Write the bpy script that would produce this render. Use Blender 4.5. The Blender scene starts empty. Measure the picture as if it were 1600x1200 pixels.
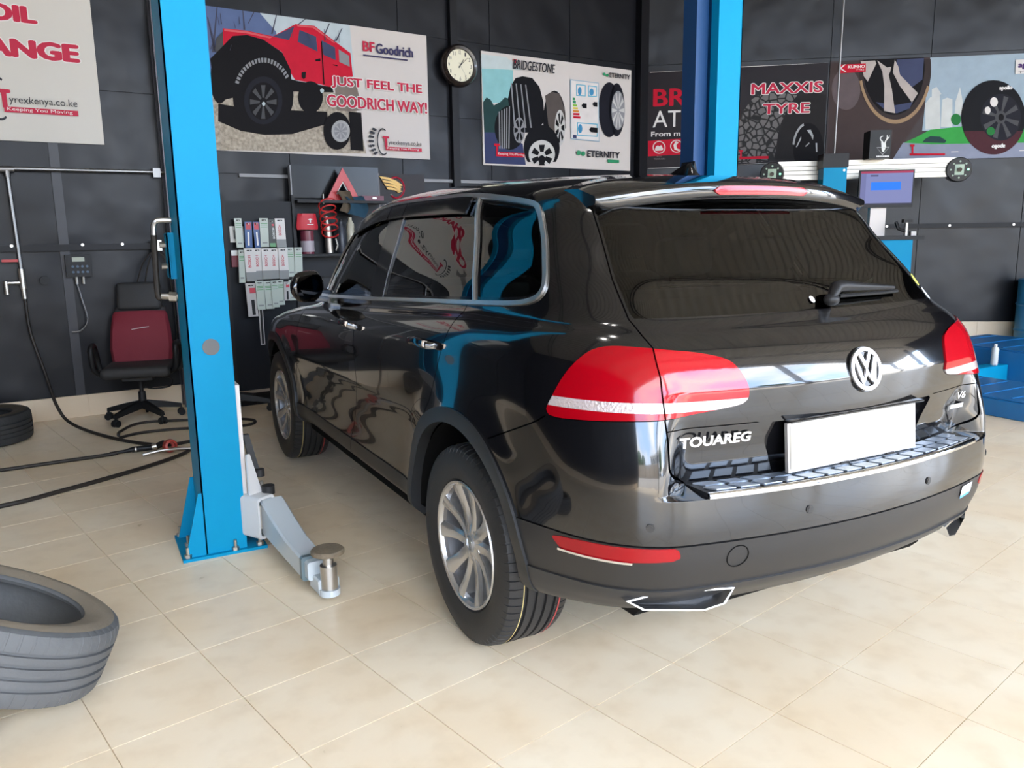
import bpy, bmesh, math, random
import numpy as np
from mathutils import Vector, Matrix
random.seed(4)
sc = bpy.context.scene
COL = sc.collection
R2D = math.radians

# ---------------------------------------------------------------- camera
# world frame: car's rear axle at the origin, +Y towards the car's nose, +Z up, metres
def cam_axes(yaw, pitch, roll):
    cy, sy, cp, sp = math.cos(yaw), math.sin(yaw), math.cos(pitch), math.sin(pitch)
    f = Vector((sy*cp, cy*cp, -sp)); r = Vector((cy, -sy, 0)); u = r.cross(f)
    cr, sr = math.cos(roll), math.sin(roll)
    return cr*r+sr*u, -sr*r+cr*u, f
CAM = Vector((-2.0880, -2.5201, 1.4647))
cr_, cu_, cf_ = cam_axes(.49155, .18231, -.01424)
cd = bpy.data.cameras.new('camera'); cd.sensor_width = 36; cd.lens = 1257.45*36/1600; cd.clip_end = 300
co = bpy.data.objects.new('camera', cd); COL.objects.link(co)
co.matrix_world = Matrix([[cr_[i], cu_[i], -cf_[i], CAM[i]] for i in range(3)]+[[0, 0, 0, 1]])
sc.camera = co

# ---------------------------------------------------------------- sky, sun, exposure
wd = bpy.data.worlds.new('sky'); sc.world = wd; wd.use_nodes = True
nt = wd.node_tree; bg = nt.nodes['Background']
tc = nt.nodes.new('ShaderNodeTexCoord'); ns = nt.nodes.new('ShaderNodeTexNoise'); rp = nt.nodes.new('ShaderNodeValToRGB')
mp = nt.nodes.new('ShaderNodeMapping'); mp.inputs['Scale'].default_value = (1, 1, 2.6)
ns.inputs['Scale'].default_value = 3.2; ns.inputs['Detail'].default_value = 6
rp.color_ramp.elements[0].position = .40; rp.color_ramp.elements[0].color = (.42, .62, .95, 1)
rp.color_ramp.elements[1].position = .62; rp.color_ramp.elements[1].color = (1, .99, .97, 1)
nt.links.new(tc.outputs['Generated'], mp.inputs['Vector']); nt.links.new(mp.outputs['Vector'], ns.inputs['Vector'])
nt.links.new(ns.outputs['Fac'], rp.inputs['Fac']); nt.links.new(rp.outputs['Color'], bg.inputs['Color'])
bg.inputs['Strength'].default_value = 7.5
sun = bpy.data.lights.new('sun', 'SUN'); sun.energy = 9; sun.angle = R2D(6); sun.color = (1, .96, .9)
so = bpy.data.objects.new('sun', sun); so.rotation_euler = (R2D(18), R2D(12), 0); so.location = (0, -12, 14); COL.objects.link(so)
sc.view_settings.view_transform = 'Standard'; sc.view_settings.look = 'None'
sc.view_settings.exposure = 0.92; sc.view_settings.gamma = 1; sc.view_settings.use_curve_mapping = False
sc.cycles.max_bounces = 10; sc.cycles.diffuse_bounces = 5; sc.cycles.glossy_bounces = 5; sc.cycles.transparent_max_bounces = 12
sc.cycles.use_denoising = True; sc.cycles.caustics_reflective = False; sc.cycles.caustics_refractive = False
sc.cycles.sample_clamp_indirect = 8

# ---------------------------------------------------------------- materials
MATS = {}
def mat(name, col, rough=.5, metal=0., coat=0., bump=0., bscale=30., var=0., vscale=4., emit=None, spec=None, ior=None, objrand=0., aniso=None):
    if name in MATS: return MATS[name]
    m = bpy.data.materials.new(name); m.use_nodes = True; n = m.node_tree; b = n.nodes['Principled BSDF']
    c4 = (*col, 1) if len(col) == 3 else col
    b.inputs['Base Color'].default_value = c4; b.inputs['Roughness'].default_value = rough; b.inputs['Metallic'].default_value = metal
    if coat: b.inputs['Coat Weight'].default_value = coat; b.inputs['Coat Roughness'].default_value = .02
    if spec is not None: b.inputs['Specular IOR Level'].default_value = spec
    if ior: b.inputs['IOR'].default_value = ior
    if emit: b.inputs['Emission Color'].default_value = (*emit[0], 1); b.inputs['Emission Strength'].default_value = emit[1]
    tcn = None
    if bump or var or objrand:
        tcn = n.nodes.new('ShaderNodeNewGeometry')
    if var or objrand:
        hs = n.nodes.new('ShaderNodeHueSaturation'); hs.inputs['Color'].default_value = c4
        add = n.nodes.new('ShaderNodeMath'); add.operation = 'MULTIPLY_ADD'
        nz = n.nodes.new('ShaderNodeTexNoise'); nz.inputs['Scale'].default_value = vscale; nz.inputs['Detail'].default_value = 5
        n.links.new(tcn.outputs['Position'], nz.inputs['Vector'])
        n.links.new(nz.outputs['Fac'], add.inputs[0]); add.inputs[1].default_value = 2*var; add.inputs[2].default_value = 1-var
        src = add.outputs[0]
        if objrand:
            oi = n.nodes.new('ShaderNodeObjectInfo'); a2 = n.nodes.new('ShaderNodeMath'); a2.operation = 'MULTIPLY_ADD'
            n.links.new(oi.outputs['Random'], a2.inputs[0]); a2.inputs[1].default_value = objrand; n.links.new(src, a2.inputs[2]); src = a2.outputs[0]
        n.links.new(src, hs.inputs['Value']); n.links.new(hs.outputs['Color'], b.inputs['Base Color'])
    if bump:
        nb = n.nodes.new('ShaderNodeTexNoise'); nb.inputs['Scale'].default_value = bscale; nb.inputs['Detail'].default_value = 3
        n.links.new(tcn.outputs['Position'], nb.inputs['Vector'])
        bp = n.nodes.new('ShaderNodeBump'); bp.inputs['Strength'].default_value = bump; bp.inputs['Distance'].default_value = .01
        n.links.new(nb.outputs['Fac'], bp.inputs['Height']); n.links.new(bp.outputs['Normal'], b.inputs['Normal'])
    MATS[name] = m; return m
def tint_glass(name, tint, ior=1.5, rough=0.):
    if name in MATS: return MATS[name]
    m = bpy.data.materials.new(name); m.use_nodes = True; n = m.node_tree; n.nodes.remove(n.nodes['Principled BSDF']); out = n.nodes['Material Output']
    t = n.nodes.new('ShaderNodeBsdfTransparent'); t.inputs[0].default_value = (*tint, 1)
    g = n.nodes.new('ShaderNodeBsdfGlossy'); g.inputs['Roughness'].default_value = rough; g.inputs[0].default_value = (1, 1, 1, 1)
    f = n.nodes.new('ShaderNodeFresnel'); f.inputs['IOR'].default_value = ior
    mx = n.nodes.new('ShaderNodeMixShader'); n.links.new(f.outputs[0], mx.inputs[0]); n.links.new(t.outputs[0], mx.inputs[1]); n.links.new(g.outputs[0], mx.inputs[2])
    n.links.new(mx.outputs[0], out.inputs['Surface']); MATS[name] = m; return m

# ---------------------------------------------------------------- mesh helpers
class MB:
    """collects shapes; build() links them as ONE mesh object"""
    def __init__(s): s.v = []; s.f = []
    def add(s, vs, fs, T=None):
        o = len(s.v)
        for p in vs:
            p = Vector(p)
            s.v.append(tuple(T @ p) if T is not None else tuple(p))
        s.f += [tuple(i+o for i in f) for f in fs]; return s
    def box(s, x0, x1, y0, y1, z0, z1, T=None, b=0., seg=1):
        if b > 0:
            bm = bmesh.new(); bmesh.ops.create_cube(bm, size=1)
            for v in bm.verts: v.co = Vector(((x0+x1)/2+v.co.x*(x1-x0), (y0+y1)/2+v.co.y*(y1-y0), (z0+z1)/2+v.co.z*(z1-z0)))
            bmesh.ops.bevel(bm, geom=bm.edges[:], offset=min(b, .49*min(x1-x0, y1-y0, z1-z0)), segments=seg, profile=.5, affect='EDGES')
            bm.verts.index_update(); s.add([v.co for v in bm.verts], [[v.index for v in f.verts] for f in bm.faces], T); bm.free(); return s
        vs = [(x, y, z) for z in (z0, z1) for y in (y0, y1) for x in (x0, x1)]
        return s.add(vs, [(0, 2, 3, 1), (4, 5, 7, 6), (0, 1, 5, 4), (2, 6, 7, 3), (0, 4, 6, 2), (1, 3, 7, 5)], T)
    def cyl(s, p, q, r, r2=None, n=16, cap=True, T=None):
        p, q = Vector(p), Vector(q); r2 = r if r2 is None else r2; d = (q-p).normalized()
        a = d.orthogonal().normalized(); b = d.cross(a); vs = []
        for c, rr in ((p, r), (q, r2)):
            vs += [c+rr*(math.cos(t)*a+math.sin(t)*b) for t in [2*math.pi*i/n for i in range(n)]]
        fs = [(i, (i+1) % n, n+(i+1) % n, n+i) for i in range(n)]
        if cap: fs += [tuple(range(n-1, -1, -1)), tuple(range(n, 2*n))]
        return s.add(vs, fs, T)
    def lathe(s, prof, o, ax, n=32, T=None, closed=False, cap=False):
        o, d = Vector(o), Vector(ax).normalized(); a = d.orthogonal().normalized(); b = d.cross(a); vs = []; m = len(prof)
        for r, h in prof:
            vs += [o+h*d+r*(math.cos(2*math.pi*i/n)*a+math.sin(2*math.pi*i/n)*b) for i in range(n)]
        fs = [(k*n+i, k*n+(i+1) % n, ((k+1) % m)*n+(i+1) % n, ((k+1) % m)*n+i) for k in range(m if closed else m-1) for i in range(n)]
        if cap: fs += [tuple(range(n-1, -1, -1)), tuple(range((m-1)*n, m*n))]
        return s.add(vs, fs, T)
    def tube(s, pts, r, n=8, closed=False, T=None, cap=True):
        P = [Vector(p) for p in pts]; m = len(P); vs = []; u = None
        rs = r if isinstance(r, (list, tuple)) else [r]*m
        for i in range(m):
            t = (P[(i+1) % m]-P[i-1]) if closed else (P[min(i+1, m-1)]-P[max(i-1, 0)])
            t = t.normalized() if t.length > 1e-9 else Vector((0, 0, 1))
            u = t.orthogonal().normalized() if u is None else (u-t*u.dot(t)).normalized()
            w = t.cross(u); vs += [P[i]+rs[i]*(math.cos(2*math.pi*k/n)*u+math.sin(2*math.pi*k/n)*w) for k in range(n)]
        fs = [(i*n+k, i*n+(k+1) % n, ((i+1) % m)*n+(k+1) % n, ((i+1) % m)*n+k) for i in range(m if closed else m-1) for k in range(n)]
        if cap and not closed: fs += [tuple(range(n-1, -1, -1)), tuple(range((m-1)*n, m*n))]
        return s.add(vs, fs, T)
    def prism(s, poly, o, U, V, depth):
        """polygon (u,v) in the plane o,U,V, extruded by the vector depth"""
        o, U, V, d = Vector(o), Vector(U), Vector(V), Vector(depth); n = len(poly)
        a = [o+U*p[0]+V*p[1] for p in poly]
        fs = [tuple(range(n)), tuple(range(2*n-1, n-1, -1))]+[(i, n+i, n+(i+1) % n, (i+1) % n) for i in range(n)]
        return s.add(a+[p+d for p in a], fs)
    def sphere(s, c, r, n=16, m=10, T=None):
        c = Vector(c); rr = r if isinstance(r, (tuple, list)) else (r, r, r); vs = [c+Vector((0, 0, rr[2])), c-Vector((0, 0, rr[2]))]; fs = []
        for j in range(1, m):
            ph = math.pi*j/m
            vs += [c+Vector((rr[0]*math.sin(ph)*math.cos(2*math.pi*i/n), rr[1]*math.sin(ph)*math.sin(2*math.pi*i/n), rr[2]*math.cos(ph))) for i in range(n)]
        for i in range(n):
            fs.append((0, 2+i, 2+(i+1) % n)); fs.append((1, 2+(m-2)*n+(i+1) % n, 2+(m-2)*n+i))
            for j in range(m-2): fs.append((2+j*n+i, 2+(j+1)*n+i, 2+(j+1)*n+(i+1) % n, 2+j*n+(i+1) % n))
        return s.add(vs, fs, T)
    def loft(s, rings, closed=True, cap=True):
        n = len(rings[0]); vs = [p for r in rings for p in r]; k = n if closed else n-1
        fs = [(j*n+i, j*n+(i+1) % n, (j+1)*n+(i+1) % n, (j+1)*n+i) for j in range(len(rings)-1) for i in range(k)]
        if cap and closed: fs += [tuple(range(n-1, -1, -1)), tuple(range((len(rings)-1)*n, len(rings)*n))]
        return s.add(vs, fs)
    def build(s, name, m, parent=None, smooth=30, fix=True):
        me = bpy.data.meshes.new(name); off = wloc(parent)
        me.from_pydata([tuple(Vector(p)-off) for p in s.v], [], s.f)
        if fix:
            bm = bmesh.new(); bm.from_mesh(me); bmesh.ops.recalc_face_normals(bm, faces=bm.faces[:]); bm.to_mesh(me); bm.free()
        return link(name, me, m, parent, smooth)
def wloc(o):
    p = Vector((0, 0, 0))
    while o is not None: p = p+o.location; o = o.parent
    return p
def link(name, me, m, parent=None, smooth=30):
    me.materials.append(m)
    if smooth:
        me.polygons.foreach_set('use_smooth', [True]*len(me.polygons)); me.set_sharp_from_angle(angle=R2D(smooth))
    o = bpy.data.objects.new(name, me); COL.objects.link(o)
    if parent is not None: o.parent = parent
    return o
def tag(o, label=None, cat=None, group=None, kind=None):
    if label: o['label'] = label
    if cat: o['category'] = cat
    if group: o['group'] = group
    if kind: o['kind'] = kind
    return o
def thing(name, label, cat, loc=(0, 0, 0), group=None):
    o = bpy.data.objects.new(name, None); COL.objects.link(o); o.location = loc; o.empty_display_size = .1
    return tag(o, label, cat, group)
def copy_tree(o, parent=None):
    c = o.copy(); COL.objects.link(c); c.parent = parent
    for ch in list(o.children): copy_tree(ch, c)
    return c
def spline(pts, n=8, closed=False):
    P = [Vector(p) for p in pts]; m = len(P); out = []
    for i in range(m if closed else m-1):
        a, b, c, d = (P[(i-1) % m], P[i], P[(i+1) % m], P[(i+2) % m]) if closed else (P[max(i-1, 0)], P[i], P[i+1], P[min(i+2, m-1)])
        for k in range(n):
            t = k/n; out.append(.5*((2*b)+(-a+c)*t+(2*a-5*b+4*c-d)*t*t+(-a+3*b-3*c+d)*t**3))
    if not closed: out.append(P[-1])
    return out
def text_mesh(s, u0, v0, u1, v1, bold=0., shear=0., res=3):
    """lettering fitted into the box u0..u1, v0..v1; returns 2-D verts and faces"""
    cu = bpy.data.curves.new('lettering', 'FONT'); cu.body = s; cu.offset = bold; cu.shear = shear; cu.resolution_u = res
    ob = bpy.data.objects.new('lettering', cu); COL.objects.link(ob); dg = bpy.context.evaluated_depsgraph_get()
    me = bpy.data.meshes.new_from_object(ob.evaluated_get(dg)); bpy.data.objects.remove(ob); bpy.data.curves.remove(cu)
    P = np.array([v.co[:2] for v in me.vertices]); F = [tuple(p.vertices) for p in me.polygons]; bpy.data.meshes.remove(me)
    a, b = P.min(0), P.max(0)
    P = (P-a)/np.maximum(b-a, 1e-6)*np.array([u1-u0, v1-v0])+np.array([u0, v0])
    return P, F
def ell(cx, cy, rx, ry, n=32, a0=0., a1=2*math.pi):
    return [(cx+rx*math.cos(a0+(a1-a0)*i/n), cy+ry*math.sin(a0+(a1-a0)*i/n)) for i in range(n if abs(a1-a0-2*math.pi) < 1e-6 else n+1)]

# shared materials
M_steel = mat('bare_steel', (.55, .53, .50), .35, 1., bump=.05, bscale=200)
M_chrome = mat('chrome', (.82, .83, .85), .06, 1.)
M_blackpl = mat('black_plastic', (.010, .010, .011), .45, bump=.05, bscale=300, spec=.25)
M_rubber = mat('rubber', (.012, .012, .013), .62, spec=.25, bump=.08, bscale=150, var=.15)
M_hose = mat('hose_rubber', (.022, .018, .015), .5, spec=.3)
M_bluepaint = mat('blue_enamel', (.002, .24, .44), .45, spec=.12, bump=.02, bscale=60, var=.04, vscale=6)
M_white = mat('white_print', (.70, .65, .62), .4, spec=.25)
# ================================================================ THE ROOM
W0 = Vector((-1.3, 5.2, 0)); A1 = R2D(5); D1 = Vector((math.cos(A1), math.sin(A1), 0)); N1 = Vector((math.sin(A1), -math.cos(A1), 0))
CN = Vector((4.115, 5.674, 0)); A2 = R2D(-36); D2 = Vector((math.cos(A2), math.sin(A2), 0)); N2 = Vector((math.sin(A2), -math.cos(A2), 0))
UP = Vector((0, 0, 1))
def WF(u, z, off=0.): return W0+D1*u+N1*off+UP*z          # point on the front wall
def WR(s, z, off=0.): return CN+D2*s+N2*off+UP*z          # point on the right wall
def wbox(mb, F, u0, u1, z0, z1, o0, o1):
    vs = [F(u, z, o) for z in (z0, z1) for o in (o0, o1) for u in (u0, u1)]
    return mb.add(vs, [(0, 2, 3, 1), (4, 5, 7, 6), (0, 1, 5, 4), (2, 6, 7, 3), (0, 4, 6, 2), (1, 3, 7, 5)])

# ---- floor: grout bed and 40 cm tiles laid askew to the walls
def tile_material():
    m = bpy.data.materials.new('cream_tile'); m.use_nodes = True; n = m.node_tree; b = n.nodes['Principled BSDF']
    g = n.nodes.new('ShaderNodeNewGeometry'); oi = n.nodes.new('ShaderNodeObjectInfo')
    n1 = n.nodes.new('ShaderNodeTexNoise'); n1.inputs['Scale'].default_value = 2.3; n1.inputs['Detail'].default_value = 6
    n2 = n.nodes.new('ShaderNodeTexNoise'); n2.inputs['Scale'].default_value = 9; n2.inputs['Detail'].default_value = 8
    r1 = n.nodes.new('ShaderNodeValToRGB'); r1.color_ramp.elements[0].position = .3; r1.color_ramp.elements[1].position = .7
    r1.color_ramp.elements[0].color = (.83, .655, .445, 1); r1.color_ramp.elements[1].color = (.88, .745, .555, 1)
    mx = n.nodes.new('ShaderNodeMix'); mx.data_type = 'RGBA'; mx.blend_type = 'MULTIPLY'; mx.inputs['Factor'].default_value = 1
    r2 = n.nodes.new('ShaderNodeValToRGB'); r2.color_ramp.elements[0].position = .30; r2.color_ramp.elements[1].position = .52
    r2.color_ramp.elements[0].color = (.93, .91, .88, 1); r2.color_ramp.elements[1].color = (1, 1, 1, 1)
    n.links.new(g.outputs['Position'], n1.inputs['Vector']); n.links.new(g.outputs['Position'], n2.inputs['Vector'])
    ad = n.nodes.new('ShaderNodeMath'); ad.operation = 'MULTIPLY_ADD'; ad.inputs[1].default_value = .16; n.links.new(oi.outputs['Random'], ad.inputs[0]); 
    sb = n.nodes.new('ShaderNodeMath'); sb.operation = 'SUBTRACT'; sb.inputs[1].default_value = .08; n.links.new(n1.outputs['Fac'], sb.inputs[0]); n.links.new(sb.outputs[0], ad.inputs[2])
    n.links.new(ad.outputs[0], r1.inputs['Fac']); n.links.new(n2.outputs['Fac'], r2.inputs['Fac'])
    n.links.new(r1.outputs['Color'], mx.inputs['A']); n.links.new(r2.outputs['Color'], mx.inputs['B']); n.links.new(mx.outputs['Result'], b.inputs['Base Color'])
    rr = n.nodes.new('ShaderNodeMapRange'); rr.inputs['To Min'].default_value = .22; rr.inputs['To Max'].default_value = .42
    n.links.new(n2.outputs['Fac'], rr.inputs['Value']); n.links.new(rr.outputs['Result'], b.inputs['Roughness'])
    b.inputs['Specular IOR Level'].default_value = .35
    return m
M_tile = tile_material()
M_grout = mat('pale_grout', (.66, .52, .36), .8, var=.35, vscale=1.3)
floor = tag(MB().box(-7, 11, -7, 8, -.25, -.0035).build('floor', M_grout, smooth=0), kind='structure')
TA = R2D(12.5); TE1 = Vector((math.cos(TA), math.sin(TA), 0)); TE2 = Vector((math.sin(TA), -math.cos(TA), 0)); TO = Vector((-1.655, -.383, 0))
tm = bpy.data.meshes.new('tile'); h_ = .1985
cs_ = [(-1, -1), (1, -1), (1, 1), (-1, 1)]
tm.from_pydata([(h_*a*TE1+h_*b*TE2)[:2]+(z,) for z in (-.02, 0) for a, b in cs_] if False else
               [tuple(h_*a*TE1+h_*b*TE2+UP*z) for z in (-.02, 0.) for a, b in cs_], [],
               [(4, 7, 6, 5), (0, 4, 5, 1), (1, 5, 6, 2), (2, 6, 7, 3), (3, 7, 4, 0)])
tm.materials.append(M_tile)
cand = []
for i in range(-24, 36):
    for j in range(-24, 24):
        c = TO+TE1*(.4*(i+.5))+TE2*(.4*(j+.5))
        if not (-6.9 < c.x < 10.9 and -6.9 < c.y < 7.9): continue
        if (c-W0).dot(N1) < -.2 or (c-CN).dot(N2) < -.2: continue
        d = c-CAM; zc = d.dot(cf_); vis = False
        if zc > .2:
            px = 800+1257*d.dot(cr_)/zc; py = 600-1257*d.dot(cu_)/zc; vis = -90 < px < 1690 and py < 1330
            if -.75 < c.x < .75 and -.6 < c.y < 3.5: vis = False
            if c.x > 1 and 6.3 > c.y > 2.3 and px < 1500: vis = False      # hidden behind the car
        cand.append((0 if vis else 1, d.length, c))
cand.sort(key=lambda t: (t[0], t[1]))
rest = MB()
for k, (hid, dist, c) in enumerate(cand):
    if k < 300 and not hid:
        o = bpy.data.objects.new('tile', tm); o.location = c; COL.objects.link(o); o.parent = floor
    else:
        rest.add([c+h_*a*TE1+h_*b*TE2+UP*z for z in (-.02, 0.) for a, b in cs_], [(4, 7, 6, 5), (0, 4, 5, 1), (1, 5, 6, 2), (2, 6, 7, 3), (3, 7, 4, 0)])
tag(rest.build('tile_field', M_tile, floor, 0, fix=False), kind='stuff')

# ---- dark sheet-metal walls
def sheet_material(nm='dark_sheet', spec=.22, lo=.22, hi=.46):
    m = bpy.data.materials.new(nm); m.use_nodes = True; n = m.node_tree; b = n.nodes['Principled BSDF']
    b.inputs['Base Color'].default_value = (.0085, .009, .012, 1); b.inputs['Specular IOR Level'].default_value = spec
    g = n.nodes.new('ShaderNodeNewGeometry'); nz = n.nodes.new('ShaderNodeTexNoise'); nz.inputs['Scale'].default_value = 1.9; nz.inputs['Detail'].default_value = 1.5
    n.links.new(g.outputs['Position'], nz.inputs['Vector']); bp = n.nodes.new('ShaderNodeBump'); bp.inputs['Strength'].default_value = .30; bp.inputs['Distance'].default_value = .10
    n.links.new(nz.outputs['Fac'], bp.inputs['Height']); n.links.new(bp.outputs['Normal'], b.inputs['Normal'])
    n2 = n.nodes.new('ShaderNodeTexNoise'); n2.inputs['Scale'].default_value = 5; n2.inputs['Detail'].default_value = 6
    mr = n.nodes.new('ShaderNodeMapRange'); mr.inputs['To Min'].default_value = lo; mr.inputs['To Max'].default_value = hi
    n.links.new(g.outputs['Position'], n2.inputs['Vector']); n.links.new(n2.outputs['Fac'], mr.inputs['Value']); n.links.new(mr.outputs['Result'], b.inputs['Roughness'])
    return m
M_sheet = sheet_material()
M_frame = mat('dark_frame', (.006, .006, .008), .4, spec=.2)
M_skirt = mat('skirting_tile', (.66, .53, .38), .4, var=.06, vscale=3, objrand=.08)
def metal_wall(name, F, us, zs, base, sheet=None):
    wl = tag(wbox(MB(), F, us[0]-.05, us[-1]+.05, 0, 5.6, -.20, -.012).build(name, M_frame, smooth=0), kind='structure')
    for a, b in zip(us[:-1], us[1:]):
        for c, d in zip(zs[:-1], zs[1:]):
            wbox(MB(), F, a+.004, b-.004, c+.004, d-.004, -.012, 0).build('panel', sheet or M_sheet, wl, 0)
    return wl
UF = [-5.2, -4.2, -3.1, -2.0, -.85, .02, 1.08, 2.24, 3.30, 4.36, 5.44]
SR = [.02, 1.06, 2.17, 3.27, 4.40, 5.5, 6.6]
wall_front = metal_wall('wall_front', WF, UF, [.19, 1.42, 2.05, 2.68, 3.44, 4.4, 5.5], .19)
wall_right = metal_wall('wall_right', WR, SR, [.38, 1.51, 2.70, 3.44, 4.4, 5.5], .38, sheet_material('shiny_dark_sheet', .34, .27, .40))
def skirting(name, F, u0, u1, h, step=.4):
    b = tag(wbox(MB(), F, u0, u1, 0, h-.004, -.012, .004).build(name, M_grout, smooth=0), kind='structure')
    u = u0
    while u < u1-.05:
        e = min(u+step, u1); wbox(MB(), F, u+.0015, e-.0015, .001, h, -.008, .012).build('skirting_tile', M_skirt, b, 0); u = e
    return b
skirting('baseboard_front', WF, UF[0], 5.44, .185); skirting('baseboard_right', WR, .02, 6.6, .375)
tr = tag(wbox(MB(), WF, UF[0], 5.40, 1.395, 1.445, 0, .05).build('trim_1', M_frame, smooth=0), kind='structure')
for u in (-2.4, -1.75, -1.22, -.72, -.42): MB().cyl(WF(u, 1.44, .05), WF(u, 1.44, .056), .012, n=10).build('screw', M_steel, tr)
tr = tag(wbox(MB(), WR, .05, 6.6, 1.485, 1.535, 0, .05).build('trim_2', M_frame, smooth=0), kind='structure')
for s in (2.9, 3.6, 4.3, 5.0): MB().cyl(WR(s, 1.51, .05), WR(s, 1.51, .056), .014, n=10).build('screw', M_steel, tr)
M_flat = mat('grey_flat_bar', (.035, .036, .043), .35, spec=.3)
tag(wbox(MB(), WF, -.885, -.815, .19, 5.4, 0, .012).build('trim_3', M_flat, smooth=0), kind='structure')
hc = MB(); wbox(hc, WF, -.05, .09, .0, 5.4, .0, .012); wbox(hc, WF, .01, .03, .0, 5.4, .012, .13); wbox(hc, WF, -.05, .09, .0, 5.4, .13, .142)
tag(hc.build('trim_4', mat('grey_column', (.075, .075, .092), .3, spec=.35), smooth=0), kind='structure')
tag(wbox(MB(), WF, 2.80, 2.88, .19, 5.4, 0, .06).build('trim_5', M_frame, smooth=0), kind='structure')
tag(wbox(MB(), WF, 5.34, 5.46, .0, 5.5, 0, .10).build('trim_6', M_frame, smooth=0), kind='structure')
tag(wbox(MB(), WF, .6, 5.3, 2.02, 2.05, .0, .03).build('trim_7', mat('grey_rail', (.20, .20, .21), .4), smooth=0), kind='structure')

# ---- side walls run back towards the open rear of the shed
def WLs(u, z, o=0.): return Vector((-6.50, 4.90, 0))+Vector((0, -1, 0))*u+Vector((1, 0, 0))*o+UP*z
def WRs(u, z, o=0.): return Vector((9.46, 1.75, 0))+Vector((0, -1, 0))*u+Vector((-1, 0, 0))*o+UP*z
metal_wall('wall_left', WLs, [0, 1.1, 2.2, 3.3, 4.4, 5.5, 6.6, 7.7, 8.8, 9.9, 11.1], [.19, 1.42, 2.68, 3.9, 5.2], .19)
metal_wall('wall_side', WRs, [0, 1.1, 2.2, 3.3, 4.4, 5.5], [.19, 1.42, 2.68, 3.9, 5.2], .19)
skirting('baseboard_left', WLs, 0, 11.1, .185); skirting('baseboard_side', WRs, 0, 5.5, .185)

# ---- arched corrugated roof on curved trusses, open at the back and the sides
def roof_z(x): return 4.5+1.3*(1-((x-1.8)/9.5)**2)
M_roof = mat('roof_sheet', (.30, .29, .27), .45, .2, var=.1, vscale=2)
n = 480; vs = []; fs = []
for i in range(n+1):
    x = -7.5+19*i/n; z = roof_z(x)+.022*math.sin(i*math.pi/3)
    vs += [(x, -7.2, z), (x, 8.5, z)]
    if i: fs.append((2*i-2, 2*i, 2*i+1, 2*i-1))
ceil = tag(MB().add(vs, fs).build('ceiling', M_roof, smooth=60, fix=False), kind='structure')
M_truss = mat('truss_paint', (.03, .03, .035), .5)
for y in (-6.5, -4.2, -1.9, .5, 2.9, 5.0):
    for dz in (.09, .45):
        MB().tube([(x, y, roof_z(x)-dz) for x in np.linspace(-7.3, 11.2, 40)], .03, 6).build('truss_chord', M_truss, ceil)
    w = MB(); xs = np.linspace(-7.2, 11.1, 44)
    for k in range(43): w.cyl((xs[k], y, roof_z(xs[k])-(.09 if k % 2 else .45)), (xs[k+1], y, roof_z(xs[k+1])-(.45 if k % 2 else .09)), .012, n=5)
    w.build('truss_web', M_truss, ceil)
for k, (x, y) in enumerate([(-6.8, -6.5), (-1.6, -6.5), (4.0, -6.5), (10.6, -6.5), (-6.6, -5.6), (9.6, -4.4)]):
    mb = MB().box(x-.09, x+.09, y-.09, y+.09, 0, roof_z(x)-.5)
    mb.box(x-.16, x+.16, y-.16, y+.16, 0, .02)
    tag(mb.build('trim_%d' % (8+k), M_truss, smooth=0), kind='structure')

# ---- outside, seen only as a reflection in the car's tail
tag(MB().box(-70, 80, -90, 60, -.40, -.26).build('ground', mat('yard_ground', (.42, .37, .31), .8, var=.2, vscale=.5), smooth=0), kind='structure')
tag(MB().box(-30, 40, -20, -7, -.26, -.02).build('pavement', mat('apron', (.44, .40, .35), .7, var=.12, vscale=1.2), smooth=0), kind='structure')
bl = thing('apartment_building', 'white apartment block with rows of windows across the street', 'building', (-9, -34, -.26))
M_bw = mat('white_render', (.75, .74, .70), .7); M_bd = mat('window_dark', (.05, .06, .08), .15)
MB().box(-20, 2, -40, -34, -.26, 8).build('wall', M_bw, bl, 0)
for r in range(3):
    MB().box(-20.2, 2.2, -34.5, -33.2, r*2.7+2.1, r*2.7+2.3).build('balcony', M_bw, bl, 0)
    for k in range(8): MB().box(-19+k*2.7, -17.4+k*2.7, -34.05, -33.95, r*2.7+.6, r*2.7+1.9).build('window', M_bd, bl, 0)
cw = thing('added_tan_wall', 'added tan wall at the back left, out of view, for the car to reflect', 'wall', (-11, -15, -.26))  # unseen wall, added so the bumper corner reflects tan rather than sky
M_tan = mat('tan_plaster', (.50, .41, .31), .8, var=.12, vscale=1.5)
MB().box(-24, -2.5, -15.3, -15, -.26, 3.0).build('wall_face', M_tan, cw, 0)
for x in np.arange(-23, -2, 2.6): MB().box(x-.15, x+.15, -15, -14.85, -.26, 3.1).build('pier', M_tan, cw, 0)
sw = thing('stone_wall', 'rough grey stone boundary wall across the yard', 'wall', (9, -19, -.26))
M_st = mat('stone', (.22, .19, .16), .85, bump=.3, bscale=12, var=.3, vscale=3, objrand=.5)
rnd = random.Random(3)
for r in range(6):
    x = 3.0
    while x < 24:
        w = rnd.uniform(.55, 1.05); MB().box(x+.02, x+w-.02, -19.4, -19+rnd.uniform(-.05, .05), -.26+r*.45+.02, -.26+(r+1)*.45-.02, b=.04).build('stone', M_st, sw, 0); x += w
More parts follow.
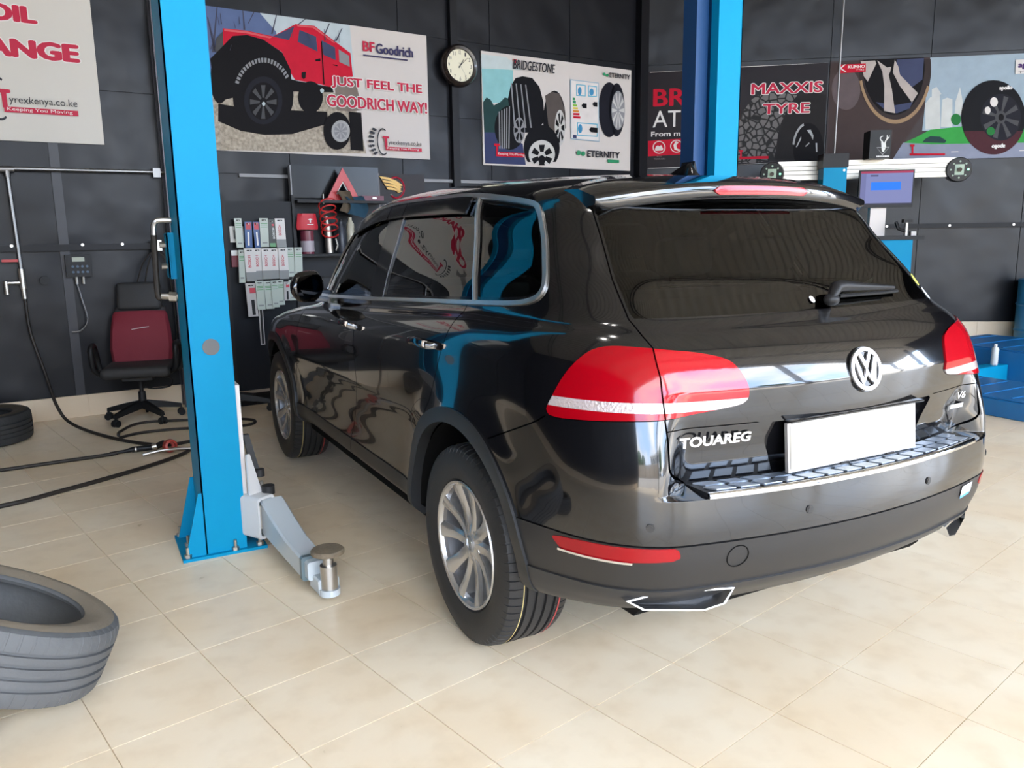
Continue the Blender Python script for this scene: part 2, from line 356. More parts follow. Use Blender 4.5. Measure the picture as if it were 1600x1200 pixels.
for (x, y, h) in ((1.2, -27, 6), (14, -26, 7.5), (-26, -28, 7)):
    t = thing('roadside_tree', {1.2: 'leafy tree beside the white apartment block', 14: 'tall leafy tree behind the stone wall', -26: 'leafy tree at the far end of the yard'}[x], 'tree', (x, y, -.26))
    MB().cyl((x, y, -.3), (x, y, h*.6), .22, .12).build('trunk', mat('bark', (.12, .08, .05), .9), t)
    cr = MB()
    for k in range(14): cr.sphere((x+rnd.uniform(-1.6, 1.6), y+rnd.uniform(-1.4, 1.4), h*rnd.uniform(.5, .95)), rnd.uniform(.7, 1.3), 10, 7)
    cr.build('crown', mat('foliage', (.04, .09, .025), .8, bump=.8, bscale=9, var=.5, vscale=5), t)
# ---- lamps under the roof (they glint on the car's shoulder)
M_lamp = mat('lamp_diffuser', (.9, .9, .9), .4, emit=((1, .97, .92), 60))
for k, (x, y, lab) in enumerate(((-1.06, .16, 'small round ceiling lamp over the gap beside the car'), (-1.55, .20, 'small round ceiling lamp over the near lift column'))):
    z = 4.35; l = thing('ceiling_lamp', lab, 'lamp', (x, y, z), 'lamps under the roof')
    MB().cyl((x, y, z+.09), (x, y, roof_z(x)-.1), .008, n=6).build('rod', M_truss, l)
    MB().lathe([(.02, .10), (.03, .07), (.075, .02), (.08, 0)], (x, y, z), (0, 0, 1), 24).build('shade', M_white, l)
    MB().lathe([(.001, -.004), (.04, -.003), (.068, .003)], (x, y, z), (0, 0, 1), 24).build('diffuser', M_lamp, l)
# ================================================================ THE CAR
def pchip(x,y,q):
    x=np.asarray(x,float);y=np.asarray(y,float);q=np.asarray(q,float)
    h=np.diff(x);d=np.diff(y)/h;m=np.zeros_like(y)
    for i in range(1,len(x)-1):
        if d[i-1]*d[i]>0:
            w1=2*h[i]+h[i-1];w2=h[i]+2*h[i-1];m[i]=(w1+w2)/(w1/d[i-1]+w2/d[i])
    m[0]=d[0];m[-1]=d[-1]
    k=np.clip(np.searchsorted(x,q)-1,0,len(x)-2);t=(q-x[k])/h[k]
    return (2*t**3-3*t**2+1)*y[k]+(t**3-2*t**2+t)*h[k]*m[k]+(-2*t**3+3*t**2)*y[k+1]+(t**3-t**2)*h[k]*m[k+1]
def sst(a,b,x): t=np.clip((x-a)/(b-a),0,1); return t*t*(3-2*t)
# key rings of the body: z at y=1, half width, rear taper, rear centre y, rear bow, corner back, corner side, front y, front bow, belt slope weight, roof sag weight
RK=np.array([
 #z     W     tap   yr     bow   cr   cs    yf   fb   sl   sag
 [.30, .80, .02, -.70, .18, .26, .34, 3.60, .25, 0,  0],
 [.35, .895,.02, -.79, .18, .27, .36, 3.70, .25, 0,  0],
 [.40, .938,.02, -.86, .19, .28, .38, 3.78, .25, 0,  0],
 [.45, .942,.02, -.915,.19, .28, .40, 3.81, .25, 0,  0],
 [.56, .938,.00, -.955,.19, .28, .42, 3.83, .25, 0,  0],
 [.66, .944,.005,-.966,.19, .28, .42, 3.83, .25, 0,  0],
 [.735,.952,.012,-.962,.19, .28, .42, 3.82, .25, 0,  0],
 [.80, .957,.022,-.957,.19, .28, .42, 3.80, .25, .1, 0],
 [.93, .956,.030,-.926,.20, .28, .42, 3.76, .25, .4, 0],
 [1.02,.948,.040,-.894,.21, .26, .42, 3.68, .25, .8, 0],
 [1.075,.932,.05,-.858,.21, .24, .40, 3.45, .22, 1., 0],
 [1.125,.900,.06,-.80,.21, .20, .36, 3.00, .20, 1., 0],
 [1.155,.868,.07,-.752,.20,.18, .32, 2.74, .28, 1., 0],
 [1.30,.822,.08, -.65, .20, .18, .30, 2.54, .32, .5, .0],
 [1.45,.768,.085, -.535,.20, .17, .30, 2.38, .34, .1, .2],
 [1.57,.724,.088, -.445,.20, .15, .28, 2.22, .36, 0., .5],
 [1.638,.675,.085,-.38, .20, .15, .28, 2.08, .36, 0., .75],
 [1.686,.53,.06, -.28, .20, .12, .26, 1.80, .3,  0., 1],
 [1.707,.24,.03, -.12, .20, .08, .14, 1.55, .2,  0., 1],
 [1.713,.004,.0, .05,  .0,  .002,.002,1.30, .0,  0., 1]])
VK=np.arange(len(RK))
NR,NC,NS,NFC,NF=44,26,210,16,14
VS=np.concatenate([np.linspace(0,6,52)[:-1],np.linspace(6,6.45,22)[:-1],np.linspace(6.45,12,78)[:-1],np.linspace(12,17,78)[:-1],np.linspace(17,19,14)])
def belt(y): return -.052*(np.maximum(y,.0)+.04*np.exp(-np.maximum(y,0)/.04)-1)
def sag(y): return -.030*np.clip((.9-y)/1.0,0,3)**2-.030*np.clip((y-.9)/.9,0,3)**2
def inset(z,x): # tailgate sits behind the bumper's load step
    return np.interp(z,[.738,.752,.85,.95,1.03],[0,.106,.076,.030,0])*(1-sst(.60,.74,np.abs(x)))
def ring(v):
    z,W,tap,yr,bow,cr,cs,yf,fb,sl,sg=[pchip(VK,RK[:,i],v) for i in range(11)]
    side=lambda y: W-tap*np.clip((.6-y)/1.2,0,2)**2-.02*np.clip((y-2.2)/1.3,0,2)**2*min(1,W/.9)
    rear=lambda x: yr+bow*x*x
    front=lambda x: yf-fb*x*x*1.6
    # rear corner
    xc=side(rear(W*.95)); yc=rear(xc)
    for _ in range(6): xc=side(yc);yc=rear(xc)
    xa=max(xc-cr,xc*.5); cs_=min(cs,.9); yb=yc+cs_
    pts=[]
    xs=np.linspace(0,xa,NR)[:-1]; pts.append(np.stack([xs,rear(xs)],1))
    def bez(P0,T0,P1,T1,n,c):
        t=np.linspace(0,1,n)[:,None]; d=c
        A=P0+(T0-P0)*d;B=P1+(T1-P1)*d
        return (1-t)**3*P0+3*(1-t)**2*t*A+3*(1-t)*t*t*B+t**3*P1
    P0=np.array([xa,rear(xa)]);P1=np.array([side(yb),yb]);K=np.array([xc,yc])
    # tangent intersection approx K adjusted
    m=2*bow*xa; s=-(side(yb+1e-3)-side(yb-1e-3))/2e-3
    # line1: P0+(a)(1,m); line2: P1+b(s,-1)... solve
    M=np.array([[1,-s],[m,1.]]);ab=np.linalg.solve(M,P1-P0);K=P0+ab[0]*np.array([1,m])
    pts.append(bez(P0,K,P1,K,NC,.62)[:-1])
    xf=side(yf-.35); 
    yfb=front(xf)-min(.55,.4*(yf-yb)); P2=np.array([side(yfb),yfb]); xg=max(xf-.30,xf*.45); P3=np.array([xg,front(xg)])
    ys=np.linspace(yb,yfb,NS)[:-1]; pts.append(np.stack([side(ys),ys],1))
    m=-3.2*fb*xg; s=(side(yfb+1e-3)-side(yfb-1e-3))/2e-3
    M=np.array([[s,-1],[1,-m]]);ab=np.linalg.solve(M,P3-P2);K=P2+ab[0]*np.array([s,1])
    pts.append(bez(P2,K,P3,K,NFC,.7)[:-1])
    xs=np.linspace(xg,0,NF);pts.append(np.stack([xs,front(xs)],1))
    p=np.concatenate(pts);x,y=p[:,0].copy(),p[:,1].copy()
    zz=z+sl*belt(y)+sg*sag(y)
    # wheel arch flares
    for yw in (0,2.893):
        r=np.hypot(y-yw,zz-.37); x=x+.022*np.exp(-((r-.46)/.10)**2)*sst(.6,.9,x)
    if .7<z<1.05:
        w=sst(.25,-.0,y-(-.95)) ; y=y+inset(zz,x)*(y<-.5)
    return np.stack([-x,y,zz],1)
def body_grid():
    return np.stack([ring(v) for v in VS])   # left half [V,U,3]
def poly_sdf(px, py, poly):
    px = np.asarray(px); py = np.asarray(py); d = np.full(px.shape, 1e9); ins = np.zeros(px.shape, bool); n = len(poly)
    for i in range(n):
        (ax, ay), (bx, by) = poly[i], poly[(i+1) % n]; ex, ey = bx-ax, by-ay
        t = np.clip(((px-ax)*ex+(py-ay)*ey)/(ex*ex+ey*ey+1e-12), 0, 1)
        d = np.minimum(d, np.hypot(px-ax-t*ex, py-ay-t*ey))
        if ay != by:
            c = ((ay > py) != (by > py)) & (px < (bx-ax)*(py-ay)/(by-ay)+ax); ins ^= c
    return np.where(ins, -d, d)
def line_dist(px, py, pts):
    d = np.full(np.shape(px), 1e9)
    for (ax, ay), (bx, by) in zip(pts[:-1], pts[1:]):
        ex, ey = bx-ax, by-ay; t = np.clip(((px-ax)*ex+(py-ay)*ey)/(ex*ex+ey*ey), 0, 1); d = np.minimum(d, np.hypot(px-ax-t*ex, py-ay-t*ey))
    return d
def smooth_poly(pts, n=5):
    return [(p.x, p.y) for p in spline([(a, b, 0) for a, b in pts], n, closed=True)]

class Shell:
    """the car's skin as polygons that can be parted along smooth outlines"""
    def __init__(s, G):
        V, U, _ = G.shape; s.P = G.reshape(-1, 3)
        du = np.gradient(G, axis=1); dv = np.gradient(G, axis=0)
        du[:, 0] = [-1, 0, 0]; 
        N = np.cross(dv, du); N /= np.maximum(np.linalg.norm(N, axis=2, keepdims=True), 1e-12)
        N[:, 0, 0] = 0; N[:, -1, 0] = 0
        N /= np.maximum(np.linalg.norm(N, axis=2, keepdims=True), 1e-12); N[-1] = (0, 0, 1)
        if (N[120, 150]*np.array([-1, 0, 0])).sum() < 0: N = -N; N[-1] = (0, 0, 1)
        s.N = N.reshape(-1, 3)
        s.F = [(i*U+j, (i+1)*U+j, (i+1)*U+j+1, i*U+j+1) for i in range(V-1) for j in range(U-1)]; s.L = ['body']*len(s.F)
    def part(s, field, frm, to):
        """every face labelled frm turns to `to` where field(x,y,z,A) < 0, cut along the zero line"""
        x, y, z = s.P.T; f = field(np.abs(x), y, z, y+np.abs(x)); f = np.where(np.abs(f) < 1e-7, 1e-7, f); neg = (f < 0).tolist()
        if isinstance(frm, str): frm = {frm}
        F, L, newP, newN, cache, n0 = [], [], [], [], {}, len(s.P)
        tm = to if isinstance(to, dict) else None
        for p, l in zip(s.F, s.L):
            if l not in frm: F.append(p); L.append(l); continue
            sg = [neg[i] for i in p]; t = tm[l] if tm else to
            if all(sg): F.append(p); L.append(t); continue
            if not any(sg): F.append(p); L.append(l); continue
            a, b = [], []; m = len(p)
            for k in range(m):
                i, j = p[k], p[(k+1) % m]; (a if neg[i] else b).append(i)
                if neg[i] != neg[j]:
                    key = (i, j) if i < j else (j, i)
                    if key not in cache:
                        w = f[i]/(f[i]-f[j]); cache[key] = n0+len(newP)
                        newP.append(s.P[i]+w*(s.P[j]-s.P[i])); q = s.N[i]+w*(s.N[j]-s.N[i]); newN.append(q/np.linalg.norm(q))
                    a.append(cache[key]); b.append(cache[key])
            if len(a) > 2: F.append(tuple(a)); L.append(t)
            if len(b) > 2: F.append(tuple(b)); L.append(l)
        s.F, s.L = F, L
        if newP: s.P = np.concatenate([s.P, newP]); s.N = np.concatenate([s.N, newN])
    def mesh(s, labels, name, m, parent, side='L', lift=0., depth=.012, both=False):
        """link the faces of some labels as one mesh (left, mirrored right, or both joined), with an inward rim"""
        if isinstance(labels, str): labels = {labels}
        fs = [p for p, l in zip(s.F, s.L) if l in labels]
        if not fs: print('EMPTY', name, labels); return None
        ids = sorted({i for p in fs for i in p}); mp = {i: k for k, i in enumerate(ids)}
        P = s.P[ids]+s.N[ids]*lift; N = s.N[ids]; fs = [tuple(mp[i] for i in p) for p in fs]
        cnt = {}
        for p in fs:
            for k in range(len(p)):
                i, j = p[k], p[(k+1) % len(p)]; e = (i, j) if i < j else (j, i); cnt[e] = 0 if e in cnt else (i, j)
        be = [e for e in cnt.values() if e and not (both and abs(P[e[0]][0]) < 1e-5 and abs(P[e[1]][0]) < 1e-5)]
        V, NN, FF = P.tolist(), N.tolist(), list(fs)
        if depth:
            rim = {}
            for i, j in be:
                q = []
                for a in (i, j):
                    if a not in rim:
                        rim[a] = (len(V), len(V)+1); V.append(P[a].tolist()); V.append((P[a]-N[a]*depth).tolist()); NN += [None, None]
                    q.append(rim[a])
                t = P[j]-P[i]; out = np.cross(t, (N[i]+N[j])/2); out = out/max(np.linalg.norm(out), 1e-9)
                for a, b_ in q:
                    for r_ in (a, b_): NN[r_] = (out if NN[r_] is None else np.array(NN[r_])+out).tolist()
                FF.append((q[0][0], q[0][1], q[1][1], q[1][0]))
        V = np.array(V); NN = np.array(NN); NN /= np.maximum(np.linalg.norm(NN, axis=1, keepdims=True), 1e-9)
        mir = np.array([-1, 1, 1])
        if side == 'R': V = V*mir; NN = NN*mir; FF = [p[::-1] for p in FF]
        if both:
            n = len(V); key = {}
            V2 = V*mir; idx = []
            Vl, Nl = V.tolist(), NN.tolist()
            for k in range(n):
                if abs(V[k][0]) < 1e-5: idx.append(k)
                else: idx.append(len(Vl)); Vl.append(V2[k].tolist()); Nl.append((NN[k]*mir).tolist())
            FF = FF+[tuple(idx[i] for i in p[::-1]) for p in FF]; V = np.array(Vl); NN = np.array(Nl)
        me = bpy.data.meshes.new(name); me.from_pydata(V.tolist(), [], FF); me.materials.append(m)
        me.polygons.foreach_set('use_smooth', [True]*len(me.polygons))
        # face winding is checked against the skin's normals
        me.update()
        k = 0; w = 0
        for p in me.polygons[:60]: w += p.normal.dot(Vector(NN[p.vertices[0]]))
        if w < 0: me.flip_normals()
        me.normals_split_custom_set_from_vertices(NN.tolist())
        o = bpy.data.objects.new(name, me); COL.objects.link(o); o.parent = parent; return o

M_paint = mat('black_car_paint', (.004, .004, .005), .12, coat=1., ior=1.5)
M_gloss = mat('gloss_black_trim', (.006, .006, .007), .08)
M_clad = mat('dark_cladding', (.022, .021, .021), .36, bump=.03, bscale=400)
M_archtrim = mat('arch_plastic', (.020, .021, .023), .42, bump=.04, bscale=400)
M_liner = mat('matte_black', (.004, .004, .004), .9, spec=.1)
M_sglass = tint_glass('side_glass', (.20, .24, .22), 1.55)
M_rglass = tint_glass('rear_glass', (.055, .065, .06), 1.55)
M_wglass = tint_glass('windscreen_glass', (.62, .68, .64), 1.5)
M_red = mat('lamp_red', (.30, .001, .006), .12, coat=.25, spec=.35, bump=.06, bscale=18)
M_redin = mat('lamp_red_clear', (.36, .003, .009), .08, coat=.35, bump=.10, bscale=14)
M_lwhite = mat('lamp_white', (.60, .52, .52), .12, .3, coat=1., bump=.5, bscale=120)

car = thing('car', 'black sport utility car with red tail lamps parked at the lift', 'car', (0, 1.4, 0))
SH = Shell(body_grid())
gate_z = [.70, .745, .77, .82, .90, .96, 1.07, 1.15, 1.22, 1.33, 1.45, 1.55, 1.66]
gate_a = [-.22, -.20, -.168, -.14, -.13, -.115, -.09, -.05, .062, .150, .225, .290, .34]
GATE = list(zip(gate_a, gate_z))
gate = lambda z: np.interp(z, gate_z, gate_a)
LAMP = smooth_poly([(.37, .95), (.345, 1.01), (.285, 1.08), (.21, 1.13), (.14, 1.148), (.05, 1.15), (-.05, 1.145), (-.11, 1.14), (-.22, 1.13), (-.32, 1.113), (-.37, 1.09), (-.41, 1.05), (-.422, 1.02), (-.405, .99), (-.32, .978), (-.24, .97), (-.12, .96), (.04, .955), (.22, .948)], 4)
DLO = smooth_poly([(.34, 1.622), (-.05, 1.583), (-.135, 1.552), (-.185, 1.50), (-.275, 1.38), (-.315, 1.315), (-.31, 1.275), (-.27, 1.252), (-.17, 1.236), (.14, 1.22), (.7, 1.195), (1.21, 1.17), (1.75, 1.148), (2.2, 1.130), (2.235, 1.145), (2.19, 1.22), (2.08, 1.335), (1.96, 1.43), (1.84, 1.505), (1.71, 1.558), (1.44, 1.603), (1.16, 1.625), (.67, 1.628)], 4)
REFL = [(.355, .592), (.2, .60), (-.19, .603), (-.19, .565), (-.01, .558), (.30, .556)]
RECESS = [(-.3, .922), (.388, .922), (.31, .757), (-.3, .757)]
bs = lambda A: np.interp(A, [.30, .375, .43, .71, .95], [.950, .948, .92, .82, .80])
sB = lambda z: np.interp(z, [.40, .49, .65, .78, .88, .95, 1.06, 1.17, 1.25], [1.38, 1.34, 1.24, 1.165, 1.18, 1.20, 1.21, 1.21, 1.20])
sC = lambda z: np.interp(z, [.40, .81, .86, .96, 1.09, 1.16, 1.22, 1.27], [.40, .28, .24, .20, .15, .14, .135, .12])
sA = lambda z: np.interp(z, [.40, .50, .66, .83, 1.0, 1.15], [2.40, 2.43, 2.41, 2.34, 2.29, 2.26])
P = SH.part
P(lambda x, y, z, A: z-np.where(A < .5, .375, .345), 'body', 'cut')
RC, FC = (.015, .38), (2.893, .375)
for c, n in ((RC, 'arch_r'), (FC, 'arch_f')):
    P(lambda x, y, z, A: np.hypot(y-c[0], z-c[1])-.437, 'body', 'cut')
    P(lambda x, y, z, A: np.hypot(y-c[0], z-c[1])-.490, 'body', n)
P(lambda x, y, z, A: np.maximum.reduce([A-gate(z), .753-z, z-1.60, y+.2]), 'body', 'tailgate')
P(lambda x, y, z, A: np.maximum.reduce([A-gate(z)+.014, 1.222-z, z-1.585, y+.2]), 'tailgate', 'rear_glass')
P(lambda x, y, z, A: np.maximum(poly_sdf(A, z, LAMP), y+.3), {'body', 'tailgate'}, {'body': 'lamp_out', 'tailgate': 'lamp_in'})
P(lambda x, y, z, A: np.maximum(z-1.004, .976-z), {'lamp_out', 'lamp_in'}, {'lamp_out': 'band_out', 'lamp_in': 'band_in'})
P(lambda x, y, z, A: np.maximum.reduce([z-bs(A), A-1.0, y-.2]), 'body', 'bumper')
P(lambda x, y, z, A: z-.607, 'bumper', 'valance')
P(lambda x, y, z, A: poly_sdf(A, z, REFL), 'valance', 'reflector')
P(lambda x, y, z, A: z-.462, 'valance', 'valance_lip')
P(lambda x, y, z, A: np.maximum(poly_sdf(x, z, RECESS), y+.7), 'tailgate', 'recess')
P(lambda x, y, z, A: np.maximum(poly_sdf(y, z, DLO), .3-x), 'body', 'chrome')
P(lambda x, y, z, A: np.maximum(poly_sdf(y, z, DLO)+.015, .3-x), 'chrome', 'pillar')
dl = lambda y, z: poly_sdf(y, z, DLO)+.028
pl = lambda z, a, b: a+(b-a)*(z-1.19)/(1.56-1.19)
P(lambda x, y, z, A: np.maximum(dl(y, z), pl(z, 1.225, 1.235)-y), 'pillar', 'glass_front')
P(lambda x, y, z, A: np.maximum.reduce([dl(y, z), y-pl(z, 1.03, 1.03), pl(z, .080, .312)-y]), 'pillar', 'glass_rear')
P(lambda x, y, z, A: np.maximum(dl(y, z), y-pl(z, .035, .265)), 'pillar', 'glass_quarter')
P(lambda x, y, z, A: np.maximum.reduce([z-.47, .35-y, y-2.5]), 'body', 'sill')
P(lambda x, y, z, A: np.maximum.reduce([sB(z)-y, y-sA(z), z-1.26]), 'body', 'front_door')
P(lambda x, y, z, A: np.maximum.reduce([sC(z)-y, y-sB(z), z-1.26]), 'body', 'rear_door')
P(lambda x, y, z, A: np.maximum.reduce([x-(.70-.30*(z-1.1)), 1.135-z, z-1.60, 1.7-y, x-.66]), 'body', 'windscreen')
SOLID = {'body', 'front_door', 'rear_door', 'tailgate', 'bumper', 'sill'}
g = .0026
ALL = SOLID | {'lamp_out', 'lamp_in', 'band_out', 'band_in', 'valance'}
def band(d, w, labels, to='gap', cond=lambda x, y, z, A: np.full(x.shape, -1.)):
    """a strip of half width w along the zero line of the signed field d, cut in two passes so thin strips stay whole"""
    P(lambda x, y, z, A: np.maximum(d(x, y, z, A)-w, cond(x, y, z, A)), labels, {l: '~'+l for l in labels})
    P(lambda x, y, z, A: d(x, y, z, A)+w, {'~'+l for l in labels}, {'~'+l: l for l in labels})
    SH.L = [to if l[0] == '~' else l for l in SH.L]
band(lambda x, y, z, A: A-gate(z), .0032, ALL, cond=lambda x, y, z, A: np.maximum.reduce([z-1.59, .755-z, y+.2]))
band(lambda x, y, z, A: poly_sdf(A, z, LAMP), .0022, {'body', 'tailgate', 'bumper'}, cond=lambda x, y, z, A: y+.3)
band(lambda x, y, z, A: z-bs(A), g, {'body', 'bumper'}, cond=lambda x, y, z, A: np.maximum(A-.72, .372-A))
band(lambda x, y, z, A: z-.607, .003, {'bumper', 'valance'}, cond=lambda x, y, z, A: A-.9)
band(lambda x, y, z, A: y-sB(z), g, {'body', 'front_door', 'rear_door', 'sill'}, cond=lambda x, y, z, A: z-1.22)
band(lambda x, y, z, A: y-sC(z), g, {'body', 'rear_door'}, cond=lambda x, y, z, A: z-1.23)
band(lambda x, y, z, A: y-sA(z), g, {'body', 'front_door'}, cond=lambda x, y, z, A: z-1.13)
band(lambda x, y, z, A: z-.47, .004, {'front_door', 'rear_door', 'sill', 'body'}, cond=lambda x, y, z, A: np.maximum(.35-y, y-2.5))
band(lambda x, y, z, A: z-.926, .0016, {'tailgate'}, cond=lambda x, y, z, A: np.maximum(.388-x, y+.5))
band(lambda x, y, z, A: y-pl(z, .057, .289), .0055, {'pillar'}, 'chrome')
band(lambda x, y, z, A: y-pl(z, 1.038, 1.038), 0.0035, {'pillar'}, 'strip')

SH.mesh('body', 'body_shell', M_paint, car, both=True)
SH.mesh('tailgate', 'tailgate', M_paint, car, both=True, depth=.03)
bump = SH.mesh('bumper', 'rear_bumper', M_paint, car, both=True)
val = SH.mesh('valance', 'lower_valance', M_clad, car, both=True)
SH.mesh('valance_lip', 'valance_lip', mat('lip_plastic', (.030, .029, .029), .40), val, both=True, lift=.006)
rg = SH.mesh('rear_glass', 'rear_window', M_rglass, car, both=True, lift=-.004, depth=.004)
SH.mesh('windscreen', 'windscreen', M_wglass, car, both=True, depth=.004)
SH.mesh('recess', 'plate_recess', M_paint, car, both=True, lift=-.028)
SH.mesh(SOLID | {'arch_r', 'arch_f', 'gap', 'pillar', 'valance', 'valance_lip'}, 'inner_panel', M_liner, car, both=True, lift=-.022, depth=0)
for sd in 'LR':
    fd = SH.mesh('front_door', 'front_door', M_paint, car, sd); rd = SH.mesh('rear_door', 'rear_door', M_paint, car, sd)
    SH.mesh('sill', 'sill', M_clad, car, sd)
    for a in ('arch_r', 'arch_f'): SH.mesh(a, 'wheel_arch_trim', M_archtrim, car, sd, lift=.010, depth=.05)
    SH.mesh('chrome', 'window_trim', mat('satin_trim', (.90, .90, .90), .36, 1.), car, sd, lift=.009, depth=.02); SH.mesh('strip', 'pillar_strip', mat('strip_grey', (.20, .20, .21), .3, .6), car, sd, lift=.002)
    SH.mesh('pillar', 'window_pillar', M_gloss, car, sd)
    for a in ('glass_front', 'glass_rear', 'glass_quarter'): SH.mesh(a, 'side_window', M_sglass, car, sd, lift=-.005, depth=.004)
    lo = SH.mesh('lamp_out', 'tail_lamp', M_red, car, sd, lift=.005, depth=.02); SH.mesh('band_out', 'white_strip', M_lwhite, lo, sd, lift=.0045)
    li = SH.mesh('lamp_in', 'tail_lamp', M_redin, car, sd, lift=.005, depth=.02); SH.mesh('band_in', 'white_strip', M_lwhite, li, sd, lift=.0045)
    SH.mesh('reflector', 'reflector', M_red, val, sd, lift=.003)
for o in list(car.children):                      # parts were laid out in world coordinates
    o.location = -car.location
# ---- helpers that find the skin
_P, _N = SH.P[:240*306], SH.N[:240*306]
_rear = (_P[:, 1] < -.28) & (_P[:, 2] > .36); _RP, _RN = _P[_rear], _N[_rear]
_side = (_P[:, 0] < -.5) & (_P[:, 1] > -.45); _SP, _SN = _P[_side], _N[_side]
_top = _P[:, 2] > 1.4; _TP, _TN = _P[_top], _N[_top]
def rear_pt(x, z, lift=0.):
    k = ((_RP[:, 0]+abs(x))**2+(_RP[:, 2]-z)**2).argmin(); p, n = _RP[k], _RN[k]
    y = p[1]-(n[0]*(-abs(x)-p[0])+n[2]*(z-p[2]))/n[1]; s = -1 if x < 0 else 1
    return Vector((x, y, z))+Vector((-s*n[0], n[1], n[2]))*lift
def side_pt(y, z, lift=0.):
    k = ((_SP[:, 1]-y)**2+(_SP[:, 2]-z)**2).argmin(); p, n = _SP[k], _SN[k]
    x = p[0]-(n[1]*(y-p[1])+n[2]*(z-p[2]))/n[0]; return Vector((x, y, z))+Vector(n)*lift
def roof_pt(x, y):
    k = ((_TP[:, 0]+abs(x))**2+(_TP[:, 1]-y)**2).argmin(); p, n = _TP[k], _TN[k]
    return p[2]-(n[0]*(-abs(x)-p[0])+n[1]*(y-p[1]))/n[2]
def rear_text(s, x0, x1, z0, z1, name, m, parent, bold=.012, shear=0., lift=.004, th=.003):
    Q, F = text_mesh(s, x0, z0, x1, z1, bold, shear); mb = MB()
    C4 = [rear_pt(a, b, lift) for a, b in ((x0, z0), (x1, z0), (x1, z1), (x0, z1))]
    def bil(a, b): p, q = (a-x0)/(x1-x0), (b-z0)/(z1-z0); return C4[0]*(1-p)*(1-q)+C4[1]*p*(1-q)+C4[2]*p*q+C4[3]*(1-p)*q
    mb.add([bil(a, b) for a, b in Q], F)
    return mb.build(name, m, parent, 0)

# ---- wheels: alloy rim with five pairs of spokes, tyre with four grooves
def make_tyre(R=.366, W=.255, bead=.232, pitch=72, closed_in=False, cut=.006):
    hw = W/2
    prof = [(bead, -hw*.80), (bead+.012, -hw*.90), (bead+.05, -hw*.985), (R-.065, -hw), (R-.03, -hw*.965), (R-.012, -hw*.90)]
    tread = []
    g = [-.056, -.019, .019, .056]; sc_ = hw/.1275
    tread.append((R-.004, -.098*sc_))
    for c in g:
        c *= sc_
        tread += [(R, c-.0062*sc_), (R-.009, c-.0048*sc_), (R-.009, c+.0048*sc_), (R, c+.0062*sc_)]
    tread.append((R-.004, .098*sc_))
    prof = prof+tread+[(r, -h) for r, h in prof[::-1]]
    prof += [(bead+.008, hw*.7), (R-.03, hw*.6), (R-.03, -hw*.6), (bead+.008, -hw*.7)] if closed_in else []
    vs, fs, m = [], [], len(prof)
    ang = []
    for k in range(pitch): ang += [(2*math.pi*k/pitch, 0), (2*math.pi*(k+.80)/pitch, 0), (2*math.pi*(k+.82)/pitch, 1), (2*math.pi*(k+.98)/pitch, 1)]
    for t, notch in ang:
        for r, h in prof:
            rr = r-cut if notch and .066*sc_ < abs(h) < hw*.95 and r > R-.02 else r
            vs.append((-h, rr*math.cos(t), rr*math.sin(t)))
    n = len(ang); fs = [(k*m+i, k*m+(i+1) % m, ((k+1) % n)*m+(i+1) % m, ((k+1) % n)*m+i) for k in range(n) for i in range(m if closed_in else m-1)]
    return vs, fs
M_alloy = mat('alloy', (.60, .59, .58), .27, .8, coat=.3)
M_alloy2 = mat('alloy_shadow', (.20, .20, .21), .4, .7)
M_disc = mat('brake_disc', (.30, .29, .28), .35, .9)
M_tyre = mat('tyre', (.020, .020, .021), .55, bump=.06, bscale=180, var=.12, vscale=8)
def mesh_of(mb, name, m, smooth=30):
    o = mb.build(name, m, None, smooth); me = o.data; bpy.data.objects.remove(o); return me
v_, f_ = make_tyre(); me_tyre = mesh_of(MB().add(v_, f_), 'tyre', M_tyre, 28)
X = Vector((-1, 0, 0))
rim = MB(); rim.lathe([(.222, .100), (.236, .112), (.233, .117), (.225, .114), (.217, .100)], (0, 0, 0), X, 64, closed=True)
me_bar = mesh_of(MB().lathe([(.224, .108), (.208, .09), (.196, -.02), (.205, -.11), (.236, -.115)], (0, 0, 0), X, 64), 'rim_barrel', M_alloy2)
for k in range(5):
    for sg in (-1, 1):
        a0 = R2D(90+72*k); rings = []
        for r, w, h, da in ((.030, .022, .088, 20), (.070, .0215, .084, 17.5), (.12, .021, .086, 16.5), (.17, .0245, .096, 16.3), (.205, .030, .106, 16.2), (.226, .034, .110, 16.0)):
            a = a0+sg*R2D(da); c = Vector((0, math.cos(a), math.sin(a))); t = Vector((0, -math.sin(a), math.cos(a)))
            rings.append([c*r+t*(w*q)+X*(h+dh) for q, dh in ((-1, -.045), (-1, -.010 if sg > 0 else -.003), (-.45*sg if sg > 0 else -.8, 0), (.8 if sg > 0 else .45, 0), (1, -.003 if sg > 0 else -.010), (1, -.045))])
        rim.loft(rings)
rim.lathe([(.001, .088), (.034, .088), (.060, .084), (.076, .076), (.080, .04)], (0, 0, 0), X, 40)
me_rim = mesh_of(rim, 'wheel', M_alloy, 35)
me_cap = mesh_of(MB().lathe([(.001, .094), (.026, .0935), (.030, .090), (.031, .086)], (0, 0, 0), X, 32), 'centre_cap', mat('cap_grey', (.35, .35, .36), .3, .6))
lug = MB().cyl((-.070, .056, 0), (-.086, .056, 0), .0095, n=6); me_lug = mesh_of(lug, 'lug_bolt', M_steel)
me_disc = mesh_of(MB().lathe([(.07, .03), (.168, .03), (.168, .008), (.07, .008)], (0, 0, 0), X, 48, closed=True).cyl((0, 0, 0), (-.045, 0, 0), .08, n=24), 'brake_disc', M_disc)
me_cal = mesh_of(MB().box(-.06, .02, -.19, -.10, -.07, .09, b=.015), 'brake_caliper', mat('caliper', (.06, .06, .065), .5))
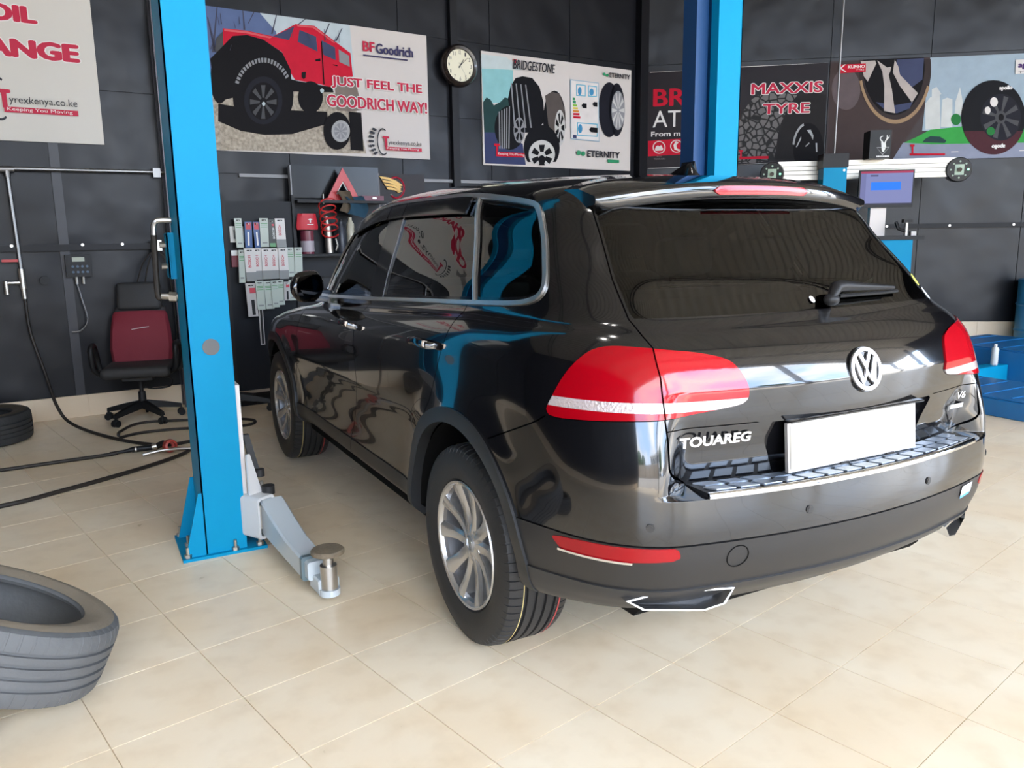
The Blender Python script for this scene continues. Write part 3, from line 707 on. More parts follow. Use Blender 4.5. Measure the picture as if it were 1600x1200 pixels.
me_line1 = mesh_of(MB().lathe([(.3668, .0655), (.3668, .0685)], (0, 0, 0), X, 96), 'tread_stripe', mat('yellow_line', (.75, .62, .25), .6))
me_line2 = mesh_of(MB().lathe([(.3668, -.079), (.3668, -.074)], (0, 0, 0), X, 96), 'tread_stripe', mat('red_line', (.45, .06, .06), .6))
# two-letter emblem, V over W in a ring, as strokes
def emblem(mb, F, r, th, n=40):
    """F(u,v,lift) maps the emblem's plane; u to the right, v up"""
    def stroke(pts, w):
        vs = []; m = len(pts)
        for i, (a, b) in enumerate(pts):
            p0 = Vector(pts[max(i-1, 0)]); p1 = Vector(pts[min(i+1, m-1)]); t = (p1-p0).normalized(); nn = Vector((-t.y, t.x))
            if 0 < i < m-1:
                t1 = (Vector(pts[i])-p0).normalized(); n1 = Vector((-t1.y, t1.x)); nn = nn/max(.35, nn.dot(n1))
            vs += [F(a+nn.x*w*s, b+nn.y*w*s, l) for s in (-1, 1) for l in (0, th)]
        fs = []
        for i in range(m-1):
            o, q = i*4, i*4+4; fs += [(o, o+1, q+1, q), (o+1, o+3, q+3, q+1), (o+3, o+2, q+2, q+3), (o+2, o, q, q+2)]
        fs += [(0, 2, 3, 1), (4*m-4, 4*m-3, 4*m-1, 4*m-2)]; mb.add(vs, fs)
    c = [(r*.90*math.cos(2*math.pi*i/n), r*.90*math.sin(2*math.pi*i/n)) for i in range(n+1)]; stroke(c, r*.085)
    stroke([(-.36*r, .76*r), (0, .10*r), (.36*r, .76*r)], r*.085)
    stroke([(-.66*r, .52*r), (-.30*r, -.66*r), (0, -.06*r), (.30*r, -.66*r), (.66*r, .52*r)], r*.085)
mb = MB(); emblem(mb, lambda u, v, l: (-.0935-l, -u, v), .026, .0012); me_logo = mesh_of(mb, 'cap_emblem', M_chrome, 0)
for sx, yy in ((-1, 0.), (-1, 2.893), (1, 0.), (1, 2.893)):
    def sub(name, me, par):
        o = bpy.data.objects.new(name, me); COL.objects.link(o); o.parent = par; return o
    w = sub('wheel', me_rim, car); w.location = Vector((sx*.832, yy, .366))-car.location; w.rotation_euler = (R2D(8 if yy else -4), 0, math.pi if sx > 0 else 0)
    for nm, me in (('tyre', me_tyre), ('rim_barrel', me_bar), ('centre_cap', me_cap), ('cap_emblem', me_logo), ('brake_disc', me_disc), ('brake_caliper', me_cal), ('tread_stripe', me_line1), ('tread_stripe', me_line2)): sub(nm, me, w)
    for k in range(5): sub('lug_bolt', me_lug, w).rotation_euler = (R2D(54+72*k), 0, 0)
# wheel housings and underbody
for sx in (-1, 1):
    for yc, zc in (RC, FC):
        mb = MB(); ar = [R2D(-25+230*k/28) for k in range(29)]
        mb.loft([[(sx*x, yc+.437*math.cos(a), max(.385, zc+.437*math.sin(a))) for a in ar] for x in (.93, .58)], closed=False)
        mb.add([(sx*.58, yc+.437*math.cos(a), max(.385, zc+.437*math.sin(a))) for a in ar], [tuple(range(29))])
        mb.build('wheel_housing', M_liner, car, 40, fix=False)
MB().box(-.66, .66, -.62, 3.5, .26, .36, b=.04).box(-.88, .88, .5, 2.4, .30, .37).box(-.50, .50, -.80, -.5, .34, .44, b=.03).build('underbody', M_liner, car)
for yy in (-.05, 2.893): MB().cyl((-.72, yy, .366), (.72, yy, .366), .05).build('axle', M_liner, car)

# ---- roof spoiler with the third brake lamp, roof aerial
xs = np.linspace(-.625, .625, 41); rings = []
for x in xs:
    q = abs(x)/.625; yt = -.452+.09*q**2.2; zt = 1.632-.045*q**2.4; y0 = -.16; y1 = (y0+yt)/2
    zr = roof_pt(x, y0)
    e = 1-max(0, (q-.93)/.07)**2*.55
    rings.append([(x, y0, zr-.01), (x, y0-.02, roof_pt(x, y0-.02)+.003), (x, y1, (zr+zt)/2+.010), (x, yt+.03, zt+.003), (x, yt+.006, zt-.004), (x, yt, zt-.014), (x, yt+.002, zt-.014-.026*e), (x, yt+.012, zt-.012-.042*e), (x, -.34+.02*q, zt-.012-.046*e), (x, -.30, zt-.05)])
sp = MB().loft(rings).build('roof_spoiler', M_paint, car, 50)
bl_ = []
for x in np.linspace(-.212, .212, 25):
    q = abs(x)/.625; yt = -.452+.09*q**2.2; zt = 1.632-.045*q**2.4; e = math.sqrt(max(0, 1-(max(0, abs(x)-.185)/.0275)**2))*.0135+.0008; zc = zt-.028
    bl_.append([(x, yt+.006, zc+e), (x, yt-.006, zc+e), (x, yt-.009, zc), (x, yt-.006, zc-e), (x, yt+.006, zc-e)])
MB().loft(bl_).build('brake_lamp', mat('brake_lamp_red', (.34, .006, .014), .2, coat=.25), sp, 50)
fin = []
for t in np.linspace(0, 1, 9):
    h = .05*(1-(1-t)**2.2) if t < .75 else .05*(1-(1-.75)**2.2)*(1-t)/.25+.004; yy = .05-.17*t; w = .022*(1-abs(t-.55))**.5; zz = roof_pt(0, yy)-.004
    fin.append([(-w, yy, zz), (-w*.5, yy, zz+h*.7), (0, yy, zz+h), (w*.5, yy, zz+h*.7), (w, yy, zz)])
MB().loft(fin).build('roof_aerial', M_gloss, car, 50)

# ---- tail dressing
def rp(x, z, l=0.): return rear_pt(x, z, l)
e_v = (rp(0, 1.105)-rp(0, .99)).normalized(); e_n = Vector((1, 0, 0)).cross(e_v); e_c = (rp(0, 1.105)+rp(0, .99))/2+e_n*.012
EF = lambda u, v, l: e_c+Vector((u, 0, 0))+e_v*v+e_n*l
mb = MB(); emblem(mb, lambda u, v, l: EF(u, v, .0015+l), .067, .006); M_badge = mat('badge_chrome', (.92, .90, .91), .32, .75)
em = mb.build('round_emblem', M_badge, car, 20)
em['label'] = 'round chrome emblem on the tailgate'
disc = MB(); disc.loft([[EF(r*math.cos(a), r*math.sin(a), l) for a in np.linspace(0, 2*math.pi, 33)[:-1]] for r, l in ((.070, -.03), (.069, 0.), (.001, 0.))], cap=False); disc.build('emblem_backing', M_gloss, em, 40)
rear_text('TOUAREG', -.655, -.415, .872, .903, 'badge_lettering', M_badge, car, .035, .0, .006)
rear_text('V6', .585, .64, .880, .906, 'badge_lettering', M_badge, car, .02, 0., .006)
for x0, x1, z0, z1 in ((.545, .556, .842, .862), (.560, .640, .846, .862)): MB().add([rear_pt(x, z, .004) for x, z in ((x0, z0), (x1, z0), (x1, z1), (x0, z1))], [(0, 1, 2, 3)]).build('badge_bar', M_chrome, car, 0)
# number plate (its characters are not legible in the photograph)
pc = [rp(x, z, -.008) for x, z in ((-.29, .764), (.29, .764), (.29, .908), (-.29, .908))]
y_b = -.885; y_t = -.872
def PF(x, z, l=0.): t = (z-.764)/.144; return Vector((x, y_b+(y_t-y_b)*t-l, z))
pl_ = MB(); pl_.add([PF(x, z, l) for l in (-.012, 0.) for x, z in ((-.29, .762), (.29, .762), (.29, .910), (-.29, .910))], [(0, 1, 2, 3), (7, 6, 5, 4), (0, 4, 5, 1), (1, 5, 6, 2), (2, 6, 7, 3), (3, 7, 4, 0)])
npl = pl_.build('number_plate', mat('plate_frame', (.42, .40, .39), .35, .2), car, 0); npl['label'] = 'plain white number plate in a pale frame'
MB().add([PF(x, z, .0015) for x, z in ((-.280, .771), (.280, .771), (.280, .901), (-.280, .901))], [(0, 1, 2, 3)]).build('plate_face', mat('plate_white', (.42, .385, .31), .5, spec=.2), npl, 0)
MB().box(-.30, .30, -.899, -.86, .916, .924, b=.003).build('plate_light_bar', M_gloss, car)
for x in (-.05, .16): MB().box(x-.02, x+.02, -.893, -.875, .748, .764, b=.003).build('plate_clip', M_clad, car)
# load step on the bumper: two rows of ribs behind a bright lip
ry = lambda x: -.9605+.19*x*x
stp = MB(); stp.loft([[(x, ry(x)+.003, .7395), (x, ry(x)-.002, .745), (x, ry(x)+.004, .7525), (x, ry(x)+.106, .7545), (x, ry(x)+.106, .745)] for x in np.linspace(-.60, .60, 41)])
stp = stp.build('load_step', mat('step_black', (.01, .01, .011), .3), car, 30)
lipm = MB(); lipm.loft([[(x, ry(x)-.0025, .737), (x, ry(x)-.0045, .745), (x, ry(x)+.001, .7535), (x, ry(x)+.007, .7545), (x, ry(x)+.007, .745), (x, ry(x)+.002, .737)] for x in np.linspace(-.60, .60, 41)])
lipm.build('bright_lip', M_chrome, stp, 50)
M_rib = mat('step_plate', (.55, .62, .72), .30, .9)
for row, (d0, d1, n) in enumerate(((.015, .050, 15), (.060, .095, 15))):
    for k in range(n):
        x0 = -.575+1.15*k/n; x1 = x0+1.15/n-.016; sk = .009
        q = [(x0+sk, ry(x0)+d0), (x1+sk, ry(x1)+d0), (x1-sk, ry(x1)+d1), (x0-sk, ry(x0)+d1)]
        MB().add([(a, b, .754) for a, b in q]+[(a*.999, b, .7585) for a, b in q], [(4, 5, 6, 7), (0, 1, 5, 4), (1, 2, 6, 5), (2, 3, 7, 6), (3, 0, 4, 7)]).build('step_plate', M_rib, stp, 0)
# exhaust tips, parking sensors, reflector chrome, tow cover, stickers, wiper
for sx in (-1, 1):
    po = [(-.79, .428), (-.745, .398), (-.58, .388), (-.515, .402), (-.485, .448), (-.70, .455)]
    pi_ = [(-.778, .4255), (-.741, .4035), (-.582, .3935), (-.523, .406), (-.494, .4435), (-.70, .450)]
    yq = lambda x: -.885+.115*(max(0, -x-.485)/.30)**1.5
    ex = MB(); ex.loft([[(x if sx < 0 else -x, yq(x)+d, z) for x, z in p] for p, d in (([(-.62+(x+.62)*.6, .455+(z-.42)*.4) for x, z in po], .22), ([(x, z+.012) for x, z in po], .08), (po, .0), (pi_, .0), (pi_, .06))])
    ex.build('exhaust_tip', M_chrome, car, 25)
    for x, z in ((sx*.76, .665), (sx*.27, .668)):
        c = rp(x, z, 0); nn = (rp(x, z, 1)-c); MB().cyl(c-nn*.01, c+nn*.003, .012, n=20).cyl(c+nn*.003, c+nn*.0045, .008, n=20).build('parking_sensor', M_clad, bump)
    st = MB(); q_ = []
    for A in np.linspace(.325, -.02, 30):
        lo_, hi_ = .45, .93
        for _ in range(30):                          # the skin point whose y+|x| is A
            mi = (lo_+hi_)/2; p_ = rp(-mi, .555); lo_, hi_ = (mi, hi_) if p_.y+mi < A else (lo_, mi)
        q_.append(mi)
    q_ = [sum(q_[max(0, k-2):k+3])/len(q_[max(0, k-2):k+3]) for k in range(len(q_))]
    st.loft([[rp(sx*x, z, l) for z, l in ((.5585, .001), (.5585, .007), (.552, .007), (.552, .001))] for x in q_]); st.build('reflector_trim', M_chrome, val, 60)
c = rp(-.50, .555, .0); nn = rp(-.50, .555, 1)-c
MB().tube([rp(-.50+.034*math.cos(a), .555+.034*math.sin(a), .001) for a in np.linspace(0, 2*math.pi, 30)[:-1]], .0015, 5, closed=True).build('tow_eye_cover', M_liner, val)
MB().add([rp(x, z, .004) for x, z in ((.52, .558), (.60, .562), (.60, .598), (.52, .596))], [(0, 1, 2, 3)]).build('bumper_sticker', mat('sticker_white', (.8, .8, .85), .4), val, 0)
MB().add([rp(x, z, .005) for x, z in ((.518, .552), (.59, .557), (.59, .565), (.518, .562))], [(0, 1, 2, 3)]).build('bumper_sticker', mat('sticker_blue', (.1, .4, .8), .4), val, 0)
for (x, z, r, c3) in ((.625, 1.285, .021, (.72, .75, .12)), (.645, 1.238, .021, (.72, .78, .86))):
    MB().add([rp(x+r*.8*math.cos(a), z+r*math.sin(a), .001) for a in np.linspace(0, 2*math.pi, 25)[:-1]], [tuple(range(24))]).build('glass_sticker', mat('sticker%.2f' % z, c3, .4), rg, 0)
MB().add([rp(-.03+.010*math.cos(a), 1.252+.010*math.sin(a), .001) for a in np.linspace(0, 2*math.pi, 25)[:-1]], [tuple(range(24))]).build('glass_sticker', mat('sticker_w', (.85, .85, .85), .4), rg, 0)
wp = MB(); wp.sphere(rp(.03, 1.238, .018), (.03, .022, .02), 14, 8)
wp.tube([rp(.025, 1.240, .025), rp(.06, 1.266, .034), rp(.085, 1.268, .036), rp(.20, 1.262, .034), rp(.37, 1.256, .026)], [.014, .021, .019, .013, .008], 10)
wp = wp.build('rear_wiper', M_blackpl, car, 60)
MB().tube([rp(x, 1.252, .008) for x in np.linspace(.09, .42, 12)], .006, 6).build('wiper_blade', M_rubber, wp)

# ---- sides: handles, mirrors, wind deflectors
SH.part(lambda x, y, z, A: np.maximum.reduce([-(poly_sdf(y, z, DLO)+.078), .365-y, y-1.78, 1.47-z]), {'pillar', 'glass_front', 'glass_rear'}, {'pillar': 'visor', 'glass_front': 'visor', 'glass_rear': 'visor'})
band(lambda x, y, z, A: y-1.235, .005, {'visor'}, 'visor_gap')
M_visor = mat('smoked_acrylic', (.008, .008, .009), .10)
for sd in 'LR':
    o = SH.mesh('visor', 'wind_deflector', M_visor, car, sd, lift=.012, depth=.010); o.location = -car.location
    s = -1 if sd == 'L' else 1; mir = Matrix.Diagonal((-s, 1, 1, 1)) if s > 0 else Matrix.Identity(4)
    mir = Matrix.Diagonal((1 if s < 0 else -1, 1, 1, 1))
    for y, z in ((.32, 1.068), (1.30, 1.048)):
        h = MB(); pts = [side_pt(y+d, z-.004*abs(d)/.1, l) for d, l in ((-.105, .004), (-.095, .030), (-.05, .042), (.0, .045), (.05, .042), (.095, .030), (.105, .004))]
        rings = []
        for k, p in enumerate(pts):
            hh = .016 if 0 < k < 6 else .010; rings.append([p+Vector((dx, 0, dz)) for dx, dz in ((.008, -hh), (-.004, -hh*.8), (-.008, 0), (-.004, hh*.8), (.008, hh), (.012, 0))])
        h.loft(rings); h.v = [tuple(mir @ Vector(q)) for q in h.v]; h = h.build('door_handle', M_paint, car, 50)
        t = MB().loft([[side_pt(y+d, z, l)+Vector((0, 0, dz)) for l, dz in ((.034, -.014), (.048, -.010), (.050, .0), (.048, .010), (.034, .014))] for d in (-.085, -.052)])
        t.v = [tuple(mir @ Vector(q)) for q in t.v]; t.build('handle_tip', M_chrome, h, 50)
    rings = []
    for t_ in np.linspace(0, 1, 15):
        x = -.875-.195*t_; r_ = max(.12, (1-abs(2*t_-1)**3.2))**.42; yy = 1.975-.09*t_; hz = .092*r_*(1-.12*t_); hy = .085*r_
        rings.append([(x, yy+hy*math.cos(a)*(1 if math.cos(a) > 0 else .6), 1.205+hz*math.sin(a)) for a in np.linspace(0, 2*math.pi, 21)[:-1]])
    m_ = MB().loft(rings); m_.loft([[(-.83, 2.12, 1.11), (-.83, 1.94, 1.11), (-.83, 1.94, 1.18), (-.83, 2.12, 1.18)], [(-.93, 2.03, 1.12), (-.93, 1.93, 1.12), (-.93, 1.93, 1.18), (-.93, 2.03, 1.18)]])
    m_.v = [tuple(mir @ Vector(q)) for q in m_.v]; m_ = m_.build('door_mirror', M_paint, car, 60)
    gl = MB().add([mir @ Vector((-.972+.078*math.copysign(abs(math.cos(a))**.7, math.cos(a)), 1.875+.036*math.cos(a), 1.205+.068*math.copysign(abs(math.sin(a))**.7, math.sin(a)))) for a in np.linspace(0, 2*math.pi, 33)[:-1]], [tuple(range(32))])
    gl.build('mirror_glass', mat('mirror_glass', (.18, .18, .19), .03, 1.), m_, 0)

# ---- cabin
M_seat = mat('dark_leather', (.035, .032, .03), .5); M_dash = mat('dash', (.03, .03, .03), .6)
for x in (-.40, .40):
    T = Matrix.Translation((x, 1.35, .62))
    st = MB().box(-.26, .26, -.28, .30, -.06, .10, T, .05, 2).box(-.25, .25, -.07, .07, 0, .62, T @ Matrix.Translation((0, -.28, .05)) @ Matrix.Rotation(R2D(14), 4, 'X'), .05, 2).build('front_seat', M_seat, car, 40)
    MB().box(-.14, .14, -.05, .05, 0, .18, T @ Matrix.Translation((0, -.45, .72)), .045, 2).build('headrest', M_seat, st, 40)
T = Matrix.Translation((0, .38, .64)); rs = MB().box(-.66, .66, -.25, .28, -.06, .10, T, .05, 2).box(-.66, .66, -.07, .07, 0, .58, T @ Matrix.Translation((0, -.25, .05)) @ Matrix.Rotation(R2D(16), 4, 'X'), .05, 2).build('rear_seat', M_seat, car, 40)
for x in (-.45, 0, .45): MB().box(-.13, .13, -.04, .04, 0, .15, T @ Matrix.Translation((x, -.43, .66)), .04, 2).build('headrest', M_seat, rs, 40)
MB().box(-.76, .76, 2.05, 2.6, .80, 1.10, b=.06, seg=2).build('dashboard', M_dash, car, 40)
MB().box(-.72, .72, -.6, 2.5, .40, .52).build('cabin_floor', M_liner, car, 0)
MB().box(-.66, .66, -.66, -.05, .52, .98).build('luggage_cover', M_liner, car, 0)
sw_ = MB(); Tq = Matrix.Translation((.40, 1.93, 1.07)) @ Matrix.Rotation(R2D(65), 4, 'X')
sw_.tube([(.18*math.cos(a), .18*math.sin(a), 0) for a in np.linspace(0, 2*math.pi, 33)[:-1]], .015, 8, closed=True, T=Tq); sw_.box(-.17, .17, -.025, .025, -.02, .01, Tq); sw_.build('steering_wheel', M_dash, car, 40)
# ================================================================ LIFT
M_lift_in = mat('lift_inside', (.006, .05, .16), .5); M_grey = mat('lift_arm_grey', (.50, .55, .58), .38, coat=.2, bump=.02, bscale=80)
M_grey2 = mat('arm_insert', (.13, .18, .20), .4); M_blk = mat('black_rubber_pad', (.012, .012, .013), .6)
M_bolt = mat('galvanised', (.50, .47, .42), .4, 1.); M_pad = mat('rusty_pad', (.20, .16, .11), .75, .3, bump=.6, bscale=40, var=.4, vscale=30)
def lift_column(label, sx):
    """C-section column, open towards the car; sx=-1 is the near (left) one"""
    L = thing('lift_column', label, 'car lift', (sx*1.58, 1.46, 0), 'columns of the car lift')

    def bx(mb, x0, x1, y0, y1, z0, z1, **k): a, b = sorted((sx*x0, sx*x1)); return mb.box(a, b, y0, y1, z0, z1, **k)
    H = 3.65
    c = MB(); bx(c, 1.668, 1.675, 1.31, 1.60, .012, H); bx(c, 1.49, 1.675, 1.31, 1.317, .012, H); bx(c, 1.49, 1.675, 1.593, 1.60, .012, H)
    bx(c, 1.49, 1.497, 1.317, 1.375, .012, H); bx(c, 1.49, 1.497, 1.535, 1.593, .012, H); bx(c, 1.44, 1.70, 1.29, 1.62, H, H+.015)
    c.build('column', M_bluepaint, L, 0)
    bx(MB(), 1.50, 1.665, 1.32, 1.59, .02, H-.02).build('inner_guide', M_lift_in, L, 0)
    b = MB(); bx(b, 1.40, 1.78, 1.285, 1.655, .0, .014); b.build('base_plate', M_bluepaint, L, 0)
    for y in (1.305, 1.60):
        MB().prism([(0, 0), (.09, 0), (.015, .30), (0, .30)], (sx*1.675, y, .014), (sx, 0, 0), (0, 0, 1), (0, .010, 0)).build('gusset', M_bluepaint, L, 0)
    MB().prism([(0, 0), (.10, 0), (.015, .26), (0, .26)], (sx*1.66, 1.60, .014), (0, 1, 0), (0, 0, 1), (sx*.01, 0, 0)).build('gusset', M_bluepaint, L, 0)
    for x, y in ((1.755, 1.31), (1.545, 1.30), (1.755, 1.63), (1.735, 1.47), (1.43, 1.31), (1.43, 1.63)):
        q = MB().cyl((sx*x, y, .014), (sx*x, y, .03), .017, n=6).cyl((sx*x, y, .03), (sx*x, y, .065), .008, n=10); q.build('anchor_bolt', M_bolt, L)
    return L
near = lift_column('blue steel lift column in the foreground with a grey arm at its foot', -1)
far = lift_column('blue steel lift column rising behind the car roof', 1)

MB().cyl((-1.58, 1.311, .988), (-1.58, 1.306, .988), .037, n=32).build('grey_plug', mat('plug_grey', (.10, .10, .10), .5), near)
# shuttle cover and safety details on the near column
MB().box(-1.488, -1.468, 1.33, 1.58, .10, .80).build('carriage', M_white, near, 0)
MB().loft([[(-1.462, 1.36, .55), (-1.435, 1.36, .55), (-1.435, 1.39, .55), (-1.462, 1.39, .55)], [(-1.435, 1.335, .345), (-1.395, 1.335, .345), (-1.395, 1.375, .345), (-1.435, 1.375, .345)]]).build('door_guard', M_blk, near, 20)
MB().cyl((-1.405, 1.325, .35), (-1.405, 1.325, .385), .022, n=16).build('rubber_stop', M_blk, near)
br = MB().box(-1.70, -1.69, 1.52, 1.70, 1.29, 1.50, b=.004).build('side_bracket', M_bluepaint, near, 0)
MB().box(-1.70, -1.675, 1.52, 1.60, 1.29, 1.50).build('side_bracket', M_bluepaint, near, 0)
for z in (1.345, 1.445):
    MB().cyl((-1.70, 1.655, z), (-1.725, 1.655, z), .014, n=6).build('bracket_bolt', M_bolt, near)
hy = MB().tube(spline([(-1.675, 1.55, 1.555), (-1.715, 1.56, 1.557), (-1.742, 1.565, 1.550), (-1.752, 1.57, 1.525), (-1.754, 1.57, 1.48)], 6), .013, 10).build('hydraulic_elbow', M_steel, near)
MB().tube(spline([(-1.754, 1.57, 1.49), (-1.757, 1.57, 1.38), (-1.76, 1.57, 1.22), (-1.745, 1.57, 1.205)], 6), .0135, 10).build('hydraulic_hose', M_hose, near)
MB().cyl((-1.675, 1.55, 1.205), (-1.745, 1.565, 1.21), .014, n=8).cyl((-1.68, 1.55, 1.205), (-1.712, 1.558, 1.207), .024, n=6).build('hose_fitting', M_bolt, near)
# lift arm of the near column
e_ = Vector((.86, .51, 0)); n_ = Vector((.51, -.86, 0))            # bracket: a rounded box ring the arm slides into
M_brk = mat('bracket_white', (.60, .60, .60), .35)
def rring(w, h, c, q=8): return [(sx_*(w-c)+c*math.cos(a), sy_*(h-c)+c*math.sin(a)) for sx_, sy_, a0 in ((1, 1, 0), (-1, 1, 90), (-1, -1, 180), (1, -1, 270)) for a in [R2D(a0+90*i/4) for i in range(5)]]
bc = Vector((-1.430, 1.284, .172))
MB().loft([[bc+e_*u+UP*v+n_*d for u, v in rring(w, h, c)] for w, h, c, d in ((.052, .102, .02, -.09), (.052, .102, .02, .055), (.041, .089, .014, .055), (.040, .088, .014, -.08))]).build('arm_bracket', M_brk, near, 30)
MB().prism([(-.03, 0), (.045, 0), (-.012, .20), (-.03, .20)], bc+UP*.10-n_*.03, e_, UP, n_*.012).build('bracket_web', M_brk, near, 0)
MB().box(-.02, .02, -.02, .02, -.06, .06, Matrix.Translation(bc+n_*.02-e_*.012), .004).build('latch_block', M_bolt, near, 0)
MB().cyl((-1.375, 1.305, .264), (-1.375, 1.305, .305), .030, n=20).build('pivot_cap', M_blk, near)
MB().cyl((-1.40, 1.34, .264), (-1.40, 1.34, .32), .012, n=10).build('locking_pin', M_bolt, near)
A_ = Vector((-1.372, 1.262, 0)); B_ = Vector((-1.325, .715, 0)); dr = (B_-A_).normalized(); sd_ = Vector((dr.y, -dr.x, 0))
def arm_ring(t, w, z0, z1, c=.008):
    p = A_+(B_-A_)*t; return [p+sd_*a+UP*z for a, z in ((-w, z0+c), (-w+c, z0), (w-c, z0), (w, z0+c), (w, z1-c), (w-c, z1), (-w+c, z1), (-w, z1-c))]
MB().loft([arm_ring(0, .056, .085, .255), arm_ring(.35, .054, .075, .20), arm_ring(.62, .052, .065, .165), arm_ring(1, .05, .055, .150)]).build('lift_arm', M_grey, near, 20)
sp_ = lambda t, z: A_+(B_-A_)*t-sd_*(.0565-.004*t)+UP*z
MB().add([sp_(.10, .222), sp_(.10, .150), sp_(.60, .118)]+[sp_(.10, .222)-sd_*.002, sp_(.10, .150)-sd_*.002, sp_(.60, .118)-sd_*.002], [(0, 1, 2), (5, 4, 3), (0, 3, 4, 1), (1, 4, 5, 2), (2, 5, 3, 0)]).build('arm_recess_shade', mat('arm_shadow_grey', (.22, .25, .27), .45), near, 0)  # darker plate painting the shade of the arm's triangular recess
MB().loft([arm_ring(.985, .053, .05, .155), arm_ring(1.03, .053, .05, .155)]).build('arm_insert', M_grey2, near, 20)
MB().loft([arm_ring(1.02, .040, .062, .142), arm_ring(1.10, .040, .062, .142)]).build('arm_extension', M_grey, near, 20)
PC = Vector((-1.290, .592, 0))
MB().cyl(PC+UP*.018, PC+UP*.045, .043, n=28).box(-.045, .045, 0, .115, .018, .085, Matrix.Translation(PC) @ Matrix.Rotation(math.atan2(-dr.y, -dr.x)-math.pi/2, 4, 'Z'), .006).build('pad_holder', M_grey, near, 30)
MB().cyl(PC+UP*.045, PC+UP*.145, .035, n=28).cyl(PC+UP*.145, PC+UP*.20, .022, n=20).build('pad_screw', M_steel, near, 30)
MB().lathe([(.001, .010), (.030, .012), (.062, .010), (.068, .004), (.068, -.008), (.060, -.012), (.001, -.012)], PC+UP*.205, (0, 0, 1), 36).build('lift_pad', M_pad, near, 40)
# far column's carriage and cover
MB().box(1.40, 1.49, 1.40, 1.52, .1, 2.95).build('carriage_rail', M_lift_in, far, 0)
MB().prism([(0, 0), (.11, 0), (.11, .10), (.08, .19), (.05, .10)], (1.30, 1.36, 1.70), (1, 0, 0), (0, 0, 1), (0, .12, 0)).build('safety_lock', M_blackpl, far, 0)
far.location.x -= .12

# ================================================================ TYRES LYING ABOUT
def loose_tyre(label, loc, rot, R, W, bead, col):
    m = mat('worn_tyre_%s' % label[:6], col, .75, bump=.15, bscale=60, var=.25, vscale=9)
    v, f = make_tyre(R, W, bead, 60, True, .0015)
    me = mesh_of(MB().add(v, f), 'tyre', m, 30); t = thing('loose_tyre', label, 'tyre', loc, 'loose tyres on the floor')
    o = bpy.data.objects.new('rubber', me); COL.objects.link(o); o.parent = t; t.rotation_euler = rot
    sw = MB().lathe([(bead+.006, W/2*.90), (bead+.05, W/2+.0015), (R-.062, W/2+.003), (R-.03, W/2*.98)], (0, 0, 0), (-1, 0, 0), 72)
    s = bpy.data.objects.new('dusty_sidewall', mesh_of(sw, 'dusty_sidewall', mat('dusty_%s' % label[:6], (col[0]*2.1+.01, col[1]*1.7+.006, col[2]*1.25), .8, bump=.2, bscale=50, var=.2, vscale=7), 40)); COL.objects.link(s); s.parent = t
    li = MB().lathe([(bead+.004, W/2*.78), (R-.028, W/2*.55), (R-.028, -W/2*.55), (bead+.004, -W/2*.78)], (0, 0, 0), (-1, 0, 0), 64)
    s = bpy.data.objects.new('inner_liner', mesh_of(li, 'inner_liner', mat('tyre_liner', (.012, .013, .016), .35), 40)); COL.objects.link(s); s.parent = t
    return t
tq = Vector((-1, 0, 0)).rotation_difference(Vector((.447, .099, .889)).normalized()).to_euler()
loose_tyre('worn grey tyre tilted in the left foreground, dusty sidewall up', (-2.433, .342, .270), tq, .36, .235, .235, (.095, .096, .097))
loose_tyre('dark tyre lying flat, only its edge showing under the tilted foreground tyre', (-2.73, .15, .083), (0, R2D(90), 0), .29, .16, .19, (.035, .035, .036))
loose_tyre('black tyre lying flat by the left wall near the red chair', (-2.82, 4.50, .12), (0, R2D(90), 0), .335, .225, .21, (.024, .025, .026))

# ================================================================ AIR LINE, HOSES, AIR TOOL
M_pipe = mat('galvanised_pipe', (.22, .215, .21), .4, .9)
ap = thing('compressed_air_pipe', 'grey air pipe along the left wall with a tap at its drop', 'pipe', WF(-1.2, 1.1, .05))
MB().cyl(WF(-2.6, 2.03, .05), WF(-.02, 2.04, .05), .016, n=12).build('main_pipe', M_pipe, ap)
MB().cyl(WF(-1.24, 2.028, .05), WF(-1.14, 2.03, .05), .026, n=12).cyl(WF(-1.19, 2.03, .05), WF(-1.19, 1.97, .05), .024, n=12).build('tee_joint', M_pipe, ap)
MB().cyl(WF(-1.19, 1.98, .05), WF(-1.175, 1.26, .05), .017, n=12).build('drop_pipe', M_pipe, ap)
MB().cyl(WF(-1.175, 1.26, .05), WF(-1.175, 1.10, .05), .026, n=10).cyl(WF(-1.175, 1.15, .05), WF(-1.29, 1.15, .06), .016, n=10).cyl(WF(-1.29, 1.165, .06), WF(-1.29, 1.06, .06), .018, n=10).build('tap_body', M_bolt, ap)
wbox(MB(), WF, -1.30, -1.19, 1.315, 1.335, .06, .085).build('tap_lever', mat('lever_red', (.45, .02, .02), .4), ap, 0)
MB().cyl(WF(-1.175, 1.10, .05), WF(-1.172, 1.02, .05), .020, n=10).build('hose_coupling', M_bolt, ap)
MB().cyl(WF(-1.02, 1.16, .03), WF(-1.02, 1.16, .06), .035, n=16).build('pressure_gauge', M_blackpl, ap)
for u in (-2.2, -.1): wbox(MB(), WF, u-.03, u+.03, 1.995, 2.07, 0, .07).build('pipe_clip', M_pipe, ap, 0)
def hose(label, pts, r=.0125, m=None):
    return tag(MB().tube(spline(pts, 8), r, 10).build('air_hose', m or M_hose, None, 60), label, 'hose', 'hoses on the floor')
hp = WF(-1.172, 1.03, .05)
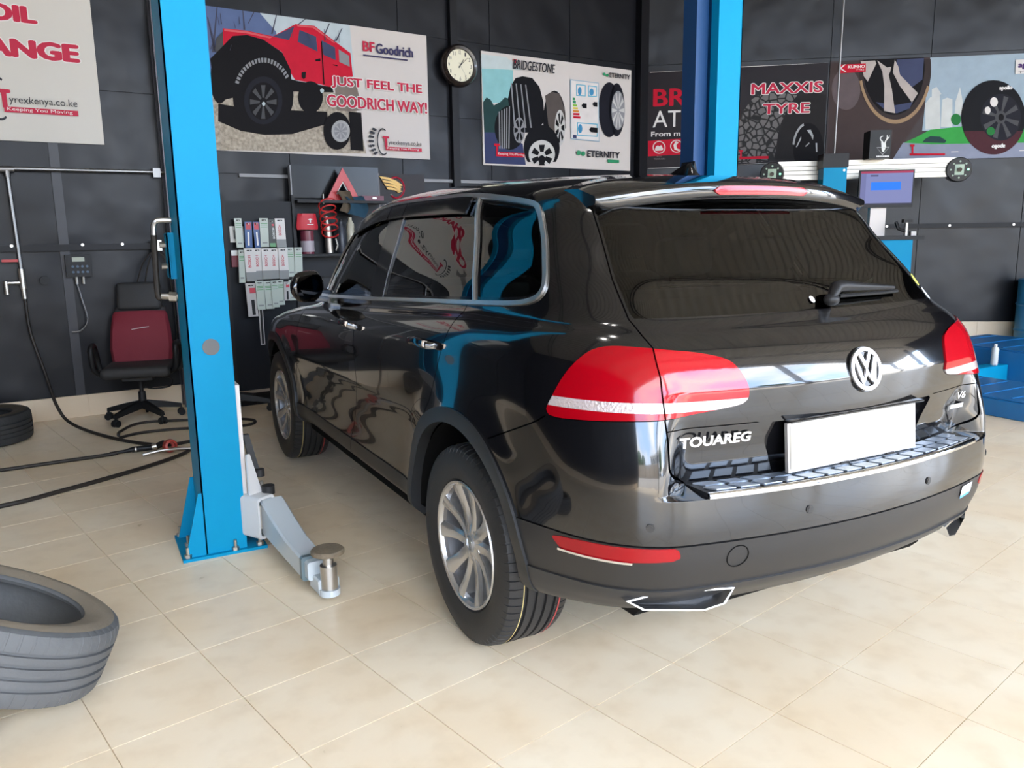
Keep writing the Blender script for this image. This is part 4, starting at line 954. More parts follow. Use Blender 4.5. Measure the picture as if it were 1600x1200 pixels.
hose('black air hose hanging from the wall tap and trailing across the floor', [tuple(hp), (hp.x+.01, hp.y-.03, .75), (hp.x+.08, hp.y-.10, .42), (-2.32, 4.80, .16), (-2.22, 4.66, .03), (-1.95, 4.05, .0135), (-1.67, 3.66, .0135), (-1.45, 3.66, .0135), (-1.2, 3.75, .0135)])
hose('looped black hose on the floor behind the blue column', [(-1.92, 4.14, .013), (-1.90, 4.28, .013), (-1.74, 4.52, .013), (-1.41, 4.44, .013), (-1.1, 4.3, .013), (-.93, 4.15, .013), (-.96, 4.0, .013), (-1.15, 3.98, .013), (-1.45, 4.12, .013), (-1.75, 4.15, .013), (-1.915, 4.06, .013)], .011)
hose('thin dark hose running in from the left edge to the air tool', [(-3.1, 3.50, .013), (-2.64, 3.50, .013), (-2.3, 3.53, .013), (-2.05, 3.545, .015), (-1.95, 3.55, .02)])
hose('thick hose sweeping across the floor in front of the air tool', [(-3.2, 2.58, .014), (-2.6, 2.64, .014), (-2.28, 2.79, .014), (-1.84, 3.06, .014), (-1.58, 3.28, .014), (-1.48, 3.45, .014), (-1.44, 3.62, .022)], .0135)
at = thing('air_tool', 'dark air tool with a red round nozzle lying on the floor', 'air tool', (-1.8, 3.52, 0))
MB().tube([(-2.0, 3.56, .02), (-1.9, 3.55, .025), (-1.86, 3.55, .03)], [.010, .012, .018], 10).cyl((-1.86, 3.55, .03), (-1.73, 3.53, .035), .020, n=14).build('handle', M_blackpl, at)
MB().cyl((-1.73, 3.53, .035), (-1.70, 3.525, .04), .024, n=14).cyl((-1.84, 3.546, .031), (-1.83, 3.545, .031), .023, n=14).build('collar', M_bolt, at)
MB().tube([(-1.70, 3.525, .04), (-1.66, 3.50, .06), (-1.64, 3.47, .055)], .022, 12).build('neck', M_blackpl, at)
MB().lathe([(.018, -.03), (.045, -.03), (.048, -.01), (.042, .02), (.028, .028), (.028, .0), (.018, 0)], (-1.62, 3.44, .05), (.25, -.95, .18), 24).build('red_nozzle', mat('nozzle_red', (.38, .05, .035), .45), at)
tag(MB().tube(spline([(-1.80, 3.43, .012), (-1.66, 3.42, .03), (-1.50, 3.36, .034), (-1.2, 3.25, .03)], 8), .011, 10).build('metal_tube', M_steel, None, 60), 'bent grey metal tube on the floor beside the air tool', 'tube')

# ================================================================ INFLATOR BOX ON THE WALL
ib = thing('tyre_inflator', 'small black digital inflator box screwed to the left wall', 'gauge', WF(-.76, 1.25, 0))
wbox(MB(), WF, -.86, -.67, 1.18, 1.36, .0, .07).build('case', M_blackpl, ib, 0)
wbox(MB(), WF, -.81, -.72, 1.305, 1.34, .07, .073).build('display', mat('lcd', (.30, .33, .26), .3), ib, 0)
for r in range(2):
    for k in range(4): MB().cyl(WF(-.83+.035*k+.02, 1.265-.045*r, .07), WF(-.83+.035*k+.02, 1.265-.045*r, .076), .010, n=10).build('button', mat('button_blue', (.03, .07, .12), .4), ib)
for u in (-.79, -.74): MB().cyl(WF(u, 1.18, .04), WF(u, 1.12, .04), .011, n=8).build('nipple', M_bolt, ib)
MB().tube(spline([WF(-.79, 1.12, .04), WF(-.77, 1.0, .06), WF(-.745, .82, .07), WF(-.80, .74, .07), WF(-.87, .73, .06)], 8), .007, 8).build('coiled_hose', M_pipe, ib)
cj = thing('cable_junction', 'bundle of black cables clipped to the wall rail behind the column', 'cables', WF(-.16, 1.42, .05))
wbox(MB(), WF, -.20, -.12, 1.38, 1.47, .05, .11).build('clamp', M_bolt, cj, 0)
for k, (du, zb) in enumerate(((-.20, .55), (-.13, .50), (.10, .6), (.16, .9))): MB().tube(spline([WF(-.16, 1.40, .08), WF(-.16+du*.6, 1.28, .10), WF(-.16+du, 1.0, .08), WF(-.16+du*1.1, zb, .05)], 8), .007, 6).build('cable', M_hose, cj)

# ================================================================ SWIVEL CHAIRS
def chair(label, base, ang, full=True):
    t = thing('office_chair', label, 'chair', base); bx_, by_ = base[0], base[1]
    B = Matrix.Translation((bx_, by_, 0)) @ Matrix.Rotation(ang, 4, 'Z')
    for k in range(5):
        a = R2D(72*k+18); c, s = math.cos(a), math.sin(a); Rm = B @ Matrix.Rotation(a, 4, 'Z')
        leg = MB().loft([[Rm @ Vector((r, w*q, z+h*e)) for q, e in ((-1, -1), (1, -1), (.7, 1), (-.7, 1))] for r, w, z, h in ((.03, .03, .135, .03), (.16, .026, .115, .024), (.30, .020, .088, .016))])
        lg = leg.build('leg', M_blackpl, t, 30)
        Q = Rm @ Matrix.Translation((.295, 0, .03))
        MB().cyl((0, -.026, 0), (0, -.008, 0), .028, n=18, T=Q).cyl((0, .008, 0), (0, .026, 0), .028, n=18, T=Q).cyl((0, 0, 0), (0, 0, .055), .009, n=8, T=Q).box(-.02, .02, -.012, .012, -.005, .035, Q, .004).build('castor', M_rubber, lg, 40)
    MB().cyl((0, 0, .10), (0, 0, .24), .034, .028, n=18, T=B).cyl((0, 0, .24), (0, 0, .40), .016, n=14, T=B).build('gas_column', M_blackpl, t)
    if not full: return t
    MB().box(-.12, .12, -.16, .16, .345, .385, B, .01).tube(spline([(.15, -.05, .37), (.24, -.02, .34), (.22, .02, .27), (.10, .02, .255), (.02, .03, .27)], 6), .007, 8, T=B).build('tilt_mechanism', M_blackpl, t)
    M_sd = mat('chair_black', (.022, .022, .023), .7, bump=.1, bscale=200); M_cr = mat('chair_red', (.16, .010, .022), .75, bump=.15, bscale=220)
    seat = MB().box(-.26, .26, -.25, .25, .385, .475, B, .04, 3).build('seat', M_sd, t, 50)
    Bk = B @ Matrix.Translation((0, .235, .47)) @ Matrix.Rotation(R2D(-13), 4, 'X')
    rings = []
    for z, w, d in ((-.02, .23, .035), (.10, .245, .045), (.25, .235, .045), (.38, .215, .04), (.41, .20, .02)):
        rings.append([Bk @ Vector((w*cx, -.055+.02*abs(cx)**2+dy*d, z)) for cx, dy in ((-1, 0), (-.9, -.9), (-.4, -1), (.4, -1), (.9, -.9), (1, 0), (.9, .7), (0, .8), (-.9, .7))])
    MB().loft(rings).build('backrest', M_cr, t, 50)
    MB().box(-.20, .20, -.01, .035, -.05, .46, Bk, .02, 2).build('back_shell', M_sd, t, 50)
    MB().box(-.175, .175, -.055, .02, .425, .66, Bk, .03, 2).build('headrest', M_sd, t, 50)
    MB().tube([Bk @ Vector((-.06, -.108, .25)), Bk @ Vector((.02, -.112, .262)), Bk @ Vector((.075, -.108, .268))], .003, 6).build('white_thread', M_white, t)
    for s in (-1, 1):
        MB().tube(spline([B @ Vector((s*.24, .10, .40)), B @ Vector((s*.31, .10, .42)), B @ Vector((s*.325, .08, .54)), B @ Vector((s*.32, -.02, .635)), B @ Vector((s*.31, -.16, .645)), B @ Vector((s*.31, -.20, .60)), B @ Vector((s*.30, -.18, .46)), B @ Vector((s*.24, -.14, .41))], 6), .022, 10).build('armrest', M_blackpl, t, 60)
    return t
chair('black swivel chair with a dark red backrest against the left wall', (-1.70, 4.70, 0), R2D(-12))
chair('black swivel base on castors half hidden between column and car', (-.98, 4.62, 0), R2D(30), False)

# ================================================================ CLOCK
ck = thing('wall_clock', 'round black wall clock with a cream dial', 'clock', WF(2.875, 2.97, .06)); cc = WF(2.875, 3.178, .06)
MB().lathe([(.001, .0), (.205, .0), (.21, .02), (.205, .055), (.185, .075), (.160, .066), (.155, .05)], cc, N1, 48).build('case', mat('clock_case', (.015, .010, .009), .25, coat=.5), ck, 40)
MB().add([cc+N1*.048+D1*(.158*math.cos(a))+UP*(.158*math.sin(a)) for a in np.linspace(0, 2*math.pi, 49)[:-1]], [tuple(range(48))]).build('dial', mat('dial_cream', (.72, .68, .52), .5), ck, 0)
M_ink = mat('black_ink', (.02, .02, .022), .5)
for h in range(1, 13):
    a = R2D(90-30*h); u, v = .128*math.cos(a), .128*math.sin(a); w = .016 if h < 10 else .024
    Q, F = text_mesh(str(h), u-w/2, v-.019, u+w/2, v+.019, .01); MB().add([cc+N1*.0495+D1*p[0]+UP*p[1] for p in Q], F).build('numeral', M_ink, ck, 0)
def hand(a, l, w, o, nm, m):
    d = D1*math.cos(a)+UP*math.sin(a); e = D1*-math.sin(a)+UP*math.cos(a); c0 = cc+N1*o
    MB().add([c0-d*.03-e*w, c0+d*l-e*w*.5, c0+d*l+e*w*.5, c0-d*.03+e*w], [(0, 1, 2, 3)]).build(nm, m, ck, 0)
hand(R2D(90-34), .075, .006, .053, 'hour_hand', M_ink); hand(R2D(90-48), .118, .004, .055, 'minute_hand', M_ink); hand(R2D(-58), .12, .0015, .056, 'second_hand', M_ink)
# ================================================================ WIPER DISPLAY RACK
rk = thing('display_rack', 'black display stand hung with wiper blade packs beside the column', 'rack', WF(.72, 0, .2))
wbox(MB(), WF, .38, 1.02, .10, 1.80, .20, .215).build('back_board', mat('rack_black', (.006, .007, .010), .4, spec=.2), rk, 0)
for u in (.385, 1.01): wbox(MB(), WF, u-.014, u+.014, 0, 1.86, .19, .235).build('upright', M_blackpl, rk, 0)
wbox(MB(), WF, .36, 1.04, 0, .05, .10, .42).build('foot', M_blackpl, rk, 0)
PACKS = [[(0.452, 0.524, 1.395, 1.648, 'g'), (0.536, 0.608, 1.394, 1.617, 'b'), (0.611, 0.675, 1.392, 1.617, 'b'), (0.667, 0.754, 1.396, 1.648, 'g'), (0.744, 0.819, 1.395, 1.637, 'k'), (0.802, 0.904, 1.389, 1.646, 'w')],
  [(0.468, 0.53, 1.087, 1.373, 'g'), (0.511, 0.615, 1.096, 1.387, 'w'), (0.591, 0.683, 1.108, 1.386, 'w'), (0.664, 0.759, 1.11, 1.384, 'w'), (0.737, 0.833, 1.11, 1.383, 'w'), (0.815, 0.914, 1.106, 1.384, 'w'), (0.892, 0.973, 1.122, 1.387, 'g'), (0.966, 1.049, 1.119, 1.386, 'g')],
  [(0.499, 0.601, 0.783, 1.08, 'v'), (0.586, 0.67, 0.841, 1.098, 'g'), (0.663, 0.75, 0.842, 1.094, 'g'), (0.726, 0.798, 0.854, 1.096, 'g'), (0.78, 0.855, 0.872, 1.097, 'g'), (0.845, 0.905, 0.911, 1.079, 'v'), (0.894, 0.969, 0.908, 1.093, 'g')]]
M_pk = {'g': mat('pack_green_white', (.40, .45, .40), .3), 'w': mat('pack_white', (.58, .56, .54), .3), 'b': mat('pack_blue', (.02, .07, .22), .3), 'k': mat('pack_black', (.02, .025, .02), .3), 'v': mat('pack_grey', (.42, .40, .39), .3)}
M_pr = mat('pack_red', (.45, .03, .05), .4); M_pg = mat('pack_green', (.10, .28, .12), .4); M_pd = mat('pack_grey_print', (.20, .21, .21), .4); M_pw = mat('pack_light', (.62, .62, .60), .4)
ORD = ['first', 'second', 'third', 'fourth', 'fifth', 'sixth', 'seventh', 'eighth']; ROW = ['top', 'middle', 'bottom']
KIND = {'g': 'pale green and white wiper pack', 'w': 'white wiper pack with red lettering', 'b': 'dark blue wiper pack with a red end', 'k': 'black and green wiper pack', 'v': 'grey wiper pack with a red corner patch'}
rnd = random.Random(8)
for r, row in enumerate(PACKS):
    for k, (u0, u1, z0, z1, s) in enumerate(row):
        w = (u1-u0)*.86; uc = (u0+u1)/2; u0, u1 = uc-w/2, uc+w/2; o = .285+.012*(k % 2)+(.02 if r == 2 else 0); til = rnd.uniform(-.012, .012)
        P_ = lambda u, z, d=0.: WF(u+(z-z1)*til*3, z, o+d)
        pk = thing('wiper_pack', '%s, %s from left in the %s row' % (KIND[s], ORD[k], ROW[r]), 'wiper pack', P_(uc, z0), 'wiper packs on the rack')
        vs = [P_(u, z, d) for z in (z0, z1) for d in (-.006, .006) for u in (u0, u1)]
        MB().add(vs, [(0, 2, 3, 1), (4, 5, 7, 6), (0, 1, 5, 4), (2, 6, 7, 3), (0, 4, 6, 2), (1, 3, 7, 5)]).build('sleeve', M_pk[s], pk, 0)
        h = z1-z0
        def patch(nm, m, a, b, c, d): MB().add([P_(u0+w*p, z0+h*q, .0075) for p, q in ((a, c), (b, c), (b, d), (a, d))], [(0, 1, 2, 3)]).build(nm, m, pk, 0)
        patch('hang_hole', M_blackpl, .25, .75, .915, .95)
        if s == 'g':
            for q in (.80, .75, .68): patch('green_stripe', M_pg, .12, .9, q, q+.022)
            patch('grey_print', M_pd, .2, .8, .12, .17)
        elif s == 'w':
            patch('lower_print', M_pd, 0, 1, 0, .28)
            Q, F = text_mesh('BOSCH', 0, 0, 1, 1, .02); MB().add([P_(u0+w*(.28+.30*(1-p[1])), z0+h*(.42+.36*p[0]), .0085) for p in Q], F).build('lettering', M_pr, pk, 0)
        elif s == 'b': patch('red_end', M_pr, .15, .85, .70, .97); patch('light_print', M_pw, .35, .6, .08, .60)
        elif s == 'k':
            Q, F = text_mesh('BOSCH', 0, 0, 1, 1, .02); MB().add([P_(u0+w*(.5+.3*(1-p[1])), z0+h*(.30+.40*p[0]), .0085) for p in Q], F).build('lettering', M_pw, pk, 0); patch('red_end', M_pr, .5, .8, .76, .84); patch('green_corner', M_pg, 0, .8, 0, .14)
        else: patch('red_patch', M_pr, .35, .95, .70, .86); patch('dark_slot', M_blackpl, .42, .75, .05, .5)
        MB().cyl(P_(uc, z1-.02, -.07), P_(uc, z1-.02, .03), .0035, n=6).build('hook', M_steel, pk)
hk = thing('wiper_refill', 'long slim wiper refill hanging lowest on the rack', 'wiper refill', WF(.63, .50, .30))
wbox(MB(), WF, .612, .650, .52, .86, .285, .295).build('sleeve', M_pk['v'], hk, 0); wbox(MB(), WF, .622, .640, .53, .84, .295, .302).build('rubber', M_rubber, hk, 0); MB().cyl(WF(.63, .85, .215), WF(.63, .85, .30), .003, n=6).build('hook', M_steel, hk)
pq = thing('switch_box', 'pale framed switch plate on the wall behind the rack packs', 'switch', WF(.45, 1.44, .215))
wbox(MB(), WF, .425, .545, 1.44, 1.58, .215, .235).build('plate', M_pw, pq, 0); wbox(MB(), WF, .455, .515, 1.47, 1.55, .235, .238).build('insert', M_pd, pq, 0)
rb = thing('red_box', 'small dark red carton at the left of the middle row of packs', 'box', WF(.45, 1.23, .215))
wbox(MB(), WF, .42, .49, 1.225, 1.37, .215, .25).build('carton', mat('carton_red', (.14, .02, .03), .5), rb, 0); wbox(MB(), WF, .42, .49, 1.325, 1.37, .25, .252).build('white_band', M_pw, rb, 0)

# ================================================================ TOOL BOARD BEHIND THE CAR
bd = thing('tool_board', 'glossy black board with tools hung below it, behind the car', 'board', WF(1.48, 1.1, .1))
wbox(MB(), WF, 1.045, 1.915, 1.84, 2.135, .10, .12).build('screen', mat('board_gloss', (.008, .008, .009), .2, spec=.3), bd, 0)
wbox(MB(), WF, 1.03, 1.93, 1.10, 1.84, .06, .08).build('back_panel', mat('rack_black', (.006, .007, .010), .4, spec=.2), bd, 0)
for z in (1.31, 1.80): wbox(MB(), WF, 1.03, 1.93, z-.012, z+.012, .08, .30).build('shelf', M_blackpl, bd, 0)
wbox(MB(), WF, 1.028, 1.04, 1.10, 2.13, .08, .14).build('side_strip', mat('grey_rail', (.20, .20, .21), .4), bd, 0)
po_ = thing('red_pouch', 'bright red pouch with a white emblem hanging on the board', 'pouch', WF(1.12, 1.55, .26))
MB().loft([[WF(1.12+a*w, z, .262+d) for a, d in ((-1, 0), (-.6, .03), (.6, .03), (1, 0), (.6, -.03), (-.6, -.03))] for z, w in ((1.545, .098), (1.57, .103), (1.66, .090), (1.69, .085))]).build('bag', mat('pouch_red', (.50, .015, .03), .5), po_, 40)
MB().add([WF(1.14+a, 1.62+b, .2945) for a, b in ((-.025, .018), (0, .026), (.025, .018), (.006, .010), (.006, -.012), (-.006, -.012), (-.006, .010))], [tuple(range(7))]).build('white_emblem', M_pw, po_, 0)
MB().add([WF(1.14+a, 1.592+b, .2945) for a, b in ((-.03, -.003), (.03, -.003), (.03, .003), (-.03, .003))], [(0, 1, 2, 3)]).build('white_line', M_pw, po_, 0)
cn = thing('clear_canister', 'see-through canister with red and white print under the red pouch', 'canister', WF(1.13, 1.322, .26))
MB().cyl(WF(1.13, 1.323, .21), WF(1.13, 1.535, .21), .062, n=20).build('bottle', mat('canister_red', (.16, .03, .05), .25), cn, 40); MB().lathe([(.063, .02), (.063, .12)], WF(1.13, 1.323, .21), (0, 0, 1), 20).build('label', mat('canister_label', (.38, .34, .38), .4), cn, 40)
MB().cyl(WF(1.13, 1.535, .21), WF(1.13, 1.548, .21), .035, n=16).build('cap', M_blackpl, cn)
cl = thing('coiled_hose', 'bright red coiled air hose dangling from the board', 'hose', WF(1.34, 1.50, .3))
pts = [WF(1.315+.02*t/5+.078*math.cos(2*math.pi*t), 1.80-.30*t/5+.042*math.sin(2*math.pi*t), .27+.05*math.sin(2*math.pi*t)) for t in np.linspace(0, 5, 121)]
MB().tube(pts, .0075, 6).build('coil', mat('coil_red', (.50, .02, .02), .4), cl, 60); MB().cyl(WF(1.29, 1.78, .26), WF(1.29, 1.87, .26), .006, n=8).build('end_fitting', M_steel, cl)
gt = thing('grease_gun', 'long silver cylinder gun hanging upright within the red coil', 'grease gun', WF(1.36, 1.325, .24))
MB().tube([WF(1.365, 1.328, .15), WF(1.362, 1.46, .15), WF(1.352, 1.60, .15)], .036, 16).build('barrel', mat('gun_silver', (.55, .50, .45), .3, .8), gt, 40); MB().cyl(WF(1.352, 1.60, .15), WF(1.348, 1.67, .15), .028, .018, n=14).build('head', M_bolt, gt); MB().tube([WF(1.395, 1.35, .24), WF(1.41, 1.40, .25), WF(1.40, 1.46, .24)], .008, 8).build('lever', M_bolt, gt)
wt = thing('warning_triangle', 'red reflective warning triangle leaning on the black board', 'triangle', WF(1.49, 1.815, .25))
def tri(o, a, b): return [WF(1.495+(u*c_), z, o) for u, z, c_ in ((-.155, a, b), (.165, a, b), (0, 2.112-(1-b)*.36, b))]
O_ = [(-.165, 1.816), (.172, 1.816), (.008, 2.115)]; I_ = [(-.068, 1.872), (.078, 1.872), (.008, 1.995)]
vv = [WF(1.50+u, z, o) for o in (.205, .222) for u, z in O_+I_]
MB().add(vv, [(0, 1, 4, 3), (1, 2, 5, 4), (2, 0, 3, 5), (6, 9, 10, 7), (7, 10, 11, 8), (8, 11, 9, 6), (0, 6, 7, 1), (1, 7, 8, 2), (2, 8, 6, 0), (3, 4, 10, 9), (4, 5, 11, 10), (5, 3, 9, 11)]).build('reflector', mat('triangle_red', (.52, .045, .05), .35, bump=.2, bscale=80), wt, 0)
J_ = [(-.05, 1.882), (.062, 1.882), (.008, 1.975)]; MB().add([WF(1.50+u, z, .209) for u, z in I_+J_], [(0, 1, 4, 3), (1, 2, 5, 4), (2, 0, 3, 5)]).build('pale_rim', M_pw, wt, 0)
ct = thing('shop_cloth', 'crumpled teal and brown cloth slung over the triangle', 'cloth', WF(1.58, 1.69, .3))
rg_ = random.Random(5)
def rag(nm, m, u0, z0, u1, z1, n=7):
    vs, fs = [], []
    for j in range(n):
        for i in range(n):
            a, b = i/(n-1), j/(n-1); wv = .018*math.sin(5*a+3*b)+rg_.uniform(-.008, .008); vs.append(WF(u0+(u1-u0)*a+.03*math.sin(4*b), z0+(z1-z0)*b-.04*a*(1-b), .255+wv+.02*b))
    fs = [(j*n+i, j*n+i+1, (j+1)*n+i+1, (j+1)*n+i) for j in range(n-1) for i in range(n-1)]
    mb = MB().add(vs, fs); mb.add([p+N1*.006 for p in map(Vector, vs)], fs); mb.build(nm, m, ct, 80)
rag('teal_fold', mat('cloth_teal', (.012, .05, .085), .9), 1.52, 1.69, 1.70, 1.85); rag('brown_fold', mat('cloth_brown', (.10, .075, .05), .9), 1.44, 1.72, 1.56, 1.90)
for k, (u, z0, z1, c3, lab) in enumerate(((1.47, 1.325, 1.62, (.03, .035, .05), 'dark spray bottle on the shelf right of the silver gun'), (1.565, 1.325, 1.66, (.45, .43, .34), 'pale grey slim can on the shelf next to the dark bottle'))):
    b_ = thing('spray_bottle', lab, 'bottle', WF(u, z0, .2)); MB().lathe([(.001, 0), (.035, 0), (.037, .01), (.037, (z1-z0)*.82), (.018, (z1-z0)*.92), (.018, z1-z0), (.001, z1-z0)], WF(u, z0-.002, .2), (0, 0, 1), 20).build('can', mat('can%d' % k, c3, .35), b_, 40)
    MB().cyl(WF(u, z1, .2), WF(u, z1+.02, .2), .010, n=10).build('nozzle', M_blackpl, b_)
dr_ = thing('dark_red_case', 'dark red case lying on the shelf behind the windscreen pillar', 'case', WF(1.78, 1.812, .2))
wbox(MB(), WF, 1.68, 1.90, 1.813, 1.86, .13, .26).build('case', mat('case_red', (.12, .01, .03), .4), dr_, 0); wbox(MB(), WF, 1.78, 1.82, 1.83, 1.845, .26, .27).build('clasp', M_steel, dr_, 0)
sg = thing('winged_sign', 'dark plaque with a golden wing on a red ring', 'sign', WF(2.17, 1.87, .05))
wbox(MB(), WF, 1.90, 2.46, 1.72, 2.09, .0, .04).build('plaque', mat('plaque_dark', (.012, .007, .008), .35, spec=.2), sg, 0)
wbox(MB(), WF, 1.90, 1.96, 1.76, 2.09, .04, .042).build('side_band', mat('plaque_band', (.10, .09, .09), .4), sg, 0)
cc2 = WF(2.135, 1.955, .045)
MB().tube([cc2+D1*(.09*math.cos(a))+UP*(.10*math.sin(a)) for a in np.linspace(-2.2, 2.3, 40)], .010, 6).build('red_ring', mat('ring_red', (.45, .02, .05), .4), sg, 60)
MB().tube([cc2+D1*(.083*math.cos(a))+UP*(.094*math.sin(a)) for a in np.linspace(-2.4, 1.2, 40)], .004, 6).build('white_ring', M_pw, sg, 60)
M_gold = mat('gold', (.72, .42, .06), .35)
for k in range(4):
    z = 2.062-.034*k; u = 1.955+.022*k; e = 2.205-.012*k
    P4 = [(u, z), (u+.10, z-.012), (u+.18, z-.040), (e, z-.085+.012*k), (e-.02, z-.092+.012*k), (u+.16, z-.058), (u+.09, z-.032), (u+.018, z-.026)]
    MB().prism([(a-2.135, b-1.955) for a, b in P4], cc2+N1*.008, D1, UP, N1*.006).build('wing_feather', M_gold, sg, 0)

# ================================================================ WHEEL ALIGNMENT MACHINE
def WM(s, z, o=0.): return WR(s, z, .7+o)
al = thing('alignment_machine', 'wheel alignment machine with camera beam, blue tower and monitor', 'alignment machine', WM(2.2, 0, 0))
M_alu = mat('beam_aluminium', (.66, .62, .54), .35, .4); M_led = mat('led_board', (.32, .42, .32), .4); M_glow = mat('led_on', (.2, .9, .5), .4, emit=((.2, 1, .5), 3))
wbox(MB(), WM, 1.50, 3.40, 2.025, 2.225, -.06, .06).build('camera_beam', M_alu, al, 0)
for z in (2.08, 2.125, 2.17): wbox(MB(), WM, 1.50, 3.40, z-.004, z+.004, .06, .064).build('beam_groove', mat('groove', (.30, .28, .24), .5), al, 0)
for s0 in (1.45, 3.39):
    p = MB(); c_ = WM(s0, 2.10, -.02); ax = N2+Vector((-.35, -.1, -.08)) if s0 < 2 else N2+Vector((-.2, 0, -.05))
    p.lathe([(.001, -.10), (.10, -.10), (.125, -.06), (.13, .10), (.12, .13), (.001, .13)], c_, ax, 32); pd = p.build('camera_pod', mat('pod_black', (.006, .006, .006), .3, spec=.3), al, 40)
    axn = Vector(ax).normalized(); e1 = D2-axn*D2.dot(axn); e1.normalize(); e2 = e1.cross(axn); e2 = e2 if e2.z > 0 else -e2; f0 = c_+axn*.132
    MB().add([f0+e1*a+e2*b for a, b in ((-.045, -.055), (.045, -.055), (.045, .055), (-.045, .055))], [(0, 1, 2, 3)]).build('led_board', M_led, pd, 0)
    MB().cyl(f0, f0+axn*.02, .022, n=16).build('lens', M_gloss, pd)
    for k in range(8):
        a = 2*math.pi*k/8; q = f0+e1*(.085*math.cos(a))+e2*(.085*math.sin(a)); MB().cyl(q, q+axn*.006, .010, n=8).build('led', M_led if k else M_glow, pd)
wbox(MB(), WM, 1.92, 2.16, 0, 2.13, .10, .34).build('tower', M_bluepaint, al, 0)
wbox(MB(), WM, 1.91, 2.17, 2.13, 2.275, .09, .35).build('tower_cap', M_blackpl, al, 0)
MB().cyl(WM(2.13, 2.10, .34), WM(2.13, 2.10, .347), .012, n=10).build('screw', M_bolt, al)
MB().cyl(WM(2.10, 2.225, 0), WM(2.12, 5.3, 0), .010, n=8).build('lifting_rod', mat('rod_grey', (.28, .28, .28), .4, .6), al)
bx_ = wbox(MB(), WM, 2.395, 2.61, 2.22, 2.51, .02, .26).build('control_box', mat('box_black', (.008, .008, .008), .4, spec=.25), al, 0)
def onbox(nm, polys, m, par=bx_):
    mb = MB()
    for p in polys: mb.add([WM(2.605+(u-2.684)*.972, 2.22+(z-2.241)*.973, .2615) for u, z in p], [tuple(range(len(p)))])
    return mb.build(nm, m, par, 0)
onbox('deer_head', [[(2.585, 2.415), (2.60, 2.425), (2.615, 2.40), (2.628, 2.43), (2.645, 2.44), (2.632, 2.40), (2.64, 2.36), (2.618, 2.305), (2.60, 2.315), (2.592, 2.36)]], M_pw)
onbox('antlers', [[(2.592, 2.415), (2.575, 2.43), (2.568, 2.455), (2.582, 2.475), (2.602, 2.478), (2.600, 2.470), (2.586, 2.466), (2.578, 2.452), (2.584, 2.436), (2.600, 2.424)], [(2.632, 2.430), (2.640, 2.455), (2.640, 2.485), (2.646, 2.485), (2.650, 2.455), (2.660, 2.462), (2.664, 2.480), (2.670, 2.478), (2.666, 2.452), (2.650, 2.440), (2.640, 2.425)]], M_pw)
onbox('triangle_mark', [[(2.54, 2.358), (2.545, 2.353), (2.608, 2.283), (2.608, 2.275)], [(2.608, 2.275), (2.608, 2.283), (2.669, 2.353), (2.675, 2.358)], [(2.54, 2.358), (2.675, 2.358), (2.669, 2.353), (2.545, 2.353)]], mat('mark_grey', (.3, .3, .3), .5))
onbox('small_print', [[(2.545+.017*k, 2.252), (2.558+.017*k, 2.252), (2.558+.017*k, 2.268), (2.545+.017*k, 2.268)] for k in range(8)], M_pw)
mn = wbox(MB(), WM, 2.296, 2.851, 1.704, 2.097, .28, .32).build('monitor', M_blackpl, al, 0)
def emitm(nm, c3, st): return mat(nm, (.02, .02, .02), .3, emit=(c3, st), spec=.08)
def onmon(nm, u0, u1, z0, z1, m, o=.3215): MB().add([WM(2.296+(u-2.385)*.974, 1.704+(z-1.715)*.983, o) for u, z in ((u0, z0), (u1, z0), (u1, z1), (u0, z1))], [(0, 1, 2, 3)]).build(nm, m, mn, 0)
onmon('screen', 2.40, 2.94, 1.745, 2.10, emitm('screen_blue', (.18, .20, .42), .62)); onmon('title_bar', 2.40, 2.94, 2.078, 2.10, emitm('screen_red', (.35, .02, .08), .6), .3225)
onmon('message_box', 2.51, 2.82, 1.90, 1.985, emitm('screen_button', (.0, .12, .62), .9), .3225); onmon('task_bar', 2.40, 2.94, 1.745, 1.762, emitm('screen_dark', (.03, .03, .06), .6), .3225); onmon('side_panel', 2.40, 2.455, 1.762, 2.078, emitm('screen_side', (.14, .15, .34), .6), .3225)
onmon('screen_mark', 2.50, 2.58, 2.045, 2.062, emitm('screen_mark', (.06, .06, .16), .6), .323)
wbox(MB(), WM, 2.44, 2.60, .9, 1.72, .18, .28).build('monitor_post', M_white, al, 0)
wbox(MB(), WM, 2.20, 2.90, 1.365, 1.405, .10, .60).build('tray', M_blackpl, al, 0)
wbox(MB(), WM, 2.22, 2.795, .12, 1.365, .12, .58).build('cabinet', M_bluepaint, al, 0)
for s_, o_ in ((2.28, .17), (2.73, .17), (2.28, .53), (2.73, .53)): MB().cyl(WM(s_, .06, o_), WM(s_, .12, o_), .02, n=10).cyl(WM(s_-.02, .06, o_), WM(s_+.02, .06, o_), .06, n=18).build('castor', M_rubber, al)
kc = thing('wheel_clamp', 'dark metal wheel clamp standing on the machine tray', 'clamp', WM(2.78, 1.405, .4))
MB().cyl(WM(2.78, 1.405, .40), WM(2.78, 1.55, .40), .020, n=12).build('post', M_steel, kc); MB().tube([WM(2.78, 1.45, .40), WM(2.70, 1.48, .40), WM(2.67, 1.55, .40)], .018, 8).build('jaw', M_blackpl, kc); wbox(MB(), WM, 2.74, 2.83, 1.54, 1.575, .36, .44).build('head', M_blackpl, kc, 0); wbox(MB(), WM, 2.82, 2.87, 1.406, 1.45, .36, .44).build('knob', M_white, kc, 0)

